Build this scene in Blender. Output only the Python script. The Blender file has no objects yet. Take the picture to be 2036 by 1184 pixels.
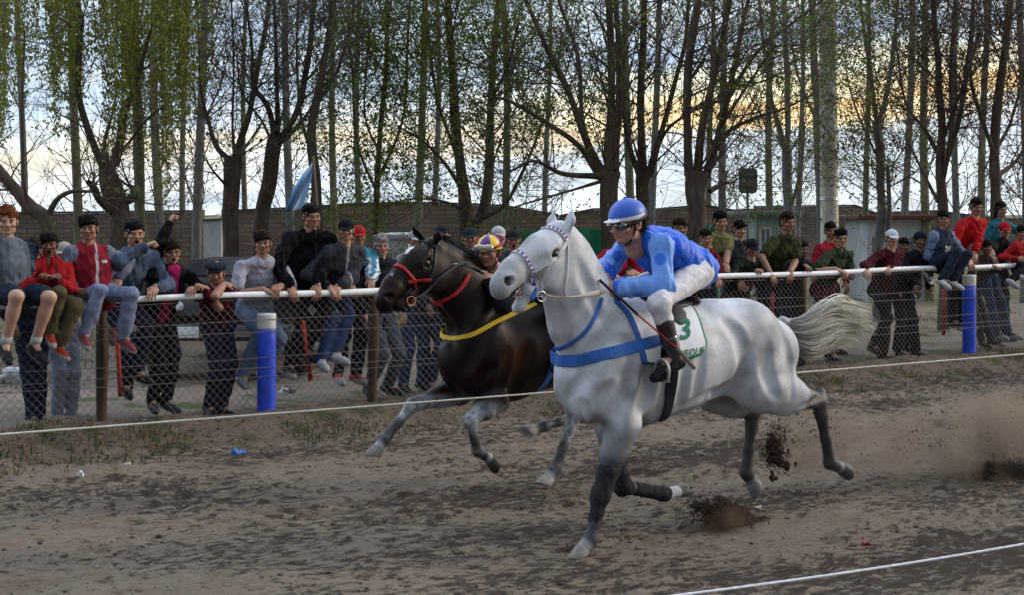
import bpy, math, random
import numpy as np
from mathutils import Vector, Matrix
from mathutils.bvhtree import BVHTree

R = math.radians
scene = bpy.context.scene
COL = scene.collection

# ---------------------------------------------------------------- camera
FPX, HC, HY, CX = 3400.0, 1.85, 425.0, 1018.0        # focal length in photo pixels, eye height, horizon row, centre column
camd = bpy.data.cameras.new('camera')
cam = bpy.data.objects.new('camera', camd)
COL.objects.link(cam)
cam.location = (0, 0, HC)
cam.rotation_euler = (R(90), 0, 0)
camd.sensor_width = 36
camd.lens = FPX / 2036 * 36
camd.shift_y = -(592 - HY) / 2036
camd.clip_start = 0.1
camd.clip_end = 5000
scene.camera = cam

# ---------------------------------------------------------------- world
SUN_EL, SUN_AZ = 9.0, 74.0          # low evening sun, behind the trees to the right
world = bpy.data.worlds.new('World')
scene.world = world
world.use_nodes = True
nt = world.node_tree
for n_ in list(nt.nodes): nt.nodes.remove(n_)
def WN(t, **kw):
    n = nt.nodes.new(t)
    for k, v in kw.items(): setattr(n, k, v)
    return n
wo = WN('ShaderNodeOutputWorld')
sky = WN('ShaderNodeTexSky', sky_type='NISHITA', sun_disc=False)
sky.sun_elevation = R(SUN_EL); sky.sun_rotation = R(SUN_AZ)
sky.air_density = 1.0; sky.dust_density = 2.0
bg1 = WN('ShaderNodeBackground'); bg1.inputs[1].default_value = 0.12
nt.links.new(sky.outputs[0], bg1.inputs[0])
tc = WN('ShaderNodeTexCoord')
sep = WN('ShaderNodeSeparateXYZ'); nt.links.new(tc.outputs['Generated'], sep.inputs[0])
mp = WN('ShaderNodeMapping'); mp.inputs['Scale'].default_value = (5, 5, 60)
nt.links.new(tc.outputs['Generated'], mp.inputs[0])
nz = WN('ShaderNodeTexNoise'); nz.inputs['Scale'].default_value = 1.3; nz.inputs['Detail'].default_value = 7
nz.inputs['Roughness'].default_value = 0.6
nt.links.new(mp.outputs[0], nz.inputs[0])
# height above the horizon, waved by the cloud noise, picks the cloud layer
m1 = WN('ShaderNodeMath', operation='MULTIPLY_ADD'); m1.inputs[1].default_value = 0.055; m1.inputs[2].default_value = -0.0275
nt.links.new(nz.outputs[0], m1.inputs[0])
m2 = WN('ShaderNodeMath', operation='ADD'); nt.links.new(m1.outputs[0], m2.inputs[0]); nt.links.new(sep.outputs[2], m2.inputs[1])
m2b = WN('ShaderNodeMath', operation='MULTIPLY_ADD'); m2b.inputs[1].default_value = -0.085
nt.links.new(sep.outputs[0], m2b.inputs[0]); nt.links.new(m2.outputs[0], m2b.inputs[2])
m3 = WN('ShaderNodeMath', operation='MULTIPLY'); m3.inputs[1].default_value = 4.0
nt.links.new(m2b.outputs[0], m3.inputs[0])
ramp = WN('ShaderNodeValToRGB')
nt.links.new(m3.outputs[0], ramp.inputs[0])
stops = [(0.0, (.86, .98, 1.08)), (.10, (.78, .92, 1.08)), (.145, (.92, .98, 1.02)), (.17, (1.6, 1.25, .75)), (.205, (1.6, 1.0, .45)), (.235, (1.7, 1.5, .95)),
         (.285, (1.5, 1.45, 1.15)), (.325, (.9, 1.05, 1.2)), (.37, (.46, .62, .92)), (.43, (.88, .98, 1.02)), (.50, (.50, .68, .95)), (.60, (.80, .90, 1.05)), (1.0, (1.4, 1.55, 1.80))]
els = ramp.color_ramp.elements
while len(els) < len(stops): els.new(0.5)
for e, (p, c) in zip(els, stops):
    e.position = p; e.color = (*c, 1)
# away from the sunset side the same layers are pale
ramp2 = WN('ShaderNodeValToRGB'); nt.links.new(m3.outputs[0], ramp2.inputs[0])
stops2 = [(0.0, (.95, 1.05, 1.12)), (.10, (.85, 1.0, 1.15)), (.17, (1.05, 1.05, 1.02)), (.22, (1.20, 1.06, .82)), (.27, (.95, 1.05, 1.10)), (.33, (.60, .76, 1.0)), (.40, (.78, .92, 1.08)), (.48, (.55, .72, .98)), (.60, (.80, .90, 1.05)), (1.0, (1.4, 1.55, 1.80))]
els2 = ramp2.color_ramp.elements
while len(els2) < len(stops2): els2.new(0.5)
for e, (p, c) in zip(els2, stops2):
    e.position = p; e.color = (*c, 1)
nzw = WN('ShaderNodeTexNoise'); nzw.inputs['Scale'].default_value = 7; nzw.inputs['Detail'].default_value = 3; nt.links.new(tc.outputs['Generated'], nzw.inputs[0])
mw = WN('ShaderNodeMath', operation='MULTIPLY_ADD'); mw.inputs[1].default_value = .45; nt.links.new(nzw.outputs[0], mw.inputs[0]); nt.links.new(sep.outputs[0], mw.inputs[2])
mwr = WN('ShaderNodeMapRange'); mwr.inputs[1].default_value = .14; mwr.inputs[2].default_value = .36; nt.links.new(mw.outputs[0], mwr.inputs[0])
wm = WN('ShaderNodeMix', data_type='RGBA'); nt.links.new(mwr.outputs[0], wm.inputs[0]); nt.links.new(ramp2.outputs[0], wm.inputs[6]); nt.links.new(ramp.outputs[0], wm.inputs[7])
# finer light and dark flecks of cloud
mpf = WN('ShaderNodeMapping'); mpf.inputs['Scale'].default_value = (14, 14, 90)
nt.links.new(tc.outputs['Generated'], mpf.inputs[0])
nzf = WN('ShaderNodeTexNoise'); nzf.inputs['Scale'].default_value = 1.2; nzf.inputs['Detail'].default_value = 5
nt.links.new(mpf.outputs[0], nzf.inputs[0])
mr = WN('ShaderNodeMapRange'); mr.inputs[1].default_value = .3; mr.inputs[2].default_value = .7; mr.inputs[3].default_value = .72; mr.inputs[4].default_value = 1.25
nt.links.new(nzf.outputs[0], mr.inputs[0])
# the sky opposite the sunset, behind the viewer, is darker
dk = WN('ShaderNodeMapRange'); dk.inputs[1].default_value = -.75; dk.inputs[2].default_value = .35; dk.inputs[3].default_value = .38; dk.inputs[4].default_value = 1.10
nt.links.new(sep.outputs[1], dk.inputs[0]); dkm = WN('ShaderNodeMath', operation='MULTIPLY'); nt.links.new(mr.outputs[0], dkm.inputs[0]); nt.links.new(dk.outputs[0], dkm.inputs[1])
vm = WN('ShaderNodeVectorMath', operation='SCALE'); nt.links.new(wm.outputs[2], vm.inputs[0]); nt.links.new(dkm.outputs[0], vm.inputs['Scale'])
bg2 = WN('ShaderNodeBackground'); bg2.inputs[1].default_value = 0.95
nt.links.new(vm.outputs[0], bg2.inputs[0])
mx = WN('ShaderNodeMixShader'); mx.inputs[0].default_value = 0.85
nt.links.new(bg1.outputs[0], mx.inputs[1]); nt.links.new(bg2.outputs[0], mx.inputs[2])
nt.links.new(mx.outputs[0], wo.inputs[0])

# ---------------------------------------------------------------- sun
sund = bpy.data.lights.new('sun', 'SUN'); sund.energy = 1.5; sund.angle = R(18); sund.color = (1.0, .82, .62)
sun = bpy.data.objects.new('sun', sund); COL.objects.link(sun)
_sd = Vector((math.sin(R(SUN_AZ)) * math.cos(R(SUN_EL + 14)), math.cos(R(SUN_AZ)) * math.cos(R(SUN_EL + 14)), math.sin(R(SUN_EL + 14))))
sun.rotation_euler = _sd.to_track_quat('Z', 'Y').to_euler()

scene.view_settings.view_transform = 'Standard'
scene.view_settings.look = 'None'
scene.view_settings.exposure = 0.32
scene.view_settings.gamma = 1.0
scene.render.engine = 'CYCLES'
scene.cycles.max_bounces = 6
scene.cycles.transparent_max_bounces = 8
scene.cycles.volume_bounces = 1
scene.cycles.volume_step_rate = 2.0

# ---------------------------------------------------------------- track frame
# D runs along the track (away, to the right), N across it (away, to the left); a point is (t along D, c along N)
_l = math.hypot(.783, .622)
D = np.array([.783 / _l, .622 / _l, 0.0]); N = np.array([-.622 / _l, .783 / _l, 0.0]); UP = np.array([0, 0, 1.0])
ZT = -0.15                                            # the track lies a little below the ground at the fence
def fac(px): return N[1] + N[0] * (px - CX) / FPX
def at(px, py, c):                                    # photo pixel -> point on the upright plane c across the track
    Y = c / fac(px)
    return np.array([(px - CX) / FPX * Y, Y, HC - (py - HY) / FPX * Y])
def atY(px, py, Y):
    return np.array([(px - CX) / FPX * Y, Y, HC - (py - HY) / FPX * Y])
def tc_(t, c, z=0.0):
    return D * t + N * c + UP * z
def tof(px, c): return float(at(px, 0, c) @ D)
def ground_at(px, py, z=0.0):
    Y = (HC - z) * FPX / (py - HY)
    return atY(px, py, Y)
HEAD_ANG = math.atan2(-D[1], -D[0])

# ---------------------------------------------------------------- objects
def tag(o, label=None, cat=None, group=None, kind=None):
    if label: o['label'] = label
    if cat: o['category'] = cat
    if group: o['group'] = group
    if kind: o['kind'] = kind
    return o
def thing(name, label, cat, loc=(0, 0, 0), rotz=0.0, group=None):
    o = bpy.data.objects.new(name, None); COL.objects.link(o)
    o.empty_display_size = .1
    o.location = [float(v) for v in loc]; o.rotation_euler = (0, 0, rotz)
    return tag(o, label, cat, group)
def inv_pts(V, parent):
    """world points -> the parent's frame (things are only moved and turned about z)"""
    V = np.asarray(V, float)
    if parent is None: return V
    p = parent; lx, ly, lz = p.location; a = p.rotation_euler[2]
    W = V - np.array([lx, ly, lz]); ca, sa = math.cos(a), math.sin(a)
    out = W.copy(); out[:, 0] = W[:, 0] * ca + W[:, 1] * sa; out[:, 1] = -W[:, 0] * sa + W[:, 1] * ca
    return out
def root_of(o):
    while o.parent is not None: o = o.parent
    return o
def make(name, V, Fs, mats, parent=None, smooth=True, midx=None, world=True, color=None):
    """V (n,3); Fs: (m,4) or (m,3) array, or list of tuples; mats: a material or a list"""
    V = np.asarray(V, np.float32).reshape(-1, 3)
    if parent is not None and world: V = inv_pts(V, root_of(parent)).astype(np.float32)
    me = bpy.data.meshes.new(name)
    if isinstance(Fs, np.ndarray):
        k = Fs.shape[1]; m = len(Fs)
        me.vertices.add(len(V)); me.vertices.foreach_set('co', V.ravel())
        me.loops.add(m * k); me.loops.foreach_set('vertex_index', Fs.astype(np.int32).ravel())
        me.polygons.add(m); me.polygons.foreach_set('loop_start', np.arange(0, m * k, k, dtype=np.int32))
        me.polygons.foreach_set('loop_total', np.full(m, k, np.int32))
        me.update(calc_edges=True)
    else:
        me.from_pydata([tuple(map(float, v)) for v in V], [], [tuple(int(i) for i in f) for f in Fs])
        me.update()
    if not isinstance(mats, (list, tuple)): mats = [mats]
    for m_ in mats: me.materials.append(m_)
    if midx is not None: me.polygons.foreach_set('material_index', np.asarray(midx, np.int32))
    me.polygons.foreach_set('use_smooth', np.full(len(me.polygons), bool(smooth)))
    if color is not None:
        ca = me.color_attributes.new('coat', 'FLOAT_COLOR', 'POINT')
        c4 = np.ones((len(V), 4), np.float32); c4[:, :3] = color
        ca.data.foreach_set('color', c4.ravel())
    me.update()
    o = bpy.data.objects.new(name, me); COL.objects.link(o)
    if parent is not None: o.parent = parent
    return o
class MB:
    """collects pieces of one mesh"""
    def __init__(s): s.v = []; s.f = []; s.m = []; s.n = 0; s.c = []
    def add(s, V, Fs, mi=0, col=None):
        V = np.asarray(V, float).reshape(-1, 3)
        s.v.append(V)
        for f in Fs: s.f.append(tuple(int(i) + s.n for i in f)); s.m.append(mi)
        s.c.append(np.tile(np.array(col if col is not None else (1, 1, 1), float), (len(V), 1)) if (col is None or np.ndim(col) == 1) else np.asarray(col))
        s.n += len(V)
        return s
    def build(s, name, mats, parent=None, smooth=True, color=False, world=True):
        V = np.concatenate(s.v)
        lens = set(len(f) for f in s.f)
        Fs = np.array(s.f) if len(lens) == 1 else s.f
        return make(name, V, Fs, mats, parent, smooth, s.m, world, np.concatenate(s.c) if color else None)
    def box(s, c, size, ax=None, mi=0, bevel=0.0):
        """box centred at c; ax = 3x3 rows of axes"""
        A = np.eye(3) if ax is None else np.asarray(ax, float)
        hx, hy, hz = np.asarray(size, float) / 2
        if bevel <= 0:
            P = np.array([(x, y, z) for x in (-hx, hx) for y in (-hy, hy) for z in (-hz, hz)])
            Fc = [(0, 1, 3, 2), (4, 6, 7, 5), (0, 4, 5, 1), (2, 3, 7, 6), (0, 2, 6, 4), (1, 5, 7, 3)]
            return s.add(np.asarray(c) + P @ A, Fc, mi)
        b = min(bevel, hx * .9, hy * .9, hz * .9)
        P = []; idx = {}
        for sx in (-1, 1):
            for sy in (-1, 1):
                for sz in (-1, 1):
                    for k, v in enumerate([(hx, hy - b, hz - b), (hx - b, hy, hz - b), (hx - b, hy - b, hz)]):
                        idx[(sx, sy, sz, k)] = len(P); P.append((v[0] * sx, v[1] * sy, v[2] * sz))
        Fc = []
        for sg in (-1, 1):
            q = [idx[(sg, a, b2, 0)] for a, b2 in ((-1, -1), (1, -1), (1, 1), (-1, 1))]; Fc.append(q if sg > 0 else q[::-1])
            q = [idx[(a, sg, b2, 1)] for a, b2 in ((-1, -1), (-1, 1), (1, 1), (1, -1))]; Fc.append(q if sg > 0 else q[::-1])
            q = [idx[(a, b2, sg, 2)] for a, b2 in ((-1, -1), (1, -1), (1, 1), (-1, 1))]; Fc.append(q if sg > 0 else q[::-1])
        for a in (-1, 1):
            for b2 in (-1, 1):
                Fc.append((idx[(a, b2, -1, 0)], idx[(a, b2, 1, 0)], idx[(a, b2, 1, 1)], idx[(a, b2, -1, 1)]))
                Fc.append((idx[(a, -1, b2, 0)], idx[(a, 1, b2, 0)], idx[(a, 1, b2, 2)], idx[(a, -1, b2, 2)]))
                Fc.append((idx[(-1, a, b2, 1)], idx[(1, a, b2, 1)], idx[(1, a, b2, 2)], idx[(-1, a, b2, 2)]))
                for c3 in (-1, 1):
                    Fc.append((idx[(a, b2, c3, 0)], idx[(a, b2, c3, 1)], idx[(a, b2, c3, 2)]))
        return s.add(np.asarray(c) + np.array(P) @ A, Fc, mi)
    def tube(s, pts, radii, n=6, mi=0, cap=True, col=None):
        pts = np.asarray(pts, float); m = len(pts)
        radii = np.full(m, radii, float) if np.ndim(radii) == 0 else np.asarray(radii, float)
        T = np.gradient(pts, axis=0); T /= np.linalg.norm(T, axis=1)[:, None] + 1e-12
        ref = np.array([0, 0, 1.0]) if abs(T[0, 2]) < .9 else np.array([1.0, 0, 0])
        u = np.cross(T[0], ref); u /= np.linalg.norm(u)
        V = np.zeros((m, n, 3)); an = np.arange(n) / n * 2 * np.pi
        for i in range(m):
            u = u - T[i] * (u @ T[i]); u /= np.linalg.norm(u) + 1e-12
            w = np.cross(T[i], u)
            V[i] = pts[i] + radii[i] * (np.cos(an)[:, None] * u + np.sin(an)[:, None] * w)
        Fc = [(i * n + j, i * n + (j + 1) % n, (i + 1) * n + (j + 1) % n, (i + 1) * n + j) for i in range(m - 1) for j in range(n)]
        if cap: Fc += [tuple(range(n))[::-1], tuple((m - 1) * n + j for j in range(n))]
        return s.add(V.reshape(-1, 3), Fc, mi, col)
    def lathe(s, prof, c, ax=None, n=20, mi=0):
        """prof [(r,z)] about the z axis of frame ax at c"""
        A = np.eye(3) if ax is None else np.asarray(ax, float)
        P = []
        for r, z in prof:
            for j in range(n):
                a = 2 * math.pi * j / n; P.append((r * math.cos(a), r * math.sin(a), z))
        m = len(prof)
        Fc = [(i * n + j, i * n + (j + 1) % n, (i + 1) * n + (j + 1) % n, (i + 1) * n + j) for i in range(m - 1) for j in range(n)]
        Fc += [tuple(range(n))[::-1], tuple((m - 1) * n + j for j in range(n))]
        return s.add(np.asarray(c) + np.array(P) @ A, Fc, mi)
def frame(z, x=None):
    """rows x,y,z with z along the given direction"""
    z = np.asarray(z, float); z = z / np.linalg.norm(z)
    x = np.array([1.0, 0, 0]) if x is None else np.asarray(x, float)
    if abs(x @ z) > .95 * np.linalg.norm(x): x = np.array([0, 1.0, 0])
    x = x - z * (x @ z); x /= np.linalg.norm(x)
    return np.array([x, np.cross(z, x), z])
def spline(P, n):
    """Catmull-Rom through P, n samples"""
    P = np.asarray(P, float); m = len(P)
    if m == 2: return P[0] + (P[1] - P[0]) * np.linspace(0, 1, n)[:, None]
    Q = np.vstack([2 * P[0] - P[1], P, 2 * P[-1] - P[-2]])
    u = np.linspace(0, m - 1 - 1e-9, n); i = u.astype(int); f = (u - i)[:, None]
    a, b, c, d = Q[i], Q[i + 1], Q[i + 2], Q[i + 3]
    return .5 * (2 * b + (c - a) * f + (2 * a - 5 * b + 4 * c - d) * f ** 2 + (3 * b - a - 3 * c + d) * f ** 3)

# ---------------------------------------------------------------- noise for shapes
def vnoise(P, scale, seed=0):
    """smooth value noise at points P (n,3) in -1..1"""
    rs = np.random.RandomState(seed); tab = rs.rand(4096).astype(np.float32) * 2 - 1
    Q = np.asarray(P, np.float32) * scale + 1000; I = np.floor(Q).astype(np.int64); f = Q - I; f = f * f * (3 - 2 * f)
    out = 0
    for dx in (0, 1):
        for dy in (0, 1):
            for dz in (0, 1):
                h = ((I[..., 0] + dx) * 73856093 ^ (I[..., 1] + dy) * 19349663 ^ (I[..., 2] + dz) * 83492791) & 4095
                w = (f[..., 0] if dx else 1 - f[..., 0]) * (f[..., 1] if dy else 1 - f[..., 1]) * (f[..., 2] if dz else 1 - f[..., 2])
                out = out + tab[h] * w
    return out

# ---------------------------------------------------------------- implicit surfaces: smooth union of tapered limbs, meshed by surface nets
class Body:
    def __init__(s, k=0.03): s.p = []; s.k = k; s.noise = []
    def cap(s, a, b, ra, rb, k=None, side=None, q=(1, 1), sub=False):
        s.p.append(('c', np.asarray(a, float), np.asarray(b, float), ra, rb, k, None if side is None else np.asarray(side, float) / np.linalg.norm(side), q, sub)); return s
    def ell(s, c, r, A=None, k=None, sub=False):
        s.p.append(('e', np.asarray(c, float), np.asarray(r, float), np.eye(3) if A is None else np.asarray(A, float), k, sub)); return s
    def chain(s, pts, radii, k=None, side=None, q=None, sub=False):
        for i in range(len(pts) - 1):
            s.cap(pts[i], pts[i + 1], radii[i], radii[i + 1], k, side, (1, 1) if q is None else (q[i], q[i + 1]), sub)
        return s
    def mesh(s, res):
        lo = np.full(3, 1e9); hi = -lo
        bb = []
        for p in s.p:
            if p[0] == 'c':
                r = max(p[3], p[4]) * max(1, *p[7]); a = np.minimum(p[1], p[2]) - r; b = np.maximum(p[1], p[2]) + r; sub = p[8]
            else:
                e = np.sqrt(((p[3] * p[2][:, None]) ** 2).sum(0)); a = p[1] - e; b = p[1] + e; sub = p[5]
            bb.append((a, b))
            if not sub: lo = np.minimum(lo, a); hi = np.maximum(hi, b)
        lo = lo - 3 * res - s.k * .3; hi = hi + 3 * res + s.k * .3
        n = np.ceil((hi - lo) / res).astype(int) + 1
        Fd = np.full(n, 1.0, np.float32)
        for p, (a, b) in zip(s.p, bb):
            k = (p[5] if p[0] == 'c' else p[4]); k = s.k if k is None else k
            m = k + 2.5 * res
            i0 = np.clip(np.floor((a - m - lo) / res).astype(int), 0, n); i1 = np.clip(np.ceil((b + m - lo) / res).astype(int) + 1, 0, n)
            if (i1 <= i0).any(): continue
            ax = [(lo[d] + res * np.arange(i0[d], i1[d])).astype(np.float32) for d in range(3)]
            X, Y, Z = np.meshgrid(*ax, indexing='ij')
            if p[0] == 'c':
                A, B, ra, rb, sd, q = p[1], p[2], p[3], p[4], p[6], p[7]
                ab = B - A; L = float(ab @ ab) + 1e-12
                t = np.clip(((X - A[0]) * ab[0] + (Y - A[1]) * ab[1] + (Z - A[2]) * ab[2]) / L, 0, 1)
                rx = X - A[0] - t * ab[0]; ry = Y - A[1] - t * ab[1]; rz = Z - A[2] - t * ab[2]
                d2 = rx * rx + ry * ry + rz * rz
                if sd is None: dd = np.sqrt(d2) - (ra + (rb - ra) * t)
                else:
                    w = rx * sd[0] + ry * sd[1] + rz * sd[2]; qq = q[0] + (q[1] - q[0]) * t
                    dd = (np.sqrt(np.maximum(d2 - w * w + (w / qq) ** 2, 0)) - (ra + (rb - ra) * t)) * np.minimum(1, .5 + .5 * qq)
            else:
                c, r, M = p[1], p[2], p[3]
                q_ = [((X - c[0]) * M[i][0] + (Y - c[1]) * M[i][1] + (Z - c[2]) * M[i][2]) / r[i] for i in range(3)]
                k0 = np.sqrt(q_[0] ** 2 + q_[1] ** 2 + q_[2] ** 2) + 1e-6
                k1 = np.sqrt((q_[0] / r[0]) ** 2 + (q_[1] / r[1]) ** 2 + (q_[2] / r[2]) ** 2) + 1e-6
                dd = k0 * (k0 - 1) / k1
            sl = tuple(slice(i0[d], i1[d]) for d in range(3)); G = Fd[sl]
            if p[-1] is True:
                h = np.maximum(k - np.abs(-dd - G), 0) / max(k, 1e-6); Fd[sl] = np.maximum(G, -dd) + h * h * k * .25
            else:
                h = np.maximum(k - np.abs(dd - G), 0) / max(k, 1e-6); Fd[sl] = np.minimum(G, dd) - h * h * k * .25
        for (amp, sc, seed) in s.noise:
            rs = np.random.RandomState(seed)
            X, Y, Z = np.meshgrid(*[(lo[d] + res * np.arange(n[d])).astype(np.float32) for d in range(3)], indexing='ij')
            for _ in range(5):
                w = rs.randn(3); w[2] *= .7; w *= sc / np.linalg.norm(w); ph = rs.rand() * 6.28
                w2 = rs.randn(3) * sc * .35
                Fd += (amp / 2.2) * np.sin(w[0] * X + w[1] * Y + w[2] * Z + ph + 1.5 * np.sin(w2[0] * X + w2[1] * Y + w2[2] * Z)).astype(np.float32)
        return surfnets(Fd, lo, res)
def surfnets(Fd, lo, res):
    S = Fd < 0
    C = np.zeros(tuple(np.array(Fd.shape) - 1), np.uint8)
    for dx in (0, 1):
        for dy in (0, 1):
            for dz in (0, 1):
                C += S[dx:dx + C.shape[0], dy:dy + C.shape[1], dz:dz + C.shape[2]]
    I = np.argwhere((C > 0) & (C < 8))
    off = np.array([(x, y, z) for x in (0, 1) for y in (0, 1) for z in (0, 1)])
    val = np.stack([Fd[I[:, 0] + o[0], I[:, 1] + o[1], I[:, 2] + o[2]] for o in off], 1)
    P = np.zeros((len(I), 3)); W = np.zeros(len(I))
    for a in range(8):
        for b in range(a + 1, 8):
            if np.abs(off[a] - off[b]).sum() != 1: continue
            va, vb = val[:, a], val[:, b]; m = (va < 0) != (vb < 0)
            t = np.where(m, va / np.where(m, va - vb, 1), 0)
            P += np.where(m[:, None], off[a] + t[:, None] * (off[b] - off[a]), 0); W += m
    V = (I + P / W[:, None]) * res + lo
    idx = np.full(C.shape, -1, np.int64); idx[I[:, 0], I[:, 1], I[:, 2]] = np.arange(len(I))
    out = []
    for ax in range(3):
        a = np.moveaxis(S, ax, 0); ii = np.moveaxis(idx, ax, 0)
        ch = a[:-1, 1:-1, 1:-1] != a[1:, 1:-1, 1:-1]
        e = np.argwhere(ch); i, j, k = e[:, 0], e[:, 1] + 1, e[:, 2] + 1
        q = np.stack([ii[i, j - 1, k - 1], ii[i, j, k - 1], ii[i, j, k], ii[i, j - 1, k]], 1)
        fl = a[i, j, k]
        q = np.where(fl[:, None], q, q[:, ::-1])
        if ax == 1: q = q[:, ::-1]
        out.append(q)
    Q = np.concatenate(out)
    return V, Q[(Q >= 0).all(1)]

# ---------------------------------------------------------------- materials
def mat(name, col, rough=.75, spec=.3, metal=0.0, n1=0.0, s1=20.0, bump=0.0, sb=60.0, col2=None, attr=False, sheen=0.0, coat=0.0, stretch=None, trans=None, detail=4.0):
    m = bpy.data.materials.new(name); m.use_nodes = True
    t = m.node_tree; b = t.nodes['Principled BSDF']
    b.inputs['Roughness'].default_value = rough; b.inputs['Metallic'].default_value = metal
    b.inputs['Specular IOR Level'].default_value = spec
    if coat: b.inputs['Coat Weight'].default_value = coat; b.inputs['Coat Roughness'].default_value = .15
    b.inputs['Base Color'].default_value = (*col, 1)
    tcn = t.nodes.new('ShaderNodeTexCoord'); co = tcn.outputs['Object']
    if stretch is not None:
        mp_ = t.nodes.new('ShaderNodeMapping'); mp_.inputs['Scale'].default_value = stretch
        t.links.new(co, mp_.inputs[0]); co = mp_.outputs[0]
    base = None
    if attr:
        at_ = t.nodes.new('ShaderNodeAttribute'); at_.attribute_name = 'coat'; base = at_.outputs['Color']
        t.links.new(base, b.inputs['Base Color'])
    if n1 > 0 or col2 is not None:
        nz_ = t.nodes.new('ShaderNodeTexNoise'); nz_.inputs['Scale'].default_value = s1; nz_.inputs['Detail'].default_value = detail
        nz_.inputs['Roughness'].default_value = .6
        t.links.new(co, nz_.inputs['Vector'])
        rg = t.nodes.new('ShaderNodeMapRange'); rg.inputs[1].default_value = .32; rg.inputs[2].default_value = .68
        t.links.new(nz_.outputs[0], rg.inputs[0])
        mixn = t.nodes.new('ShaderNodeMix'); mixn.data_type = 'RGBA'
        t.links.new(rg.outputs[0], mixn.inputs[0])
        if col2 is not None and not attr:
            mixn.inputs[6].default_value = (*col, 1); mixn.inputs[7].default_value = (*col2, 1)
        else:
            a_ = t.nodes.new('ShaderNodeMix'); a_.data_type = 'RGBA'; a_.blend_type = 'MULTIPLY'; a_.inputs[0].default_value = 1
            a_.inputs[7].default_value = (1 - n1, 1 - n1, 1 - n1, 1)
            if base is not None:
                t.links.new(base, a_.inputs[6]); t.links.new(base, mixn.inputs[7])
            else:
                a_.inputs[6].default_value = (*col, 1); mixn.inputs[7].default_value = (*col, 1)
            t.links.new(a_.outputs[2], mixn.inputs[6])
        t.links.new(mixn.outputs[2], b.inputs['Base Color'])
    if bump > 0:
        nb = t.nodes.new('ShaderNodeTexNoise'); nb.inputs['Scale'].default_value = sb; nb.inputs['Detail'].default_value = 3
        t.links.new(co, nb.inputs['Vector'])
        bm_ = t.nodes.new('ShaderNodeBump'); bm_.inputs['Strength'].default_value = bump; bm_.inputs['Distance'].default_value = .01
        t.links.new(nb.outputs[0], bm_.inputs['Height']); t.links.new(bm_.outputs[0], b.inputs['Normal'])
    return m
_cloth = {}
def cloth(col, rough=.85, n1=.25, sheen=.2):
    g_ = .2126 * col[0] + .7152 * col[1] + .0722 * col[2]; col = tuple(max(0, (g_ + (c - g_) * 1.12)) * .82 for c in col); k = (tuple(round(c, 3) for c in col), rough)
    if k not in _cloth: _cloth[k] = mat('cloth', col, rough, .08, n1=n1 * .6, s1=9, bump=.25, sb=90, sheen=sheen * .5)
    return _cloth[k]
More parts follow.
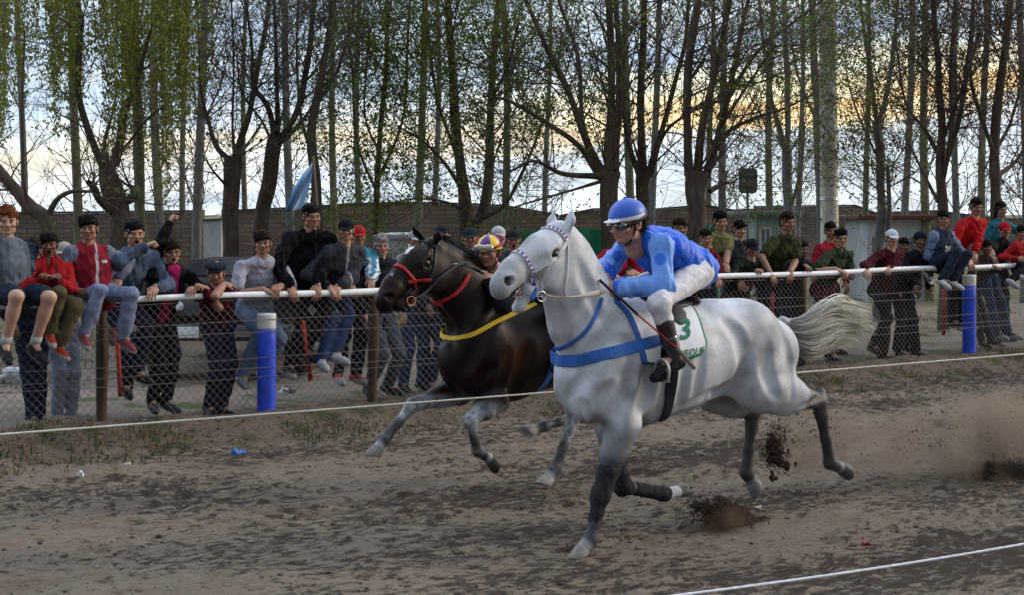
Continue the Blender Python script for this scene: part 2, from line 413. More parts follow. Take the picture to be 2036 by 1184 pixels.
# ================================================================ THE SETTING
CF = 13.9                                             # the crowd fence stands on the line c = CF
def M_ground():
    m = bpy.data.materials.new('race_track_soil'); m.use_nodes = True
    t = m.node_tree; b = t.nodes['Principled BSDF']; L = t.links.new
    b.inputs['Roughness'].default_value = .95; b.inputs['Specular IOR Level'].default_value = .1
    g = t.nodes.new('ShaderNodeNewGeometry')
    mp_ = t.nodes.new('ShaderNodeMapping'); mp_.vector_type = 'POINT'
    mp_.inputs['Rotation'].default_value = (0, 0, -math.atan2(D[1], D[0]))
    L(g.outputs['Position'], mp_.inputs[0])           # x runs along the track, y across
    def noise(scale, det=6, rough=.6, st=(1, 1, 1)):
        q = t.nodes.new('ShaderNodeMapping'); q.inputs['Scale'].default_value = st; L(mp_.outputs[0], q.inputs[0])
        n = t.nodes.new('ShaderNodeTexNoise'); n.inputs['Scale'].default_value = scale; n.inputs['Detail'].default_value = det; n.inputs['Roughness'].default_value = rough
        L(q.outputs[0], n.inputs['Vector']); return n.outputs[0]
    def mrange(v, a, b2, c=0., d=1.):
        r = t.nodes.new('ShaderNodeMapRange'); r.inputs[1].default_value = a; r.inputs[2].default_value = b2; r.inputs[3].default_value = c; r.inputs[4].default_value = d
        L(v, r.inputs[0]); return r.outputs[0]
    def mixc(f, c1, c2):
        q = t.nodes.new('ShaderNodeMix'); q.data_type = 'RGBA'; L(f, q.inputs[0])
        for i, c in ((6, c1), (7, c2)):
            if isinstance(c, tuple): q.inputs[i].default_value = (*c, 1)
            else: L(c, q.inputs[i])
        return q.outputs[2]
    def math_(op, a, b2):
        q = t.nodes.new('ShaderNodeMath'); q.operation = op
        for i, v in ((0, a), (1, b2)):
            if isinstance(v, (int, float)): q.inputs[i].default_value = v
            else: L(v, q.inputs[i])
        return q.outputs[0]
    sp = t.nodes.new('ShaderNodeSeparateXYZ'); L(mp_.outputs[0], sp.inputs[0])
    # dry soil: pale crust, browner where it is turned over
    dry = mixc(mrange(noise(2.2, 5, .6, (.45, 1, 1)), .35, .65), (.182, .147, .110), (.104, .082, .061))
    dry = mixc(mrange(noise(26, 5, .7, (.5, 1, 1)), .3, .7), dry, (.205, .172, .137))
    clod = mrange(math_('ADD', noise(12, 9, .80, (.68, 1.25, 1)), math_('MULTIPLY', mrange(noise(.75, 3, .5, (.5, 1, 1)), .3, .7, -1, 1), .105)), .482, .548)
    trk = mixc(clod, dry, (.045, .034, .027))
    trk = mixc(mrange(noise(60, 3, .6, (.6, 1, 1)), .60, .70), trk, (.06, .045, .036))
    # the bank and the ground under the crowd
    gr = mixc(mrange(noise(2.6, 6, .65), .52, .62), (.125, .098, .075), (.050, .055, .022))
    gr = mixc(mrange(noise(14, 6, .7), .50, .66), gr, (.075, .055, .04))
    lot = mixc(mrange(noise(3, 6, .65), .35, .65), (.24, .205, .17), (.17, .145, .12))
    lot = mixc(mrange(noise(1.3, 4, .6), .54, .62), lot, (.085, .095, .04))
    far = mixc(mrange(noise(.35, 5, .6), .4, .6), (.10, .11, .045), (.16, .13, .09))
    cc = math_('ADD', sp.outputs[1], math_('MULTIPLY', mrange(noise(3.1, 4), .3, .7, -1, 1), .22))
    col = mixc(mrange(cc, 12.75, 12.95), trk, gr)
    col = mixc(mrange(cc, 14.15, 14.4), col, lot)
    col = mixc(mrange(cc, 20.5, 22), col, far)
    L(col, b.inputs['Base Color'])
    bm_ = t.nodes.new('ShaderNodeBump'); bm_.inputs['Strength'].default_value = .8; bm_.inputs['Distance'].default_value = .035
    L(math_('ADD', noise(22, 8, .7, (.6, 1, 1)), math_('MULTIPLY', noise(90, 4, .7), .4)), bm_.inputs['Height']); L(bm_.outputs[0], b.inputs['Normal'])
    return m
def ground_z(t, c):
    """height of the terrain at track coordinates"""
    t = np.asarray(t, float); c = np.asarray(c, float)
    P = np.stack([t, c, np.zeros_like(t)], -1)
    base = ZT + (-ZT) * np.clip((c - 12.75) / .75, 0, 1) ** 1.0 * 1.0
    trk = (c < 12.95)
    near = np.clip((40 - np.abs(c)) / 20, 0, 1)
    Q = P * np.array([.42, 1.25, 1])
    a = vnoise(Q, 4.0, 1) * .011 + vnoise(Q, 9.0, 2) * .011 + vnoise(Q, 21.0, 3) * .007
    cl = np.clip(vnoise(Q, 5.5, 5) * .6 + vnoise(Q, 13, 7) * .5 + vnoise(P * np.array([.5, 1, 1]), .8, 8) * .35 - .12, 0, 1) * .065
    bank = np.exp(-((c - 13.35) / .42) ** 2) * (.055 + .055 * vnoise(P, .9, 11) + .045 * vnoise(P, 2.3, 12))
    rough = vnoise(P, 6, 14) * .014 + vnoise(P, 15, 15) * .01
    return base + np.where(trk, a + cl, rough * near) + bank + vnoise(P, .25, 9) * .02 * near
MG = M_ground()
def build_ground():
    ts = np.concatenate([-np.geomspace(6, 1500, 26)[::-1] - 2, np.arange(-8, 3, .07)[:-1] + 0.0, np.arange(3, 17, .033), np.arange(17, 34, .07), 34 + np.geomspace(.12, 2500, 60)])
    cs = np.concatenate([-np.geomspace(.5, 1500, 24)[::-1] + 2, np.arange(2.05, 14.6, .030), np.arange(14.6, 24, .08), 24 + np.geomspace(.12, 2500, 60)])
    ts = np.unique(np.round(ts, 3)); cs = np.unique(np.round(cs, 3))
    T, C = np.meshgrid(ts, cs, indexing='ij')
    Z = ground_z(T, C)
    V = T[..., None] * D + C[..., None] * N; V[..., 2] = Z
    nt_, nc = T.shape; I = np.arange(nt_ * nc).reshape(nt_, nc)
    Q = np.stack([I[:-1, :-1], I[1:, :-1], I[1:, 1:], I[:-1, 1:]], -1).reshape(-1, 4)
    o = make('ground', V.reshape(-1, 3), Q, MG)
    tag(o, kind='structure')
build_ground()
# ================================================================ HORSES
class Ray:
    """camera-side and sideways look-ups on a finished mesh, to lay straps and cloths on it"""
    def __init__(s, V, Q): s.t = BVHTree.FromPolygons([tuple(v) for v in V.tolist()], [tuple(q) for q in Q.tolist()])
    def px(s, x, y):
        o = Vector((0, 0, HC)); d = Vector(atY(x, y, 1.0)) - o
        h = s.t.ray_cast(o, d.normalized())
        return (None, None) if h[0] is None else (np.array(h[0]), np.array(h[1]))
    def toward(s, o, c):
        d = Vector(c) - Vector(o); L = d.length
        h = s.t.ray_cast(Vector(o), d.normalized(), L)
        return (None, None) if h[0] is None else (np.array(h[0]), np.array(h[1]))
    def near(s, p):
        h = s.t.find_nearest(Vector(p)); return np.array(h[0]), np.array(h[1])
def smooth_path(P, it=2, closed=False):
    P = P.copy()
    for _ in range(it):
        Q = P.copy(); Q[1:-1] = .25 * P[:-2] + .5 * P[1:-1] + .25 * P[2:]; P = Q
    return P
def ribbon(mb, P, Nn, width, off=.004, th=.004, mi=0):
    P = np.asarray(P, float); Nn = np.asarray(Nn, float); Nn /= np.linalg.norm(Nn, axis=1)[:, None] + 1e-9
    T = np.gradient(P, axis=0); T /= np.linalg.norm(T, axis=1)[:, None] + 1e-9
    S = np.cross(T, Nn); S /= np.linalg.norm(S, axis=1)[:, None] + 1e-9
    w = (np.full(len(P), width) if np.ndim(width) == 0 else np.asarray(width))[:, None] / 2
    a = P + Nn * off; b = a + Nn * th
    V = np.stack([a - S * w, b - S * w * .9, b + Nn * th * .25, b + S * w * .9, a + S * w], 1)
    m = len(P)
    Fc = [(i * 5 + j, i * 5 + (j + 1) % 5, (i + 1) * 5 + (j + 1) % 5, (i + 1) * 5 + j) for i in range(m - 1) for j in range(5)]
    Fc += [(4, 3, 2, 1, 0), tuple((m - 1) * 5 + j for j in range(5))]
    mb.add(V.reshape(-1, 3), Fc, mi)
def px_path(ray, pts, n=24):
    """a line drawn over the near side, laid on the surface"""
    S = spline(pts, n); P = []; Q = []
    for x, y in S:
        p, nn = ray.px(x, y)
        if p is not None: P.append(p); Q.append(nn)
    P = smooth_path(np.array(P), 2); Q = smooth_path(np.array(Q), 3)
    return P, Q
def wrap(ray, c, u, v, th, r=1.2, hull=True, it=2):
    """girdle: hits from outside toward c in the plane u,v over the angles th"""
    c = np.asarray(c, float); P = []; A = []
    for a in th:
        d = math.cos(a) * u + math.sin(a) * v
        p, nn = ray.toward(c + d * r, c)
        if p is None: continue
        P.append(p); A.append(d)
    P = np.array(P); A = np.array(A)
    P = smooth_path(P, it)
    return P, A

class Horse:
    """x forward along the track (to the left of the picture), y to the horse's left (towards the viewer)"""
    def __init__(s, c0, px0):
        s.c0 = c0; s.t0 = tof(px0, c0); s.org = tc_(s.t0, c0, ZT); s.A = np.array([-D, -N, UP])
    def W(s, p):                                    # local -> world
        return s.org + np.asarray(p, float) @ s.A
    def H(s, px, py, lat=0.0):                      # picture point at a sideways offset -> local
        w = at(px, py, s.c0 - lat) - s.org
        return s.A @ w
Y3 = np.array([0, 1.0, 0])

def horse_mesh(h, K, res, flip=1):
    """K: dictionary of skeleton points in local space"""
    B = Body(.05)
    side = Y3
    # trunk
    tr = K['trunk']                                  # (point, half height, half width)
    B.chain([t[0] for t in tr], [t[1] for t in tr], .08, side, [t[2] / t[1] for t in tr])
    for e in K.get('lumps', []): B.ell(e[0], e[1], e[2] if len(e) > 2 else None, e[3] if len(e) > 3 else .06)
    nk = K['neck']
    B.chain([t[0] for t in nk], [t[1] for t in nk], .07, side, [t[2] / t[1] for t in nk])
    # head, in its own frame: a from poll to muzzle, b upwards from the face
    po, mu, sd = K['poll'], K['muzzle'], K['headside']
    a = mu - po; Lh = np.linalg.norm(a); a = a / Lh
    sd = sd - a * (sd @ a); sd = sd / np.linalg.norm(sd)
    b = np.cross(sd, a); b = b if b[2] > 0 else -b
    sl = Lh / .56; s_ = sl * K.get('headw', 1.2)
    def hp(x, y, z): return po + a * x * sl + (sd * y + b * z) * s_
    K['hp'] = hp; K['hs'] = s_; K['ha'] = (a, sd, b)
    B.cap(hp(.03, 0, -.066), hp(.17, 0, -.065), .066 * s_, .098 * s_, .04, sd, (.80, .82))      # cranium
    B.cap(hp(.17, 0, -.055), hp(.44, 0, -.045), .082 * s_, .050 * s_, .05, sd, (.80, .80))     # nose bone
    B.cap(hp(.10, 0, -.02), hp(.40, 0, -.012), .03 * s_, .026 * s_, .05, sd, (1.5, 1.1))       # flat face
    B.cap(hp(.42, 0, -.05), hp(.515, 0, -.065), .056 * s_, .050 * s_, .035, sd, (.95, .92))     # muzzle
    B.cap(hp(.50, 0, -.055), hp(.54, 0, -.085), .040 * s_, .032 * s_, .03, sd, (1.05, 1.0))     # upper lip
    for q in (-1, 1):
        B.ell(hp(.14, q * .048, -.145), np.array([.105, .034, .098]) * s_, np.array([a, sd, b]), .03)    # cheek
        B.cap(hp(.12, q * .062, -.030), hp(.20, q * .068, -.036), .022 * s_, .018 * s_, .03)   # brow above the eye
        B.cap(hp(.20, q * .060, -.075), hp(.34, q * .045, -.070), .016 * s_, .008 * s_, .03)   # face crest
        B.ell(hp(.485, q * .036, -.045), np.array([.034, .018, .026]) * s_, np.array([a, sd, b]), .02)
        B.ell(hp(.165, q * .079, -.058), np.array([.024, .013, .018]) * s_, np.array([a, sd, b]), .008, True)
        B.ell(hp(.500, q * .053, -.048), np.array([.026, .024, .019]) * s_, np.array([a * .8 + b * .6, sd, b * .8 - a * .6]), .008, True)
    jo = K.get('jaw', 0.0)                          # mouth opening
    j0 = hp(.12, 0, -.175); j1 = hp(.36, 0, -.135 - jo * .3); j2 = hp(.46, 0, -.125 - jo)
    B.cap(j0, j1, .050 * s_, .034 * s_, .04, sd, (1.0, .95)); B.cap(j1, j2, .034 * s_, .024 * s_, .03, sd, (.95, 1.1))
    B.ell(j2, np.array([.032, .028, .022]) * s_, np.array([a, sd, b]), .02)
    if jo > .02:
        B.cap(hp(.40, 0, -.105), hp(.53, 0, -.115 - jo * .45), .012, .018 * s_, .008, sd, (1.9, 2.2), True)
    for q, e in ((-1, K['ear_r']), (1, K['ear_l'])):
        base = hp(-.005, q * .046, -.02); tip = e; mid = base * .5 + tip * .5 + sd * q * .01
        ed = tip - base; ed /= np.linalg.norm(ed); fw = np.cross(sd, ed)
        B.cap(base, mid, .028, .037, .012, fw, (.6, .55)); B.cap(mid, tip, .037, .005, .012, fw, (.55, .6))
        B.cap(mid + a * .028 + (base - mid) * .15, tip * .7 + mid * .3 + a * .022, .014, .005, .006, None, (1, 1), True)
    # legs
    for lg in K['legs']:
        P, r = lg['p'], lg['r']
        B.chain(P, r, .028, None)
        for e in lg.get('m', []): B.ell(*e)
    for p in K.get('subs', []): B.ell(p[0], p[1], p[2] if len(p) > 2 else None, .05, True)
    V, Q = B.mesh(.026)
    ray = Ray(h.W(V), Q)
    for (pts, r, dp) in K.get('grooves', []):           # creases between muscles (dp > 0) and raised cords (dp < 0), found on the surface
        g = []
        for x, y in spline(pts, max(4, len(pts) * 4)):
            p, nn = ray.px(x, y)
            if p is None: continue
            l = h.A @ (p - h.org); n2 = h.A @ nn; g.append(l + n2 * r * (1 - dp) if dp > 0 else l + n2 * (-r + -dp))
        for i in range(len(g) - 1):
            if np.linalg.norm(g[i + 1] - g[i]) > .2: continue
            t0 = math.sin(math.pi * (i + .5) / len(g)) ** .5
            for m_ in ((1, 1, 1), (1, -1, 1)):
                a0, b0 = g[i] * m_, g[i + 1] * m_
                if dp > 0: B.cap(a0, b0, r * t0, r * t0, max(.03, r * 1.3), None, (1, 1), True)
                else: B.cap(a0, b0, r, r, .02)
    V, Q = B.mesh(res)
    return V, Q

def foreleg(el, kn, fe, co, toe, s=1.0):
    """elbow, knee, fetlock, coronet, toe direction point"""
    el, kn, fe, co = map(np.asarray, (el, kn, fe, co))
    ax = (kn - el) / np.linalg.norm(kn - el); bk = np.array([-1.0, 0, 0]); bk = bk - ax * (bk @ ax); bk /= np.linalg.norm(bk)
    p = [el, el * .55 + kn * .45, el * .12 + kn * .88, kn, kn * .82 + fe * .18, kn * .4 + fe * .6, fe, fe * .4 + co * .6, co]
    r = [.112, .080, .048, .049, .037, .031, .041, .032, .040]
    A = frame(ax, Y3)
    m = [(el * .75 + kn * .25 - bk * .02, np.array([.055, .062, .13]), A, .03),
         (kn - bk * .006, np.array([.042, .046, .058]), A, .02)]
    cd = (fe - kn) / np.linalg.norm(fe - kn); b2 = np.array([-1.0, 0, 0]); b2 = b2 - cd * (b2 @ cd)
    if np.linalg.norm(b2) > .2:
        b2 /= np.linalg.norm(b2)
        if b2 @ (el - kn) < 0 and abs(cd[0]) > .6: b2 = -b2
        m.append((fe + b2 * .022, np.array([.022, .026, .034]), frame(cd, Y3), .015))
    return dict(p=[np.asarray(x) for x in p], r=[x * s for x in r], m=m)
def hoof_mesh(mb, co, toe, s=1.0, mi=0):
    """co = coronet centre, toe = direction from the coronet towards the ground face"""
    z = np.asarray(toe, float) - np.asarray(co, float); z /= np.linalg.norm(z)
    return z
def add_hoof(name, h, co, ax, fwd, mt, parent, s=1.0):
    """hoof: a short slanted cone with a flat sole; ax from coronet to sole, fwd the toe direction (local)"""
    ax = np.asarray(ax, float); ax /= np.linalg.norm(ax); fwd = np.asarray(fwd, float); fwd = fwd - ax * (fwd @ ax); fwd /= np.linalg.norm(fwd)
    sd = np.cross(ax, fwd); mb = MB(); n = 20; rings = []
    for z, r, fo in ((-.012, .036, -.002), (0, .043, 0), (.03, .049, .010), (.062, .056, .020), (.068, .054, .020), (.064, .042, .018), (.060, .001, .018)):
        ring = []
        for j in range(n):
            a = 2 * math.pi * j / n; x = math.cos(a); y = math.sin(a)
            rr = r * (1.0 + .10 * x); hgt = z * (1.0 + .22 * x)
            ring.append(np.asarray(co) + (ax * hgt + fwd * (fo + rr * x * 1.08) + sd * rr * y) * s)
        rings.append(ring)
    V = h.W(np.array(rings).reshape(-1, 3)); m = len(rings)
    Fc = [(i * n + j, i * n + (j + 1) % n, (i + 1) * n + (j + 1) % n, (i + 1) * n + j) for i in range(m - 1) for j in range(n)]
    Fc += [tuple(range(n))[::-1], tuple((m - 1) * n + j for j in range(n))]
    mb.add(V, Fc)
    return mb.build(name, mt, parent)
def hindleg(hip, st, hk, fe, co, s=1.0, thigh=True):
    hip, st, hk, fe, co = map(np.asarray, (hip, st, hk, fe, co))
    p = [st, st * .5 + hk * .5, st * .15 + hk * .85, hk, hk * .8 + fe * .2, hk * .4 + fe * .6, fe, fe * .4 + co * .6, co]
    r = [.14, .105, .056, .050, .041, .033, .042, .033, .041]
    ax = (hk - st) / np.linalg.norm(hk - st); cd = (fe - hk) / np.linalg.norm(fe - hk)
    b2 = ax - cd * (ax @ cd); b2 /= np.linalg.norm(b2) + 1e-9
    m = [(hk + b2 * .036 - cd * .03, np.array([.026, .030, .055]), frame(cd * .8 - b2 * .35, Y3), .02),
         (hk, np.array([.042, .048, .056]), frame(cd, Y3), .02),
         (fe + b2 * .02, np.array([.022, .026, .034]), frame(cd, Y3), .015)]
    return dict(p=p, r=[x * s for x in r], m=m)

def coat_noise(V, sc, seed): return vnoise(V, sc, seed)

# ---------------------------------------------------------------- the grey horse in front
def white_horse():
    h = Horse(7.72, 1300); H = h.H
    root = thing('horse', 'light grey dappled horse galloping in blue tack under the blue jockey', 'horse', h.org, HEAD_ANG)
    K = {}
    K['trunk'] = [(H(1172, 752), .235, .20), (H(1205, 735), .315, .235), (H(1262, 728), .355, .265), (H(1335, 715), .325, .285), (H(1410, 694), .295, .265),
                  (H(1470, 690), .285, .25), (H(1522, 700), .225, .21)]
    K['lumps'] = [
        (H(1255, 628), (.16, .07, .09)),                                # withers
        (H(1452, 640), (.24, .17, .12)),                                # croup
        (H(1490, 660, .12), (.20, .13, .18)), (H(1490, 660, -.12), (.20, .13, .18)),
        (H(1205, 735, .15), (.14, .09, .30), frame((.30, 0, 1)), .12), (H(1200, 735, -.15), (.14, .09, .30), frame((.30, 0, 1)), .12),    # shoulders
        (H(1240, 785, .16), (.15, .10, .14), None, .10), (H(1232, 790, -.16), (.15, .10, .14), None, .10),
        (H(1168, 800, .10), (.10, .09, .13)), (H(1168, 800, -.10), (.10, .09, .13)),          # breast
    ]
    K['neck'] = [(H(1205, 690), .31, .18), (H(1160, 625), .25, .14), (H(1138, 560), .205, .115), (H(1120, 508), .165, .10), (H(1110, 480), .12, .085)]
    K['headw'] = 1.3; K['poll'] = H(1108, 453); K['muzzle'] = H(974, 549, .03); K['headside'] = np.array([.0, 1.0, 0.0])
    K['ear_l'] = H(1137, 414, .085); K['ear_r'] = H(1101, 420, -.06); K['jaw'] = .068
    nf = foreleg(H(1240, 838, .17), H(1195, 985, .16), H(1173, 1075, .15), H(1158, 1094, .15), None, 1.0)
    nf['m'] += [(H(1236, 830, .17), np.array([.10, .085, .14]), None, .05)]
    ff = foreleg(H(1212, 838, -.15), H(1237, 968, -.14), H(1322, 984, -.14), H(1350, 978, -.14), None, .98)
    nh = hindleg(H(1490, 690, .17), H(1520, 775, .17), H(1628, 800, .16), H(1651, 922, .16), H(1672, 932, .16), 1.0)
    fh = hindleg(H(1470, 690, -.15), H(1420, 782, -.15), H(1497, 822, -.14), H(1484, 942, -.14), H(1494, 958, -.14), .97)
    K['legs'] = [nf, ff, nh, fh]
    # thighs and quarters
    K['lumps'] += [(H(1505, 735, .15), (.20, .12, .25), None, .07), (H(1470, 735, -.15), (.20, .12, .23), None, .07),
                   (H(1545, 735, .13), (.10, .10, .22), None, .06), (H(1515, 730, -.13), (.10, .10, .20), None, .06),
                   (H(1512, 765, .16), (.17, .11, .16), None, .12), (H(1560, 790, .16), (.16, .08, .12), None, .12),
                   (H(1440, 790, -.15), (.16, .08, .09), None, .06)]
    K['subs'] = [(H(1443, 780, .19), (.09, .07, .035), frame((-.25, 0, 1)))]
    K['grooves'] = [([(1302, 700), (1290, 770), (1268, 838)], .05, .45), ([(1232, 632), (1190, 690), (1152, 770)], .045, .30), ([(1112, 612), (1125, 670), (1138, 742)], .030, .40),
                    ([(1392, 832), (1440, 800), (1472, 755), (1490, 700)], .045, .45), ([(1562, 668), (1572, 720), (1574, 790)], .030, .35), ([(1530, 690), (1525, 740), (1545, 790)], .04, .25), ([(1185, 838), (1192, 800), (1215, 770)], .035, .40),
                    ([(1160, 800), (1178, 835), (1200, 850)], .025, .4), ([(1255, 720), (1245, 780), (1220, 830)], .045, .22), ([(1440, 640), (1470, 670), (1478, 720)], .045, .25), ([(1345, 815), (1400, 790), (1450, 760)], .03, .18),
                    ([(1590, 812), (1615, 800), (1630, 790)], .012, .5), ([(1150, 520), (1170, 570), (1195, 630)], .035, .22), ([(1330, 700), (1325, 760), (1310, 820)], .03, .12), ([(1365, 700), (1360, 760), (1350, 810)], .03, .12), ([(1398, 690), (1392, 740), (1382, 790)], .03, .12),
                    ([(1130, 790), (1150, 760), (1180, 745)], .03, .2), ([(1500, 820), (1540, 838), (1590, 838)], .02, .3)]
    V, Q = horse_mesh(h, K, .0115)
    V = V.astype(float)
    W = h.W(V)
    # coat: white with grey dapples, darker legs, muzzle and patches on thigh and flank
    col = np.zeros((len(V), 3)); base = np.array([.55, .58, .62])
    dp = .45 * vnoise(V, 7, 3) + .45 * vnoise(V, 15, 4) + .5 * vnoise(V, 3, 5)
    col[:] = base * (1 - .60 * np.clip(dp + .22, 0, 1))[:, None]
    dark = np.array([.055, .058, .068])
    def blend(w, c):
        w = np.clip(w, 0, 1)[:, None]; col[:] = col * (1 - w) + np.array(c) * w
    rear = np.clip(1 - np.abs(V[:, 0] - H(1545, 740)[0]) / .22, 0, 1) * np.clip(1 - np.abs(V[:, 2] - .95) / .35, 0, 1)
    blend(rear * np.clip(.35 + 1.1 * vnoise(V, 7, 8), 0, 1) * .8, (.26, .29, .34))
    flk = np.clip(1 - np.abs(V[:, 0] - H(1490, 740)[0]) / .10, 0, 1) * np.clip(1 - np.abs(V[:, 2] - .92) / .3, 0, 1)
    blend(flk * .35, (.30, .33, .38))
    nf_ = V[:, 0] > 0                                   # front half
    zk = .80 + .07 * vnoise(V, 12, 6)
    low = np.clip((zk - V[:, 2]) / .27, 0, 1)
    blend(low ** .65 * nf_, dark * .8)
    # cannon and hoof ends of the hind legs
    for lg, a in ((nh, 1.0), (fh, 1.0)):
        hk, fe, co = lg['p'][3], lg['p'][6], lg['p'][8]
        d1 = np.minimum(segd(V, hk, fe), segd(V, fe, co)); blend(np.clip((.13 - d1) / .06, 0, 1) * np.where(V[:, 2] < hk[2] + .09, 1, 0) * .97, (.026, .023, .022))
        blend(np.clip((.05 - segd(V, fe * .2 + co * .8, co)) / .02, 0, 1), (.30, .30, .31))
        st = lg['p'][0]
        d2 = segd(V, st * .25 + hk * .75, hk); blend(np.clip((.16 - d2) / .09, 0, 1) * .85, (.07, .064, .06))
    blend(np.clip((.07 - segd(V, ff['p'][6], ff['p'][8])) / .03, 0, 1), (.50, .52, .55))
    blend(np.clip((.055 - segd(V, nf['p'][7], nf['p'][8])) / .03, 0, 1), (.45, .45, .44))
    hp = K['hp']
    mzz = np.clip((.085 - np.linalg.norm(V - hp(.53, 0, -.075), axis=1)) / .05, 0, 1); blend(mzz * .8, (.20, .20, .22))
    for q in (-1, 1):
        blend(np.clip((.036 - np.linalg.norm(V - hp(.503, q * .046, -.048), axis=1)) / .012, 0, 1), (.02, .015, .018))
        blend(np.clip((.044 - np.linalg.norm(V - hp(.165, q * .075, -.058), axis=1)) / .014, 0, 1) * .85, (.06, .06, .065))
    mo = np.clip((.034 - segd(V, hp(.41, 0, -.107), hp(.50, 0, -.130))) / .012, 0, 1); blend(mo * .8, (.25, .12, .12))
    spk = vnoise(V, 85, 21) * .5 + vnoise(V, 50, 22) * .5; blend(np.clip((spk - .30) * 4, 0, 1) * .10, (.16, .18, .21))
    mt = mat('grey_horse_coat', (.6, .6, .6), .5, .3, attr=True, n1=.20, s1=55, bump=.2, sb=160, detail=9)
    o = make('horse_body', W, Q, mt, root, color=col)
    ray = Ray(W, Q)
    hf = mat('horn_hoof', (.23, .22, .21), .6, n1=.4, s1=30)
    add_hoof('hoof', h, nf['p'][8], (.35, 0, -.9), (1, 0, .3), hf, root)
    add_hoof('hoof', h, ff['p'][8], (-.88, 0, .42), (-.3, 0, -.9), hf, root, .95)
    add_hoof('hoof', h, nh['p'][8], (-.9, 0, -.05), (-.15, 0, -1), mat('dark_hoof', (.07, .065, .06), .5, n1=.3, s1=30), root)
    add_hoof('hoof', h, fh['p'][8], (-.75, 0, -.45), (.1, 0, -1), hf, root)
    # eyes
    eyem = mat('horse_eye', (.012, .009, .008), .3, .5)
    for q in (-1, 1):
        e = MB(); e.lathe([(.001, -.027), (.015, -.023), (.024, -.012), (.027, 0), (.024, .012), (.015, .023), (.001, .027)], h.W(hp(.165, q * .070, -.058)), n=14); e.build('eye', eyem, root)
    if K['jaw'] > 0:
        tm = MB()
        for i in range(5):
            y = (i - 2) * .012
            tm.box(h.W(hp(.445 + .004 * (2 - abs(i - 2)), y, -.118 - .03)), (.010, .011, .016), bevel=.003)
        tm.build('teeth', mat('teeth', (.5, .45, .34), .4), root)
        tg = Body(.02); tg.cap(hp(.33, 0, -.128), hp(.43, 0.0, -.140), .016, .014, side=Y3, q=(1.3, 1.3)); Vt, Qt = tg.mesh(.006)
        make('tongue', h.W(Vt), Qt, mat('tongue', (.36, .16, .17), .4, .5), root)
    return h, root, K, ray, dict(nf=nf, ff=ff, nh=nh, fh=fh), (W, Q)
def segd(V, a, b):
    a = np.asarray(a, float); b = np.asarray(b, float); ab = b - a
    t = np.clip(((V - a) @ ab) / (ab @ ab + 1e-9), 0, 1)
    return np.linalg.norm(V - a - t[:, None] * ab, axis=1)
HW = white_horse()

